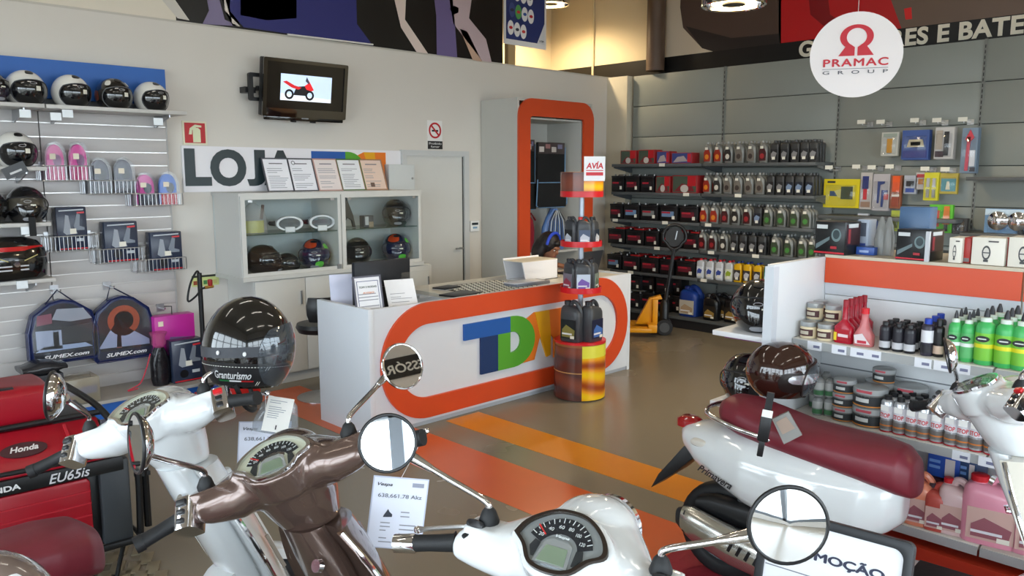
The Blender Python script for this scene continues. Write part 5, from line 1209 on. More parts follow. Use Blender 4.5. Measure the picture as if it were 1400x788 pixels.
# ================================================================== white island shelving
IX, IF_, IY1, IY0, ITZ = 3.95, 3.62, 1.765, -.6, 1.435
S1, S2, S3 = 1.066, .695, .30
isl = thing('island_shelving', 'white island shelving with orange fascia and plain end panel', 'shelving', (IX, .9, 0))
ISW = mat('island_white', (216, 218, 220), .4, noise=.03, scale=4)
part('end_panel', bx(3.41, 4.42, IY1, IY1+.035, 0, ITZ), ISW, isl, bevel=.003, world=True)
part('edge_post', bx(3.40, 3.45, IY1-.004, IY1+.04, 0, ITZ-.01), C((204, 208, 214), .4), isl, world=True)
for a, b in ((.90, IY1), (.02, .895), (IY0, .015)):
    part('back_panel', bx(IX, IX+.02, a, b-.002, .1, 1.243), ISW, isl, world=True)
    part('rail_panel', bx(IX-.004, IX+.02, a, b-.002, 1.247, 1.303), C((196, 200, 206), .4), isl, world=True)
    part('fascia', bx(IX-.016, IX+.02, a+.001, b-.003, 1.305, ITZ-.004), ORANGE, isl, world=True)
part('groove', bx(IX-.003, IX, IY0, IY1, .88, .886), C((120, 124, 128), .5), isl, world=True)
part('top_board', bx(IX-.02, 4.42, IY0, IY1, ITZ-.003, ITZ+.012), C((198, 186, 164), .45), isl, world=True)
part('red_base', bx(3.60, IX+.02, IY0, IY1, 0, .22), mat('red_plinth', (196, 60, 36), .4), isl, world=True)
SHM = C((206, 200, 190), .4)
for z in (S1, S2, S3):
    for a, b in ((.90, IY1-.002), (.02, .895), (IY0, .015)):
        dz = 0 if b > .9 else .0
        s = part('shelf', bx(IF_, IX-.001, a+.002, b-.002, z-.022, z), SHM, isl, bevel=.002, world=True)
        part('price_rail', bx(IF_-.006, IF_, a+.002, b-.002, z-.042, z-.004), C((170, 172, 172), .3), s, world=True)
TAGB = C((232, 234, 240), .5)
for z, pxs in ((S1, (1113, 1147, 1173, 1194, 1263, 1290, 1316)), (S2, (1315, 1352))):
    for px in pxs:
        p = onx(px, 480 if z == S1 else 610, IF_-.008)
        t = part('price_tag', bx(IF_-.009, IF_-.006, p.y-.034, p.y+.034, z-.044, z-.003), TAGB, isl, world=True)
        part('barcode', bx(IF_-.0105, IF_-.009, p.y-.026, p.y+.004, z-.032, z-.02), C((120, 122, 150), .5), t, world=True)
# end shelves with helmets
e1 = part('end_shelf', bx(3.45, 3.96, IY1+.04, 2.10, 1.055, 1.08), C((222, 222, 224), .4), isl, bevel=.003, world=True)
e2 = part('end_shelf', bx(3.45, 3.96, IY1+.04, 2.10, .695, .72), C((222, 222, 224), .4), isl, bevel=.003, world=True)
part('bracket', bx(3.5, 3.9, IY1+.036, 2.06, 1.04, 1.054), C((120, 60, 110), .5), isl, world=True)
h = helmet('full', gloss((16, 16, 18)), 'large black full-face helmet with white stripe on the island end shelf', None, accents=((rad(6), rad(30), rad(88), rad(110), C((226, 222, 214), .3)), (rad(3), rad(30), rad(88), rad(100), C((170, 40, 36), .3))), sticker=True)
h.location = (3.64, 1.96, 1.081); h.rotation_euler.z = rad(-62); h.scale = (1.08,)*3
h = helmet('full', gloss((18, 18, 20)), 'black helmet on the lower island end shelf behind the red seat', None); p = onx(1012, 512, 3.62)
h.location = (3.60, 1.985, .721); h.rotation_euler.z = rad(-70); h.scale = (1.02,)*3
h = helmet('full', gloss((30, 60, 130)), 'blue helmet mostly hidden on the lower island end shelf', None); h.location = (3.88, 1.955, .721); h.rotation_euler.z = rad(-60); h.scale = (.78,)*3

# ------------------------------------------------------------------ goods on the island
def row(proto, label, group, px, py, X, z, n=1, dx=.06, jitter=.004, rz=0):
    for k in range(n):
        p = onx(px, py, X)
        dup(proto, (X+dx*k, p.y+random.uniform(-jitter, jitter), z+.001), RX+rz+random.uniform(-.12, .12), label if k == 0 else label+', back row', group)
def jar_proto():
    t = thing('wax_jar', 'x', 'jar', (0, 0, 0))
    part('glass_body', lathe([(.036, 0), (.039, .004), (.039, .05), (.034, .056)], 20), C((222, 206, 172), .2), t)
    part('lid', lathe([(.037, 0), (.038, .003), (.038, .02), (.036, .022)], 20, 0, 0, .056), C((176, 178, 178), .3, metal=.5), t)
    part('label', sector(.0392, rad(-150), rad(-30), .012, .044, 10, .0012), C((70, 30, 30), .4), t, smooth=50); part('label_mark', sector(.0402, rad(-120), rad(-60), .02, .036, 8, .0012), C((190, 180, 160), .4), t, smooth=50)
    return t
J = jar_proto(); GJr = 'cream wax jars on the island'
row(J, 'cream wax jar with silver lid at the front of the island shelf', GJr, 1105, 460, 3.675, S1)
row(J, 'cream wax jar with silver lid beside the red bottles', GJr, 1127.5, 462, 3.675, S1)
for px, nm in ((1112, 'first'), (1137, 'second')):
    for k in range(2): row(J, 'cream wax jar in the %s stacked pair, %s' % (nm, ('lower', 'upper')[k]), GJr, px, 455, 3.765, S1+k*.0785)
row(J, 'cream wax jar behind the stacked pairs', GJr, 1120, 455, 3.86, S1); row(J, 'cream wax jar on top behind the stacked pairs', GJr, 1120, 455, 3.86, S1+.0785)
drop(J)
def additive_proto(m, cap):
    t = thing('additive_bottle', 'x', 'bottle', (0, 0, 0))
    def S(z, w, d): return [(a, b, z) for a, b in sell(0, 0, w, d, 4, 18)]
    part('body', loft([S(0, .041, .024), S(.004, .044, .026), S(.075, .044, .026), S(.105, .014, .014), S(.12, .0115, .0115), S(.17, .0105, .0105)]), m, t, smooth=45)
    part('cap', lathe([(.0125, 0), (.0125, .032), (.010, .034)], 12, 0, 0, .168), cap, t)
    part('label', bx(-.034, .034, -.0275, -.02, .012, .066), C((176, 26, 40), .4) if m != 'pink' else C((200, 150, 160), .4), t)
    part('yellow_strip', bx(-.038, -.024, -.0285, -.0274, .012, .05), C((226, 200, 50), .4), t); part('label_text', bx(-.018, .03, -.0285, -.0274, .03, .044), C((232, 210, 210), .4), t)
    return t
A_ = additive_proto(mat('red_bottle', (168, 16, 40), .2), C((150, 20, 36), .35))
row(A_, 'red long-necked additive bottle on the island shelf', 'red additive bottles', 1154, 466, 3.675, S1, 5, .052, 0)
drop(A_)
A_ = thing('additive_bottle', 'x', 'bottle', (0, 0, 0)); PK = mat('pink_clear', (226, 130, 130), .1, alpha=.62)
part('body', loft([[(a, b, z) for a, b in sell(0, 0, w_, d_, 3, 18)] for z, w_, d_ in ((0, .042, .028), (.005, .045, .03), (.05, .045, .03), (.09, .022, .02), (.12, .015, .015), (.15, .0145, .0145))]), PK, A_, smooth=45)
part('cap', lathe([(.017, 0), (.017, .026)], 14, 0, 0, .148), C((206, 24, 36), .35), A_); part('label', prism([(-.03, .012), (.036, .012), (.0, .06), (-.036, .05)], -.033, -.03), C((226, 214, 216), .4), A_, smooth=0); part('label_mark', bx(-.02, .02, -.0345, -.033, .015, .028), C((190, 40, 60), .4), A_)
row(A_, 'clear pink additive bottle with red cap on the island shelf', None, 1182, 471, 3.675, S1); drop(A_)
def can_proto(name, r, h, body, lab, cap, mark, caph=.016, words=None, wcol=(200, 30, 40)):
    t = thing(name, 'x', 'can', (0, 0, 0))
    part('body', lathe([(r-.002, 0), (r, .003), (r, h-.012), (r*.82, h-.004), (r*.5, h)], 18), body, t)
    part('cap', lathe([(r*.62, 0), (r*.62, caph), (r*.55, caph+.002)], 14, 0, 0, h-.003), cap, t)
    part('label', sector(r, rad(-175), rad(-5), h*.42, h*.80, 12, .0008), lab, t, smooth=50); part('label_band', sector(r, rad(-175), rad(-5), h*.10, h*.36, 12, .0009), mark, t, smooth=50)
    if words:
        b = fit(text(words, .05, .0004, .0012), -r*.85, r*.85, h*.46, h*.46+h*.13, 0)
        b.v = [Vector((r*1.03*math.sin(p.x/r), -r*1.03*math.cos(p.x/r)-.0006+p.y*.2, p.z)) for p in b.v]
        part('lettering', b, C(wcol, .4), t, smooth=0)
    return t
K = can_proto('additive_can', .0235, .112, C((36, 36, 42), .3), C((40, 38, 46), .4), C((22, 22, 24), .4), C((196, 196, 200), .4))
for i, px in enumerate((1210, 1226, 1243)): row(K, ('black additive can with white base band', 'black additive can with round white mark', 'black and silver additive can')[i]+' in the small cluster', 'small black additive cans', px, 476, 3.665, S1, 3, .055)
drop(K)
K = can_proto('tyre_foam', .025, .14, C((50, 46, 60), .3), C((222, 222, 226), .4), C((36, 66, 170), .35), C((34, 32, 40), .4), .024)
row(K, 'bottle with white label and bright blue cap', 'bottles with blue caps', 1266, 480, 3.67, S1, 3, .085); drop(K)
K = can_proto('spray_can', .021, .135, C((26, 24, 26), .3), C((24, 22, 24), .4), C((20, 20, 22), .4), C((196, 170, 150), .4), .03)
row(K, 'slim black spray can beside the green bottles', None, 1282, 485, 3.68, S1); drop(K)
def sealant_proto(r, h, body, lab, band):
    t = thing('sealant_bottle', 'x', 'bottle', (0, 0, 0))
    part('body', lathe([(r-.003, 0), (r, .004), (r, h*.62), (r*.9, h*.70), (r*.5, h*.76)], 20), body, t)
    part('collar', lathe([(r*.6, 0), (r*.6, h*.07), (r*.3, h*.08)], 14, 0, 0, h*.75), C((214, 226, 214), .35), t)
    part('nozzle', lathe([(r*.34, 0), (r*.28, h*.08), (r*.12, h*.16)], 12, 0, 0, h*.82), C((40, 40, 44), .4), t)
    part('label', sector(r, rad(-178), rad(-2), h*.08, h*.56, 12, .0008), lab, t, smooth=50); part('label_band', sector(r, rad(-178), rad(-2), h*.30, h*.37, 12, .0014), band, t, smooth=50)
    part('badge', prism(disc(0, h*.46, r*.68, h*.055, 16), -r-.003, -r*.8), C((34, 40, 40), .4), t, smooth=0); part('badge_text', bx(-r*.42, r*.42, -r-.004, -r-.003, h*.452, h*.472), C((220, 224, 220), .4), t)
    return t
GRN = C((70, 176, 96), .3)
K = sealant_proto(.026, .215, GRN, C((96, 180, 110), .4), C((226, 232, 226), .4))
for px in (1304, 1321): row(K, 'slim green sealant bottle with oval black badge', 'slim green sealant bottles', px, 490, 3.67, S1, 3, .06)
drop(K)
K = sealant_proto(.037, .238, GRN, C((120, 190, 60), .4), C((222, 214, 40), .4))
for px in (1344, 1371, 1396): row(K, 'wide green sealant bottle with yellow band', 'wide green sealant bottles', px, 495, 3.67, S1, 3, .085)
drop(K)
def tub_proto(r, h, name='filler_tub', paper=False):
    t = thing(name, 'x', 'tub', (0, 0, 0))
    part('tub', lathe([(r*.92, 0), (r*.95, .003), (r, h*.72)], 26), mat('tub_grey', (110, 108, 104), .3), t)
    part('lid', lathe([(r*1.03, h*.70), (r*1.04, h*.78), (r*1.03, h*.97), (r*.95, h), (r*.1, h)], 26), mat('tub_lid', (166, 168, 168), .18, alpha=.92), t)
    part('label', sector(r*.975, rad(-178), rad(-2), h*.14, h*.62, 14, .0015), C((44, 46, 48), .4), t, smooth=50); part('orange_line', sector(r*.98, rad(-178), rad(-2), h*.08, h*.13, 14, .0015), C((222, 140, 50), .4), t, smooth=50)
    part('label_mark', sector(r*.985, rad(-120), rad(-70), h*.3, h*.5, 8, .0015), C((200, 200, 196), .4), t, smooth=50)
    part('lid_mark', bx(-r*.4, r*.5, -r*1.06, -r*.9, h*.8, h*.92), C((190, 80, 90), .4), t)
    return t
GT = 'round filler tubs on the island'
K = tub_proto(.05, .066)
for k in range(3): row(K, 'small round filler tub in the three-high stack, %s' % ('bottom', 'middle', 'top')[k], GT, 1152, 590, 3.685, S2+k*.067)
row(K, 'small round filler tub on top behind the big tubs', GT, 1204, 575, 3.83, S2+.18); drop(K)
K = tub_proto(.074, .09)
for k in range(2): row(K, 'large round filler tub in the two-high stack, %s' % ('bottom', 'top')[k], GT, 1187, 590, 3.70, S2+k*.091)
for k in range(2): row(K, 'large round filler tub against the back panel, %s' % ('bottom', 'top')[k], GT, 1204, 575, 3.855, S2+k*.0895)
for k in range(2): row(K, 'large round filler tub behind the silver cans, %s' % ('bottom', 'top')[k], GT, 1243, 575, 3.86, S2+k*.0895)
drop(K)
K = can_proto('filler_can', .024, .085, C((150, 150, 148), .3), C((190, 190, 186), .4), C((120, 122, 120), .4), C((70, 120, 80), .4), .008)
for k, (px, X_) in enumerate(((1117, 3.68), (1131, 3.70), (1112, 3.78), (1126, 3.80))):
    for j in range(2): row(K, 'small grey filler can in the pile beside the tubs, %s' % ('lower', 'upper')[j], 'small filler cans', px, 585, X_, S2+j*.093)
drop(K)
K = can_proto('additive_can', .0275, .148, C((196, 198, 202), .25, metal=.6), C((214, 212, 216), .35), C((26, 26, 28), .4), C((110, 104, 100), .3), .018, 'STOP')
part('orange_line', sector(.0278, rad(-175), rad(-5), .028, .034, 12, .001), C((206, 120, 50), .4), K, smooth=50); part('price_sticker', bx(-.016, .018, -.0305, -.027, .098, .124), C((232, 230, 226), .5), K); part('red_foot', lathe([(.0282, .0005), (.0282, .006)], 18), C((170, 30, 40), .4), K)
for px in (1211.5, 1228.5, 1246, 1263, 1281.5, 1299.5, 1318, 1336.5, 1356, 1375): row(K, 'silver additive can with red lettering, row beside the filler tubs', 'silver additive cans with red lettering', px, 598, 3.66, S2, 3, .068)
drop(K)
# lowest shelf
for k, (a, b, pyt, pyb, col, lab) in enumerate(((1257, 1304, 630, 662, (40, 80, 170), 'blue service kit box with white sticker'), (1302, 1328, 632, 660, (44, 70, 110), 'dark blue service kit box beside the bright blue one'))):
    y0, y1, z0, z1 = xbox(a, pyt, b, pyb, 3.66)
    z0 = S3+.205
    t = carton('service_box', lab+' on the low island shelf', 'box', y1-y0-.004, .17, .13, C(col, .35), [('print_sticker', R4(.55, .1, .85, .7), (214, 206, 204)), ('print_lines', R4(.06, .3, .4, .4), (110, 150, 210)), ('print_lines', R4(.06, .5, .4, .6), (110, 150, 210))]); t.location = (3.75, (y0+y1)/2, z0+.003); t.rotation_euler.z = RX
    t = carton('service_box', ('red and black carton', 'grey and blue carton')[k]+' under the blue boxes on the island', 'box', y1-y0-.004, .18, .2, C(((90, 50, 60), (70, 84, 110))[k], .4), [('print_red', R4(.3, .2, .8, .8), (150, 50, 60)), ('print_white', R4(.1, .1, .4, .5), (190, 190, 196))]); t.location = (3.745, (y0+y1)/2, S3+.001); t.rotation_euler.z = RX
PKJ = mat('coolant_pink', (226, 150, 170), .2, noise=.05); OR_ = mat('coolant_orange', (226, 140, 110), .2)
for px, X_, w_, h_, m_, cp, lab in ((1358, 3.70, .23, .29, PKJ, (200, 28, 40), 'large pink coolant canister with red cap'), (1306, 3.70, .13, .24, mat('coolant_pale', (220, 190, 190), .2), (200, 28, 40), 'pale coolant canister with red cap and sticker'), (1322, 3.86, .13, .26, PKJ, (190, 30, 40), 'pink coolant canister behind the pale one'), (1257, 3.69, .12, .23, OR_, (30, 90, 190), 'orange coolant bottle with bright blue cap'), (1282, 3.69, .10, .2, C((190, 80, 70), .35), (60, 50, 60), 'dull red coolant bottle between two canisters'), (1424, 3.72, .2, .28, PKJ, (200, 28, 40), 'pink coolant canister beside another pink one')):
    t = jug('coolant_canister', lab, h_, w_, .12, m_, C((206, 170, 160), .4), capc=cp, cat='canister', lab2=C((150, 90, 100), .4)); t.location = (X_, onx(px, 690, X_).y, S3+.001) ; t.rotation_euler.z = RX+.15
    if px in (1259, 1285): t.scale = (.85, .75, .95)
# boxes on top of the island
def topbox(label, px0, px1, pyt, pyb, X, d, m, prints, rz=0, name='lamp_box', group=None):
    y0, y1, z0, z1 = xbox(px0, pyt, px1, pyb, X)
    t = carton(name, label, 'box', y1-y0, d, z1-ITZ-.014, m, prints, group); t.location = (X, (y0+y1)/2, ITZ+.0135); t.rotation_euler.z = RX+rz
    return t, y1-y0, z1-ITZ-.014
BK = C((24, 26, 28), .3)
PR = [('print_beam', [(.05, .3), (.5, .55), (.5, .45), (.05, .15)], (100, 116, 120)), ('print_lamp', disc(.72, .6, .16, .2, 18), (110, 130, 132)), ('print_lens', disc(.72, .62, .11, .14, 18), (50, 64, 68)), ('print_title', R4(.06, .78, .42, .90), (206, 210, 210)), ('print_red', R4(0, .03, 1, .08), (190, 36, 50)), ('print_mark', R4(.55, .18, .75, .26), (170, 40, 50))]
for i, (a, b, pt_, pb, lab) in enumerate(((1113, 1156, 303, 350, 'black driving lamp box at the corner of the island top'), (1224, 1271, 314, 360, 'black driving lamp box beside the white boxes on the island'))):
    t, w_, h_ = topbox(lab, a, b, pt_, pb, IX-.03, .15, BK, PR, rad(-6), group='black driving lamp boxes')
    part('side_panel', bx(w_/2, w_/2+.0015, .015, .14, h_*.3, h_*.92), C((60, 34, 44), .35), t); part('side_sticker', bx(w_/2+.0015, w_/2+.003, .03, .12, h_*.82, h_*.94), C((200, 204, 206), .4), t)
    part('spec_lines', bx(w_/2+.0015, w_/2+.003, .03, .05, h_*.35, h_*.78), C((150, 50, 60), .4), t)
    if i: part('side_flap', bx(w_/2-.012, w_/2+.004, -.012, .004, .0, h_*.97), C((196, 198, 202), .4), t)
WB = C((226, 220, 208), .5)
for i, (a, b, c) in enumerate(((1297, 1315, 'narrow white cardboard box partly behind the black lamp box'), (1328, 1374, 'white cardboard box printed with a round grille lamp'), (1378, 1424, 'white cardboard box cut by the picture edge on the island'))):
    t, w_, h_ = topbox(c, a, b, 325, 362+i*3, IX+.0, .13, WB, [('print_ring', disc(.45, .45, .13, .26, 20), (50, 50, 52)), ('print_core', disc(.45, .45, .09, .19, 20), (206, 200, 190)), ('print_bar', R4(.34, .43, .56, .47), (70, 70, 72)), ('print_stand', R4(.38, .12, .52, .2), (50, 50, 52)), ('print_title', R4(.5, .84, .8, .89), (60, 50, 50))], 0, 'white_box', 'white lamp boxes')
for i, (a, b) in enumerate(((1316, 1327), (1374.5, 1378))): topbox('dark red box between white boxes on the island', a, b, 325, 358, IX+.03, .12, C((176, 46, 40), .4), [('print_grey', R4(.1, .05, .9, .2), (120, 110, 110))], 0, 'red_box', 'dark red boxes between white ones')
topbox('blue grey carton standing behind the second black lamp box', 1229, 1271, 283, 330, 4.2, .1, C((74, 104, 140), .35), [('print_window', R4(.4, .2, .55, .45), (200, 204, 210)), ('print_dark', R4(.85, .1, .98, .5), (40, 50, 60))], 0, 'parts_carton')
topbox('silver and blue lamp carton beside the first black box', 1172, 1187, 300, 340, 4.1, .1, C((170, 180, 196), .3), [('print_blue', R4(.2, .1, .8, .3), (60, 80, 150)), ('print_dark', R4(.2, .5, .8, .9), (90, 96, 110))], 0, 'parts_carton')
topbox('low blue carton lying between the black lamp boxes', 1170, 1195, 338, 352, 4.02, .12, C((50, 84, 160), .35), [('print_white', R4(.2, .3, .7, .6), (150, 170, 210))], 0, 'parts_carton')
for i, px in enumerate((1203, 1213)):
    p = onx(px, 350, 4.08)
    t = thing('tool_pouch', 'clear tapered pouch of tools standing on the island top', 'pouch', (4.08, p.y, ITZ+.013), RX, 'clear tool pouches'); part('film', loft([[(a, b, z) for a, b in sell(0, 0, w_, d_, 2.5, 14)] for z, w_, d_ in ((0, .03, .02), (.08, .032, .02), (.15, .02, .012), (.19, .006, .004))]), mat('grey_film', (150, 150, 146), .12, alpha=.6), t); part('tool', tube([(0, 0, .005), (.005, 0, .14)], .008), C((90, 80, 60), .4, metal=.6), t)

# ------------------------------------------------------------------ round hanging sign
pc = deep(1170, 75, 5.0); Rr = 59*5.0/F
hs = thing('hanging_sign', 'round white hanging sign with red emblem and red lettering', 'sign', pc)
ang = math.atan2(pc.y, pc.x)-PI/2
MS = Matrix.Translation(pc) @ Matrix.Rotation(ang+rad(4), 4, 'Z')
part('disc', prism(disc(0, 0, Rr, Rr*.965, 56), -.004, .004).tf(MS), C((232, 226, 226), .4), hs, world=True)
REDP = C((196, 36, 52), .4); k = Rr
def om(a0, a1, r0, r1): return [(r1*math.cos(rad(a)), r1*math.sin(rad(a))) for a in range(a0, a1+1, 10)]+[(r0*math.cos(rad(a)), r0*math.sin(rad(a))) for a in range(a1, a0-1, -10)]
for s in (1, -1):
    pts = [(s*a*k, b*k) for a, b in [(.03, -.02), (.03, .17), (.12, .27)]]
    arc = [(s*.36*k*math.cos(rad(a)), (.40+.28*math.sin(rad(a)))*k) for a in range(-50, 91, 10)]
    inr = [(s*.215*k*math.cos(rad(a)), (.40+.20*math.sin(rad(a)))*k) for a in range(90, -61, -10)]
    part('emblem_half', prism([(s*.38*k, -.02*k), (s*.28*k, .12*k)]+arc+inr+[(s*.03*k, .17*k), (s*.03*k, -.02*k)], -.008, -.004).tf(MS), REDP, hs, world=True, smooth=0)
part('lettering', fit(text('PRAMAC', .05, .0008, .0012, space=1.15), -.70*k, .70*k, -.26*k, -.08*k, -.007).tf(MS), REDP, hs, world=True, smooth=0)
part('rule', bx(-.71*k, .70*k, -.008, -.004, -.315*k, -.305*k).tf(MS), C((110, 110, 116), .4), hs, world=True)
part('small_lettering', fit(text('GROUP', .05, .0008, .0004, space=2.4), -.70*k, .70*k, -.43*k, -.35*k, -.007).tf(MS), C((90, 90, 98), .4), hs, world=True, smooth=0)
part('cord', tube([pc+Vector((0, 0, Rr*.93)), (pc.x, pc.y, CZ)], .002, 5), C((190, 190, 190), .5), hs, world=True)

# ------------------------------------------------------------------ promotion board
pb = deep(1143, 715, 2.45); PA = math.atan2(pb.y, pb.x)-PI/2
Mp = Matrix.Translation((pb.x, pb.y, pb.z)) @ Matrix.Rotation(PA-rad(16), 4, 'Z') @ Matrix.Rotation(rad(-14), 4, 'X')
pr = thing('promotion_board', 'black framed white notice board reading PROMOÇÃO on a stand', 'notice board', (pb.x, pb.y, 0))
bw, bh = .225, .56
part('frame', ringprism(rrect(-bw, bw, -bh, 0, .02), rrect(-bw+.026, bw-.026, -bh+.026, -.028, .03), -.012, .018).tf(Mp), mat('frame_black', (34, 36, 40), .4), pr, bevel=.003, world=True)
part('sheet', bx(-bw+.02, bw-.02, -.002, .006, -bh+.02, -.022).tf(Mp), PAPER, pr, world=True)
part('lettering', fit(text('PROMOÇÃO', .05, .0006, .0018), -.155, .155, -.135, -.095, -.004).tf(Mp), C((46, 50, 74), .5), pr, world=True, smooth=0)
part('printed_line', bx(-bw+.03, bw-.05, -.0035, -.002, -.182, -.179).tf(Mp), C((120, 124, 136), .5), pr, world=True)
text_lines(pr, -.15, .12, -.48, -.22, 8, Mp, seed=4)
part('post', tube([Mp @ Vector((0, .02, -.3)), (pb.x+.0, pb.y+.0, .03)], .014), STEEL, pr, world=True); part('foot', lathe([(.16, 0), (.16, .012), (.03, .03)], 24, pb.x, pb.y, 0), BLACKP, pr, world=True)

# ================================================================== scooters (local x forward, y left; origin on the floor under the headset)
HZB = 1.03
def ring_xz(cx, cz, rx, rz, y, e=2.2, n=26): return [(a, y, b) for a, b in sell(cx, cz, rx, rz, e, n)]
def dash_frame(nx, nz, cx, cz):
    l = math.hypot(nx, nz); nx /= l; nz /= l
    return Matrix.Translation((cx, 0, cz)) @ Matrix(((0, nx, nz, 0), (-1, 0, 0, 0), (0, nz, -nx, 0), (0, 0, 0, 1)))
DM_FLAT = dash_frame(-.56, .83, -.066, .056); DM_STEEP = dash_frame(-.55, .835, -.062, .062)
# dash frame: local x = rider's right (-y world), local y = outward normal, local z = up the slope
DOUT = [(-.108, -.012), (-.095, .022), (-.062, .052), (-.025, .068), (.025, .068), (.062, .052), (.095, .022), (.108, -.012), (.078, -.034), (.052, -.066), (.02, -.078), (-.02, -.078), (-.052, -.066), (-.078, -.034)]
def dsp(pts, k=4):
    P = smooth_path([(a, b, 0) for a, b in pts+[pts[0]]], k)[:-1]; return [(p.x, p.y) for p in P]
DSM = dsp(DOUT)
def grow(pts, k): return [(a*k, b*k) for a, b in pts]
def headset_mesh(DM, e=0.):
    b = MB(); rings = []
    for y, cx, cz, rx, rz in ((-.268+e, -.062, -.012, .018, .02), (-.262+e, -.062, -.012, .032, .032), (-.22+e*.3, -.052, -.012, .045, .044), (-.175, -.037, -.012, .062, .054), (-.135, -.008, -.010, .094, .066), (-.10, .018, -.004, .116, .07), (-.06, .034, .0, .137, .078), (-.03, .04, .002, .146, .081), (0, .042, .004, .149, .083)):
        rings.append(ring_xz(cx, cz, rx, rz, y))
    rings += [[(p[0], -p[1], p[2]) for p in r] for r in rings[-2::-1]]
    b.merge(loft(rings))
    b.merge(prism(grow(DSM, 1.13), -.085, .003).tf(DM))
    b.merge(lathe([(max(.02, math.sin(PI*i/12)), -math.cos(PI*i/12)) for i in range(13)], 24).sc(.105, .102, .085).mv(.085, 0, .022))
    b.merge(loft([[(x+.445*(-z), y, z) for x, y in sell(.02, 0, rx, ry, 2.3, 24)] for z, rx, ry in ((.0, .13, .115), (-.06, .128, .112), (-.12, .112, .096), (-.17, .088, .08), (-.185, .075, .07))]))
    for s in (-1, 1): b.merge(loft([[(x, s*.20+y, z) for x, y in rrect(-.075, .0, -.05, .05, .012, 3)] for z in (.0, .040)]))
    return b
HEADSETS = {id(m_): fused('headset', headset_mesh(m_, e_), (230, 230, 226), .0065, 6) for m_, e_ in ((DM_FLAT, .03), (DM_STEEP, 0))}
def shield_sec(z):
    xs = [(1.0, .05), (.93, .08), (.86, .13), (.78, .18), (.68, .215), (.58, .23), (.48, .232), (.38, .222), (.30, .205), (.24, .188)]
    for (za, wa), (zb_, wb) in zip(xs, xs[1:]):
        if za >= z >= zb_: return wb+(wa-wb)*(z-zb_)/(za-zb_)
    return xs[0][1] if z > 1 else xs[-1][1]
def shx(z): return .445*(HZB-z)+.045
def shield_edge(z): w_ = shield_sec(z); return shx(z)-.055, w_
def shield_mesh():
    rings = []
    zs_ = [.86, .84, .80, .74, .68, .60, .52, .44, .36, .29, .24]
    for z in zs_:
        w_ = shield_sec(z); c = shx(z); out = []; inn = []
        for i in range(15):
            u = -1+2*i/14
            xo = c+.075-.13*abs(u)**2.2; xi = min(xo-.014, c-.03-.04*(1-abs(u)**1.5)*.0-.055*math.exp(-(u*w_/.075)**2)+(.0-.045)*abs(u)**2.5+.02)
            out.append((xo, u*w_, z)); inn.append((min(xi, xo-.012), u*w_, z))
        rings.append(out+inn[::-1])
    return loft(rings)
SHIELD = mesh('leg_shield', shield_mesh(), (230, 230, 226), 0, 50)
def cowl_rings():
    rows = [(-.27, .57, .06, .08, 2.4), (-.32, .56, .11, .12, 2.5), (-.42, .54, .16, .165, 2.5), (-.56, .535, .195, .185, 2.5), (-.72, .55, .215, .185, 2.4), (-.88, .57, .215, .168, 2.4), (-1.02, .595, .185, .135, 2.4), (-1.14, .62, .145, .098, 2.3), (-1.22, .64, .095, .06, 2.2), (-1.26, .65, .04, .026, 2)]
    return [[(x, a, b) for a, b in sell(0, cz, ry, rz, e, 30)] for x, cz, ry, rz, e in rows]
COWL = fused('rear_cowl', loft(cowl_rings())+loft([[(x, a, b) for a, b in sell(0, .26, w_, .035, 4, 24)] for x, w_ in ((.26, .16), (.1, .17), (-.2, .16), (-.45, .13))])+loft([[(-.40-(.42-z)*.1+a, y, z) for a, y in sell(0, 0, .05, .075, 3, 20)] for z in (.25, .5)]), (230, 230, 226), .011, 8)
def seat_mesh():
    rows = [(-.222, .65, .035, .035), (-.24, .675, .085, .075), (-.29, .70, .125, .092), (-.38, .715, .148, .088), (-.52, .725, .155, .078), (-.68, .738, .152, .074), (-.82, .762, .15, .078), (-.94, .785, .14, .08), (-1.02, .795, .11, .07), (-1.06, .795, .06, .042)]
    return loft([[(x, a, b) for a, b in sell(0, cz, ry, rz, 2.7, 26)] for x, cz, ry, rz in rows])
SEAT = fused('seat', seat_mesh(), (112, 32, 42), .009, 6)
SEATM = mat('burgundy_leather', (112, 34, 46), .42, noise=.06, scale=40, bump=.06)
def wheel_parts(par, cx, cz, R=.225):
    ty = part('tyre', loft([[((R-.045+a)*math.cos(t_), b, (R-.045+a)*math.sin(t_)) for a, b in sell(0, 0, .045, .052, 2.6, 14)] for t_ in [2*PI*i/36 for i in range(37)]], cap=False).mv(cx, 0, cz), RUBBER, par)
    part('rim', lathe([(.15, -.04), (.155, -.03), (.15, .03), (.135, .04), (.13, .0)], 30).rot(PI/2, 'X').mv(cx, 0, cz), C((206, 208, 212), .25, metal=.7), ty)
    part('hub', lathe([(.05, -.05), (.05, .05)], 18).rot(PI/2, 'X').mv(cx, 0, cz), C((120, 122, 126), .3, metal=.7), ty)
    sp = MB()
    for k in range(5): sp.merge(bc(0, 0, .09, .035, .03, .11).rot(2*PI*k/5, 'Y'))
    part('spokes', sp.mv(cx, 0, cz), C((150, 152, 156), .3, metal=.7), ty)['kind'] = 'stuff'
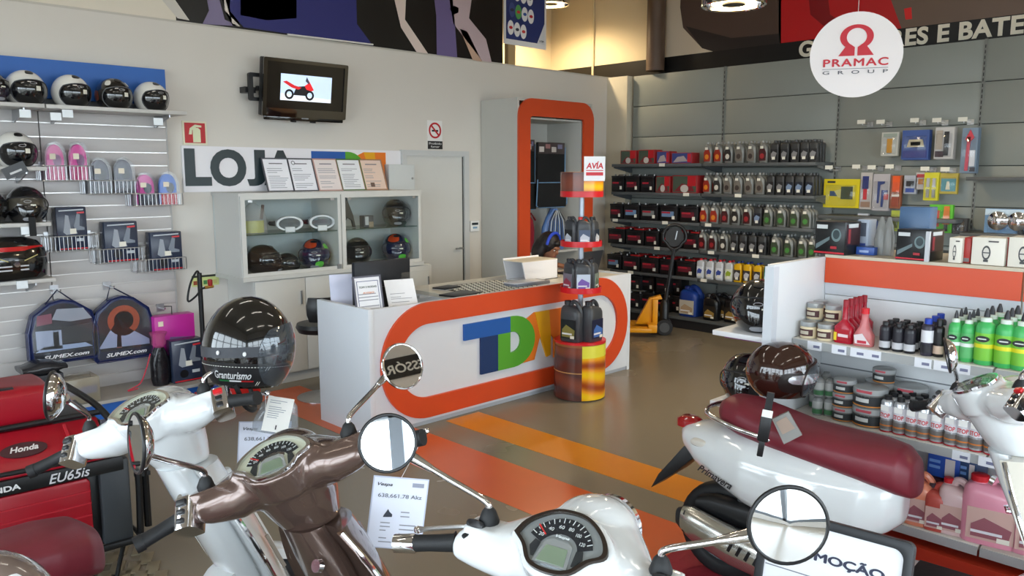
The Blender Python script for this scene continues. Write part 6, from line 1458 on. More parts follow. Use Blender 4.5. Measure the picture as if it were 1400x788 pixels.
def mirror(par, base, head, n, r, stem=CHROME, rim=BLACKP, back=CHROME, bend=.045, sag=0.):
    base, head, n = Vector(base), Vector(head), Vector(n).normalized()
    up = base+Vector((0, 0, bend)); e_ = up-head; e_ = (e_-n*e_.dot(n)).normalized(); attach = head+e_*(r+.004)-n*.012
    out = (attach-up)
    st = part('mirror_stem', tube(smooth_path([base, base+Vector((0, 0, bend*.6)), up+out*.06, up+out*.5, attach], 5), .0075, 10), stem, par, world=True)
    part('boot', lathe([(.022, -.01), (.024, .0), (.016, .022), (.009, .03)], 14, *base), RUBBER, st, world=True)
    q = n.to_track_quat('Z', 'Y').to_matrix().to_4x4(); M = Matrix.Translation(head) @ q
    part('mirror_shell', lathe([(.012, -.032), (r*.6, -.026), (r*.92, -.012), (r, 0), (r, .004), (r*.9, .004)], 36).tf(M), back, st, world=True)
    part('mirror_rim', tube([M @ Vector((r*math.cos(2*PI*i/40), r*math.sin(2*PI*i/40), .002)) for i in range(40)], .0045, 8, closed=True), rim, st, world=True)
    part('mirror_face', lathe([(r*.985, .003), (r*.98, .0045+0), (r*.5, .0045+sag*.7), (.0005, .0045+sag)], 40).tf(M), MIRROR, st, world=True)
    part('stem_socket', tube([attach-out.normalized()*.055, attach, head+e_*r*.6-n*.022], [.0085, .013, .012], 10), stem, st, world=True)
def scooter(label, hx, hy, body_deg, bar_deg, paint, podm=CHROME, dashm=None, barend=False, full=True, pods=True, name='scooter', shieldface=None, seat=True, DM=None, lean=0.):
    DM = DM or DM_FLAT
    t = thing(name, label, 'scooter', (hx, hy, 0), rad(body_deg), 'retro scooters on show')
    t.rotation_euler.x = -rad(lean); off = Matrix.Rotation(rad(body_deg), 3, 'Z') @ Vector((0, math.sin(rad(lean))*HZB, 0)); t.location = (hx-off.x, hy-off.y, 0)
    st = math.atan(math.tan(rad(bar_deg-body_deg))/math.cos(rad(24)))
    from mathutils import Quaternion
    eu = Quaternion((-math.sin(rad(24)), 0, math.cos(rad(24))), st).to_euler()
    hs_ = part('headset', recolour(HEADSETS[id(DM)], paint), None, t, loc=(0, 0, HZB), rot=eu)
    P = lambda nm, b, m, **k: part(nm, b, m, hs_, **k)
    face = dashm or C((196, 192, 170), .35)
    P('dash_bezel', ringprism(DSM, grow(DSM, .90), -.006, .012).tf(DM), CHROME if not dashm else C((60, 50, 44), .25, metal=.6))
    P('dash_face', prism(grow(DSM, .92), -.002, .004).tf(DM), face, smooth=0)
    arc = [(.078*math.cos(rad(a)), -.03+.082*math.sin(rad(a))) for a in range(20, 161, 10)]+[(.046*math.cos(rad(a)), -.03+.044*math.sin(rad(a))) for a in range(160, 19, -10)]
    P('speedometer', prism(arc, .004, .006).tf(DM), C((34, 35, 42), .2), smooth=0)
    tk = MB()
    for a in range(28, 156, 9):
        c, s = math.cos(rad(a)), math.sin(rad(a)); r0, r1 = (.066, .076) if (a//9) % 2 else (.07, .076)
        tk.merge(bc(0, 0, 0, .0016, .001, .012 if r0 < .07 else .006).rot(rad(90-a), 'Y').mv(.072*c, .0066, -.03+.076*s))
    P('scale_marks', tk.tf(DM), C((226, 226, 226), .4), smooth=0)['kind'] = 'stuff'
    for i, tx in enumerate(('20', '40', '60', '80', '100', '120')):
        a = rad(148-i*23); b = fit(text(tx, .01, .0002), -.006, .006, -.004, .004, 0)
        P('scale_number', b.tf(Matrix.Diagonal((-1, -1, 1, 1)) @ Matrix.Identity(4)).tf(Matrix.Diagonal((-1, 1, 1, 1))).mv(.057*math.cos(a), .0068, -.03+.06*math.sin(a)).tf(DM), C((226, 226, 226), .4), smooth=0)
    P('needle', bc(0, 0, .02, .003, .002, .03).rot(rad(-52), 'Y').mv(-.035, .0072, .0).tf(DM), C((210, 40, 40), .4))
    P('lcd_frame', prism([(-.04, -.062), (.04, -.062), (.032, -.012), (.018, -.002), (-.018, -.002), (-.032, -.012)], .004, .009).tf(DM), C((206, 208, 212), .2, metal=.7), smooth=0)
    P('lcd_screen', prism([(-.032, -.058), (.032, -.058), (.025, -.02), (-.025, -.02)], .009, .0105).tf(DM), mat('lcd_green', (128, 140, 118), .15), smooth=0)
    for s in (-1, 1): P('indicator_panel', prism([(s*.05, -.05), (s*.062, -.03), (s*.056, -.012), (s*.042, -.016), (s*.044, -.05)], .004, .007).tf(DM), C((44, 46, 50), .2), smooth=0)
    b = fit(text('Vespa', .01, .0002, .0002, shear=.35), -.016, .016, .0, .008, 0)
    P('script', b.tf(Matrix.Diagonal((1, -1, 1, 1))).mv(0, .0062, .002).tf(DM), C((60, 60, 60), .4) if not dashm else C((230, 230, 230), .4), smooth=0)
    P('dash_cover', prism(grow(DSM, .9), .012, .0135).tf(DM), MATS.get('dash_cover') or glassy('dash_cover', (250, 252, 252), gain=.8), smooth=0)
    # headlamp
    P('headlamp_ring', lathe([(.066, 0), (.075, .0), (.075, .016), (.066, .018)], 30).rot(rad(98), 'Y').mv(.165, 0, .005), CHROME)
    P('headlamp_lens', lathe([(.067, .0), (.05, .014), (.002, .02)], 26).rot(rad(98), 'Y').mv(.167, 0, .005), mat('lens_glass', (220, 226, 230), .05, alpha=.7))
    for s in (-1, 1):
        gx0, gy0, gx1, gy1 = -.064, s*(.288 if pods else .272), -.105, s*.39
        P('grip', tube([(gx0, gy0, -.012), (gx0-.002, gy0+s*.004, -.0125), ((gx0+gx1)/2, (gy0+gy1)/2, -.02), (gx1, gy1, -.028)], [.026, .021, .019, .0205], 14), RUBBER)
        if barend: P('bar_end', tube([(gx1+.012, gy1-s*.03, -.026), (gx1+.009, gy1-s*.022, -.0265), (gx1-.008, gy1+s*.022, -.031), (gx1-.009, gy1+s*.025, -.0315)], [.018, .0225, .021, .01], 16), CHROME)
        else: P('grip_end', tube([(gx1+.004, gy1-s*.01, -.0275), (gx1-.004, gy1+s*.01, -.029)], .0225, 14), RUBBER)
        P('brake_lever', tube(smooth_path([(-.015, s*.25, -.012), (.02, s*.285, -.012), (.0, s*.34, -.018), (-.035, s*.40, -.025)], 5), [.008]*5+[.006]*10+[.0085], 8), C((196, 198, 202), .2, metal=.85))
        P('lever_ball', lathe([(.001, -.010), (.009, -.005), (.010, 0), (.009, .005), (.001, .010)], 12, -.038, s*.405, -.0255), CHROME)
        Mp_ = Matrix.Translation((-.058, s*.262, -.012)) @ Matrix.Rotation(rad(-s*14), 4, 'Z') @ Matrix.Rotation(rad(36), 4, 'Y')
        if pods:
            P('switch_pod', loft([[(x, y, z) for x, y in sell(0, 0, .040-.004*abs(z)/.05, .031, 4, 20)] for z in (-.046, -.04, .036, .042)]).tf(Mp_), podm, bevel=.0)
            P('switch_button', bx(-.0445, -.034, -.015, .015, .016, .033).tf(Mp_), C((200, 30, 36), .35) if s < 0 else C((30, 30, 32), .4), bevel=.003); P('switch_button', bx(-.044, -.034, -.011, .011, -.007, .006).tf(Mp_), C((34, 34, 36), .35), bevel=.003); P('switch_button', bx(-.044, -.034, -.011, .011, -.032, -.019).tf(Mp_), C((34, 34, 36), .35), bevel=.003)
        else:
            for k, (dz, dy) in enumerate(((.028, -.0), (-.004, .0))):
                P('switch_button', loft([[(x, y, z) for y, z in sell(0, 0, .023*kk, .010*kk, 2.4, 16)] for x, kk in ((-.03, 1), (-.0505, 1), (-.053, .8))]).mv(0, 0, dz).tf(Matrix.Translation((-.036, s*.222, -.006)) @ Matrix.Rotation(rad(34), 4, 'Y')), C((30, 30, 32), .35))
    if not full: return t, hs_
    sh = part('leg_shield', recolour(SHIELD, shieldface or paint), None, t)
    for s in (-1, 1):
        pe = [shield_edge(z) for z in (.855, .82, .78, .72, .66, .58, .5, .42, .34, .27)]
        part('shield_trim', tube([(x, s*w_, z) for (x, w_), z in zip(pe, (.855, .82, .78, .72, .66, .58, .5, .42, .34, .27))], .0085, 8), CHROME, t)
        part('shield_vent', bc(0, 0, 0, .012, .008, .15).rot(rad(-24), 'Y').mv(shx(.52)+.01, s*.198, .52), C((150, 140, 128), .3), sh)
    part('column_cover', loft([[(shx(z)-.075+a, b, z) for a, b in sell(0, 0, .055, .085*k, 2.6, 20)] for z, k in ((.86, .7), (.76, 1), (.6, 1.1), (.45, 1.1), (.34, .9))]), paint, t)
    part('bag_hook', tube([(shx(.62)-.13, 0, .64), (shx(.62)-.16, 0, .635), (shx(.62)-.165, 0, .655)], .009), CHROME, t)
    part('horn_cover', loft([[(shx(z)+.07+a, b, z) for a, b in sell(0, 0, .03, .035*k, 2.5, 14)] for z, k in ((.8, .6), (.66, 1), (.5, 1.1), (.4, .8))]), paint, t)
    part('ignition', lathe([(.02, 0), (.018, .015)], 14).rot(rad(-70), 'Y').mv(shx(.80)-.115, -.07, .76), CHROME, t)
    cw = part('rear_cowl', recolour(COWL, paint), None, t)
    part('floor_mat', bx(-.24, .10, -.125, .125, .286, .298), RUBBER, t, bevel=.004)
    ft = part('front_fender', loft([[(.31+(.25+(.01 if i % 2 else 0))*math.cos(a)*k, y*(1 if k > .9 else .9), .22+(.25)*math.sin(a)*k) for y, k in ((-.085, .86), (-.07, 1.0), (0, 1.06), (.07, 1.0), (.085, .86), (.0, .98))] for i, a in enumerate([rad(15+i*12) for i in range(13)])]), paint, t)
    wheel_parts(t, .31, .225); wheel_parts(t, -1.03, .225)
    if seat:
        s_ = part('seat', recolour(SEAT, SEATM), None, t)
        part('grab_rail', tube(smooth_path([(-.72, -.13, .735), (-.92, -.155, .765), (-1.08, -.12, .79), (-1.12, 0, .795), (-1.08, .12, .79), (-.92, .155, .765), (-.72, .13, .735)], 6), .0105, 10), CHROME, t)
    part('tail_light', loft([[(-1.235+a, b, z) for a, b in sell(.0, 0, .06*k, .05*k, 2.6, 18)] for z, k in ((.655, .5), (.675, 1), (.705, 1), (.72, .6))]), mat('tail_red', (150, 18, 24), .12, coat=.8), t)
    for s in (-1, 1):
        part('turn_signal', loft([[(-1.10+a, s*(.152+y), .655+b) for a, b in sell(0, 0, .05*k, .019*k, 2.6, 18)] for y, k in ((-.035, 1), (-.004, .95), (.006, .6))]).tf(Matrix.Identity(4)), mat('clear_signal', (206, 200, 190), .08), t)
        b = fit(text('Primavera', .05, .0006, .0012, shear=.35), -.085, .085, -.016, .016, 0)
        if s < 0: part('script_badge', b.rot(rad(16), 'Y').tf(Matrix.Rotation(rad(-6), 4, 'X')).mv(-.99, -.2055, .545), C((30, 30, 34), .3), t, smooth=0)
    mf = part('plate_holder', prism([(-1.16, .56), (-1.22, .6), (-1.36, .42), (-1.40, .34), (-1.33, .40), (-1.28, .44)], -.07, .07), BLACKP, t, bevel=.005); part('reflector', bx(-1.365, -1.355, -.03, .03, .40, .43), mat('tail_red', (150, 18, 24), .12), mf)
    part('engine', loft([[(x, -.02+a, b) for a, b in sell(0, .26, w_, h_, 3, 18)] for x, w_, h_ in ((-.55, .07, .07), (-.75, .09, .09), (-1.0, .07, .07))]), C((74, 76, 80), .4, metal=.5), t)
    mu = part('exhaust', loft([[(x, -.16+a, z+b) for a, b in sell(0, 0, .05*k, .075*k, 2.8, 20)] for x, z, k in ((-.58, .20, .4), (-.66, .205, .95), (-.92, .235, 1), (-1.14, .285, .85), (-1.19, .295, .5))]), C((60, 60, 62), .35, metal=.6), t)
    part('exhaust_shield', loft([[(x, -.16+r*math.cos(rad(a)), z+r*1.5*math.sin(rad(a))) for a in range(90, 271, 10) for r in (.054*k,)] for x, z, k in ((-.62, .20, .85), (-.66, .205, 1.04), (-.92, .235, 1.08), (-1.11, .28, .98), (-1.16, .29, .75))], closed=False), C((206, 204, 196), .18, metal=.9), mu)
    for k in range(4): part('shield_slot', bc(0, 0, 0, .014, .006, .045).rot(rad(24), 'Y').mv(-.78-k*.04, -.217, .23+k*.008), BLACKP, mu)
    part('airbox', loft([[(x, .0+a, b) for a, b in sell(-.09, .36, .045, h_, 3, 18)] for x, h_ in ((-.68, .03), (-.75, .06), (-1.05, .055), (-1.12, .03))]), BLACKP, t)
    part('shock', tube([(-.98, -.075, .26), (-.88, -.075, .5)], .026, 12), C((120, 122, 126), .3, metal=.7), t)
    part('center_stand', tube([(-.55, -.14, .012), (-.5, -.09, .2), (-.5, .09, .2), (-.55, .14, .012)], .014, 8), BLACKP, t)
    return t, hs_
def bar_point(t, hs_, p):
    M = Matrix.LocRotScale(t.location, t.rotation_euler, None) @ Matrix.LocRotScale(hs_.location, hs_.rotation_euler, None)
    return M @ Vector(p)
def paint(name, c, metal=0., rough=.13): return mat(name, c, rough, metal, coat=1.)
SWHITE = paint('scooter_white', (216, 219, 220)); SCREAM = paint('scooter_cream', (228, 224, 212)); SBROWN = paint('scooter_brown', (104, 84, 76), .55, .22)
def dirv(bearing, el=0): return Vector((math.cos(rad(bearing))*math.cos(rad(el)), math.sin(rad(bearing))*math.cos(rad(el)), math.sin(rad(el))))
def to_cam(p): return (CAM-Vector(p)).normalized()

# white scooter beside the generator
tA, hA = scooter('white scooter with chrome switches between the red generator and brown scooter', .965, 2.69, 6, 44, SWHITE, lean=4)
mirror(tA, bar_point(tA, hA, (-.035, .205, .044)), onz(72, 541, 1.25), dirv(150, 4), .064)
mR = bar_point(tA, hA, (-.035, -.205, .044))
# brown scooter
tB, hB = scooter('metallic brown scooter with chrome switches and cream dial', 1.045, 1.965, 9, 51, SBROWN, lean=4)
mirror(tB, bar_point(tB, hB, (-.035, .205, .044)), onz(188, 606, 1.25), dirv(174, 4), .066)
pm = onz(550, 501, 1.25)
nB = (to_cam(pm)+(Vector((4.2, FY+.1, 3.36))-pm).normalized())
mirror(tB, bar_point(tB, hB, (-.035, -.205, .044)), pm, nB, .070, rim=CHROME)
# white scooter nearest the shop window
tC, hC = scooter('glossy white scooter with dark rimmed dial and chrome bar ends', 1.235, 1.065, 14, 13, SWHITE, dashm=C((168, 170, 172), .22, metal=.5), barend=True, full=True, pods=False, DM=DM_STEEP)
pm = onz(530, 606, 1.24); mirror(tC, bar_point(tC, hC, (-.03, .205, .046)), pm, to_cam(pm)+(Vector((-.9, FY, 1.9))-pm).normalized(), .064, bend=.04)
pm = onz(1077, 718, 1.20); mirror(tC, bar_point(tC, hC, (-.03, -.205, .046)), pm, to_cam(pm)+(Vector((-.1, -2.2, .25))-pm).normalized(), .073, bend=.04, sag=.0035)
# white scooter with red seat by the island
tD, hD = scooter('white scooter with burgundy seat and chrome exhaust beside the island shelving', 3.215, .785, -87, -46, SWHITE, shieldface=paint('scooter_shield_shaded', (206, 200, 188)))  # shade on the leg shield's inner side put into its darker cream colour
pm = onz(1296, 486, 1.21); mirror(tD, bar_point(tD, hD, (-.035, .205, .044)), pm, dirv(112, -12), .06)
pm = bar_point(tD, hD, (-.05, -.36, .22)); mirror(tD, bar_point(tD, hD, (-.035, -.205, .044)), pm, dirv(100, 0), .06)
solo('floor_mat', 'dark red display mat under the white scooter beside the island', 'mat', bx(2.72, 3.52, -.9, 2.1, .0022, .008), mat('red_carpet', (142, 26, 42), .8, noise=.12, scale=60, bump=.2))

# ------------------------------------------------------------------ black open helmet hung on the white scooter's mirror
gh = thing('helmet', 'glossy black helmet with leather skirt and white script hung on the scooter mirror', 'helmet', (0, 0, 0))
part('shell', helm_shell(), gloss((8, 8, 9)), gh, smooth=60)
part('band', loft([[sph(2*PI*i/40, rad(e)+.06*math.cos(2*PI*i/40), HR, k)+Vector((0, 0, HZ)) for i in range(40)] for e, k in ((3, 1.0), (3, 1.022), (-8, 1.022), (-8, 1.0))], cap=False), mat('band_grey', (52, 54, 60), .55), gh, smooth=50)
part('skirt', loft([[sph(2*PI*i/40, rad(e), HR, k)+Vector((0, 0, HZ)) for i in range(40)] for e, k in ((-15, 1.0), (-16, 1.02), (-30, 1.024), (-44, 1.02), (-50, .97))], cap=False), mat('skirt_leather', (26, 26, 28), .45, noise=.15, scale=60, bump=.1), gh, smooth=50)
sw = MB()
for i in range(90):
    a = 2*PI*i/90; d = sph(a, rad(-18.5), HR, 1.027)+Vector((0, 0, HZ)); sw.merge(bc(0, 0, 0, .0055, .001, .0012).rot(a, 'Z').mv(*d))
part('stitching', sw, C((206, 204, 196), .5), gh, smooth=0)['kind'] = 'stuff'
def on_helm(b, az0, el0, k=1.03):   # wrap x,z lettering on the helmet
    b.v = [sph(az0+p.x/HR[0]/.95, el0+p.z/HR[2], HR, k)+Vector((0, 0, HZ)) for p in b.v]; return b
AZ = rad(257)
part('script', on_helm(fit(text('Granturismo', .05, .0002, .0008, shear=.35), -.055, .055, -.01, .012, 0), AZ, rad(-29)), C((232, 232, 232), .4), gh, smooth=0)
for k, c in enumerate(((40, 130, 70), (230, 230, 230), (190, 36, 40))): part('tricolour', on_helm(bx(-.045+k*.036, -.009+k*.036, 0, .001, 0, .0045), AZ, rad(-37)), C(c, .4), gh, smooth=0)
for da in (-.28, .3): part('rivet', lathe([(.006, 0), (.005, .003)], 10).tf(Matrix.Translation(sph(AZ+da, rad(-4), HR, 1.03)+Vector((0, 0, HZ))) @ (sph(AZ+da, 0, HR)).normalized().to_track_quat('Z', 'Y').to_matrix().to_4x4()), C((206, 206, 206), .3), gh)
for da in (.72, .78): part('seam', on_helm(bx(-.001, .001, 0, .001, -.03, .03).rot(rad(24), 'Y'), AZ+da, rad(-30)), C((206, 204, 196), .5), gh, smooth=0)
part('visor', patch(rad(70), rad(-46), rad(30), 1.05)[0], TINT, gh, smooth=60)
part('chin_strap', tube(smooth_path([(-.09, .02, .012), (-.06, -.01, -.045), (.0, -.03, -.06), (.07, -.01, -.04), (.1, .02, .02)], 5), .008, 6), C((20, 20, 22), .6), gh)
part('neck_roll', tube([sph(2*PI*i/24, HB, HR, .93)+Vector((0, 0, HZ+.004)) for i in range(24)], .012, 6, closed=True), INNER, gh)
pg = deep(337, 527, 2.76)
gh.location = pg; gh.scale = (1.1, 1.02, 1.34)
gh.rotation_euler = (rad(4), rad(7), math.atan2(pg.y, pg.x)+rad(-10))
mirror(tA, mR, (pg.x, pg.y, pg.z+.12), dirv(280, 4), .05)
# helmet on the red seat
dh = helmet('jet', gloss((44, 20, 14)), 'dark brown open-face helmet with clear visor on the red seat', None, visor=TINT, trim=(40, 26, 22), accents=((rad(26), rad(-30), rad(10), rad(-78), mat('helmet_side', (30, 22, 20), .3)),), sticker=True)
part('inner_face', patch(rad(66), rad(-46), rad(26), 1.004)[0], INNER, dh, smooth=60); part('silver_band', patch(rad(34), rad(-12), rad(6), 1.03, az0=rad(-55), nu=8, nv=4)[0], C((214, 216, 222), .12, metal=.8), dh, smooth=60)
pd = onz(1075, 548, .842)
dh.location = (pd.x+.08, pd.y+.07, .842); dh.rotation_euler.z = rad(38); dh.scale = (1.08,)*3
# brown helmet on the brown scooter's seat
bh_ = helmet('jet', gloss((120, 104, 96)), 'bronze helmet with Italian flag badge on the brown scooter seat', None, sticker=False, accents=((rad(13), rad(40), rad(54), rad(172), C((214, 216, 218), .3)), (rad(7), rad(42), rad(52), rad(165), C((40, 130, 80), .3)), (rad(3), rad(44), rad(50), rad(179), C((60, 70, 120), .3))))
M = Matrix.LocRotScale(tB.location, tB.rotation_euler, None); pz = M @ Vector((-.74, .06, .83))
bh_.location = pz; bh_.rotation_euler.z = rad(118+90); bh_.scale = (1.05,)*3

# cards, pouch and lock hanging from the scooters
def hang_card(label, lev, px, py, w_, h_, t_, price, tilt, seed, yaw=0):
    p = deep(px, py, t_)
    M_ = Matrix.Translation(p) @ Matrix.Rotation(math.atan2(p.y, p.x)-PI/2+rad(yaw), 4, 'Z') @ Matrix.Rotation(rad(tilt), 4, 'Y') @ Matrix.Rotation(rad(-8), 4, 'X')
    t = thing('price_card', label, 'price card', p)
    part('sleeve', bx(-w_/2-.004, w_/2+.004, .001, .003, -h_-.004, .004).tf(M_), C((196, 202, 220), .15), t, world=True); part('sheet', bx(-w_/2, w_/2, -.001, .001, -h_, 0).tf(M_), C((226, 230, 244), .5), t, world=True)
    part('brand_script', fit(text('Vespa', .02, .0002, .0004, shear=.35), -w_*.43, -w_*.15, -h_*.13, -h_*.07, -.002).tf(M_), C((50, 52, 60), .5), t, world=True, smooth=0)
    part('price_text', fit(text(price, .02, .0002, .0001), -w_*.40, w_*.42, -h_*.29, -h_*.225, -.002).tf(M_), C((90, 94, 104), .5), t, world=True, smooth=0)
    part('logo_mark', bx(w_*.22, w_*.44, -.002, -.001, -h_*.11, -h_*.05).tf(M_), C((150, 154, 170), .5), t, world=True)
    part('scooter_icon', prism([(-.012, 0), (.0, .02), (.004, .012), (.014, .004), (.014, -.004), (-.014, -.006)], -.002, -.001).mv(-w_*.18, 0, -h_*.54).tf(M_), C((50, 54, 66), .5), t, world=True, smooth=0)
    text_lines(t, -w_*.3, -.01, -h_*.95, -h_*.62, 6, M_, seed=seed); text_lines(t, .01, w_*.38, -h_*.95, -h_*.45, 8, M_, seed=seed+1, sub='text_column')
    part('string', tube([lev, lev+Vector((0, 0, -.02)), p+Vector((0, 0, .004))], .0012, 5), C((230, 230, 230), .4), t, world=True)
    return p
lB = bar_point(tB, hB, (-.035, -.40, -.02)); lA = bar_point(tA, hA, (-.035, -.40, -.02))
hang_card('white price card reading 638,661.78 Akz hung from the brown scooter', lB, 549, 655, .165, .215, 2.5, '638,661.78 Akz', 8, 3)
hang_card('white price card reading 638,661.78 Akz hung from the white scooter', lA, 363, 578, .18, .235, 2.98, '638,661.78 Akz', 5, 6)
p = deep(385, 545, 2.86); M_ = Matrix.Translation(p) @ Matrix.Rotation(math.atan2(p.y, p.x)-PI/2, 4, 'Z') @ Matrix.Rotation(rad(14), 4, 'Y')
t = thing('document_pouch', 'clear plastic pouch holding a printed slip on the white scooter lever', 'pouch', p)
part('pouch', loft([[(x, y, z) for x, y in sell(.0, 0, w_, d_, 2.4, 16)] for z, w_, d_ in ((-.13, .075, .012), (-.1, .08, .022), (-.02, .06, .018), (.0, .04, .006))]).tf(M_), glassy('crinkled_film', (226, 230, 234), .2, (214, 218, 222), .1, 1.5), t, world=True)
part('slip', bx(-.047, .043, -.026, -.0245, -.118, .01).tf(M_), C((236, 234, 228), .6), t, world=True); text_lines(t, -.038, .034, -.07, .0, 9, M_ @ Matrix.Translation((0, -.0255, 0)), seed=12)
part('pen_mark', bx(-.002, .002, -.0275, -.026, -.108, -.092).rot(0, 'Y').tf(M_), C((50, 50, 54), .6), t, world=True)
part('string', tube([lA+Vector((-.02, 0, 0)), p], .0012, 5), C((230, 230, 230), .4), t, world=True)
p = deep(1050, 560, 3.2)
t = thing('lock_tag', 'black security lock with white label hanging at the red seat', 'lock', p)
Ml = Matrix.Translation(p) @ Matrix.Rotation(math.atan2(p.y, p.x)-PI/2, 4, 'Z') @ Matrix.Rotation(rad(7), 4, 'Y')
part('strap', bx(-.014, .014, -.004, .006, -.01, .07).tf(Ml), BLACKP, t, world=True); part('body', bx(-.022, .022, -.012, .012, -.135, -.03).tf(Ml), BLACKP, t, bevel=.006, world=True); part('key', bx(-.012, .012, -.006, .006, -.20, -.13).tf(Ml), BLACKP, t, bevel=.004, world=True)
part('label', bx(-.02, .02, -.014, -.012, -.03, .0).tf(Ml), C((226, 226, 222), .5), t, world=True)
pp = deep(1074, 585, 3.22); Ml = Matrix.Translation(pp) @ Matrix.Rotation(math.atan2(pp.y, pp.x)-PI/2, 4, 'Z') @ Matrix.Rotation(rad(-24), 4, 'Y')
t = thing('sachet', 'crinkled clear sachet with papers beside the security lock', 'sachet', pp)
part('film', prism([(-.03, -.06), (.05, -.045), (.035, .06), (-.035, .05)], -.01, .008).tf(Ml), mat('crinkled_film_grey', (150, 150, 146), .1, alpha=.75, bump=.5, scale=30), t, world=True); part('paper', prism([(-.02, -.02), (.035, -.01), (.02, .045), (-.025, .035)], -.012, -.010).tf(Ml), C((150, 130, 116), .5), t, world=True)

# ================================================================== goods in the tall unit
def ub(px0, py0, px1, py1, Y): return ybox(px0, py0, px1, py1, Y)
MATB = mat('car_mat', (20, 22, 24), .85, noise=.2, scale=60, bump=.2); TRB = C((110, 150, 190), .5)
def car_mat(label, px0, py0, px1, py1, Y, folded=True):
    x0, x1, z0, z1 = ub(px0, py0, px1, py1, Y)
    t = thing('car_mat', label, 'car mat', ((x0+x1)/2, Y, z0), 0, 'black car mats on the rail')
    part('mat', bx(x0, x1, Y, Y+.03, z0, z1), MATB, t, bevel=.008, world=True)
    zm = z0+(z1-z0)*.36
    part('lower_fold', bx(x0-.01, x1+.01, Y-.02, Y-.002, z0-.02, zm), MATB, t, bevel=.006, world=True)
    part('binding', tube([(x0-.01, Y-.012, zm+.04), (x0-.03, Y-.012, z0), (x0+.02, Y-.012, z0-.02), (x1-.02, Y-.012, z0-.02), (x1+.03, Y-.012, z0+.02), (x1+.01, Y-.012, zm)], .007), TRB, t, world=True)
    part('binding', tube([(x0, Y-.022, zm+.005), (x1, Y-.022, zm+.005)], .006), TRB, t, world=True); part('binding', tube([(x1, Y-.004, zm), (x1, Y-.004, z1-.05)], .006), TRB, t, world=True)
    part('header_card', bx(x0+.01, x1-.01, Y-.006, Y-.001, z1-.13, z1), C((70, 62, 62), .4), t, world=True)
    for k in range(4):
        u = x0+.02+k*(x1-x0-.05)/4; part('header_print', bx(u, u+(x1-x0)/6, Y-.009, Y-.006, z1-.11+(k % 2)*.04, z1-.05+(k % 2)*.03), C(((206, 200, 196), (150, 110, 110), (186, 180, 176), (120, 120, 150))[k], .4), t, world=True)
    part('hanger', tube([((x0+x1)/2, Y+.01, z1), ((x0+x1)/2, Y+.01, 2.0), ((x0+x1)/2, 6.6, 2.036), ((x0+x1)/2, 6.62, 2.02)], .006), STEEL, t, world=True)
car_mat('black car mats with pale blue binding hung facing out', 735, 195, 772, 281, 6.44)
car_mat('black car mats partly hidden beside the wardrobe frame', 716, 191, 731, 284, 6.5)
x0, x1, z0, z1 = ub(739, 280, 777, 322, 6.40)
t = thing('mat_bag', 'clear fanned bag of striped blue covers in the wardrobe', 'bag', ((x0+x1)/2, 6.4, z0))
cxm = (x0+x1)/2
part('bag', loft([[(cxm+u*w_, 6.42+v*.05, z) for u, v in sell(0, 0, 1, 1, 2.4, 18)] for z, w_ in ((.956, .17), (1.05, .2), (1.22, .19), (1.34, .12), (1.44, .03))]), mat('blue_cover', (84, 120, 180), .3, noise=.3, scale=9), t, world=True, smooth=50)
for k in range(9):
    a = -1+k/4; part('pleat', tube([(cxm+a*.03, 6.36, 1.42), (cxm+a*.13, 6.355, 1.30), (cxm+a*.19, 6.355, 1.0)], .006, 5), C((190, 196, 200) if k % 2 else (50, 50, 56), .3), t, world=True)
x0, x1, z0, z1 = ub(715, 292, 739, 322, 6.42)
t = thing('red_bag', 'dark red quilted bag lying on the wardrobe shelf', 'bag', ((x0+x1)/2, 6.42, .956)); part('bag', loft([[(6.52+u*w_, 6.45+v*.09, z) for u, v in sell(0, 0, 1, 1, 2.4, 18)] for z, w_ in ((.956, .08), (1.02, .11), (1.2, .12), (1.32, .09), (1.36, .03))]), mat('red_quilt', (140, 30, 44), .5, noise=.2, scale=20, bump=.3), t, world=True, smooth=50)
part('strap', tube([(6.45, 6.36, 1.3), (6.52, 6.35, 1.4), (6.6, 6.36, 1.32)], .01), C((110, 24, 36), .6), t, world=True)

# ================================================================== seated woman behind the counter
def ell(c, r, n=16, m=10): return lathe([(max(.02, math.sin(PI*i/m)), -math.cos(PI*i/m)) for i in range(m+1)], n).sc(*r).mv(*c)
pw = ony(748, 336, 5.62)
wm = thing('person', 'seated woman with dark hair and blue headband looking down behind the counter', 'person', (pw.x-.02, 5.62, 0), rad(8))
SKIN = mat('skin', (150, 102, 78), .5, noise=.04, scale=10); HAIR = mat('dark_hair', (26, 20, 20), .5, noise=.3, scale=50, bump=.4)
hz = pw.z-.005
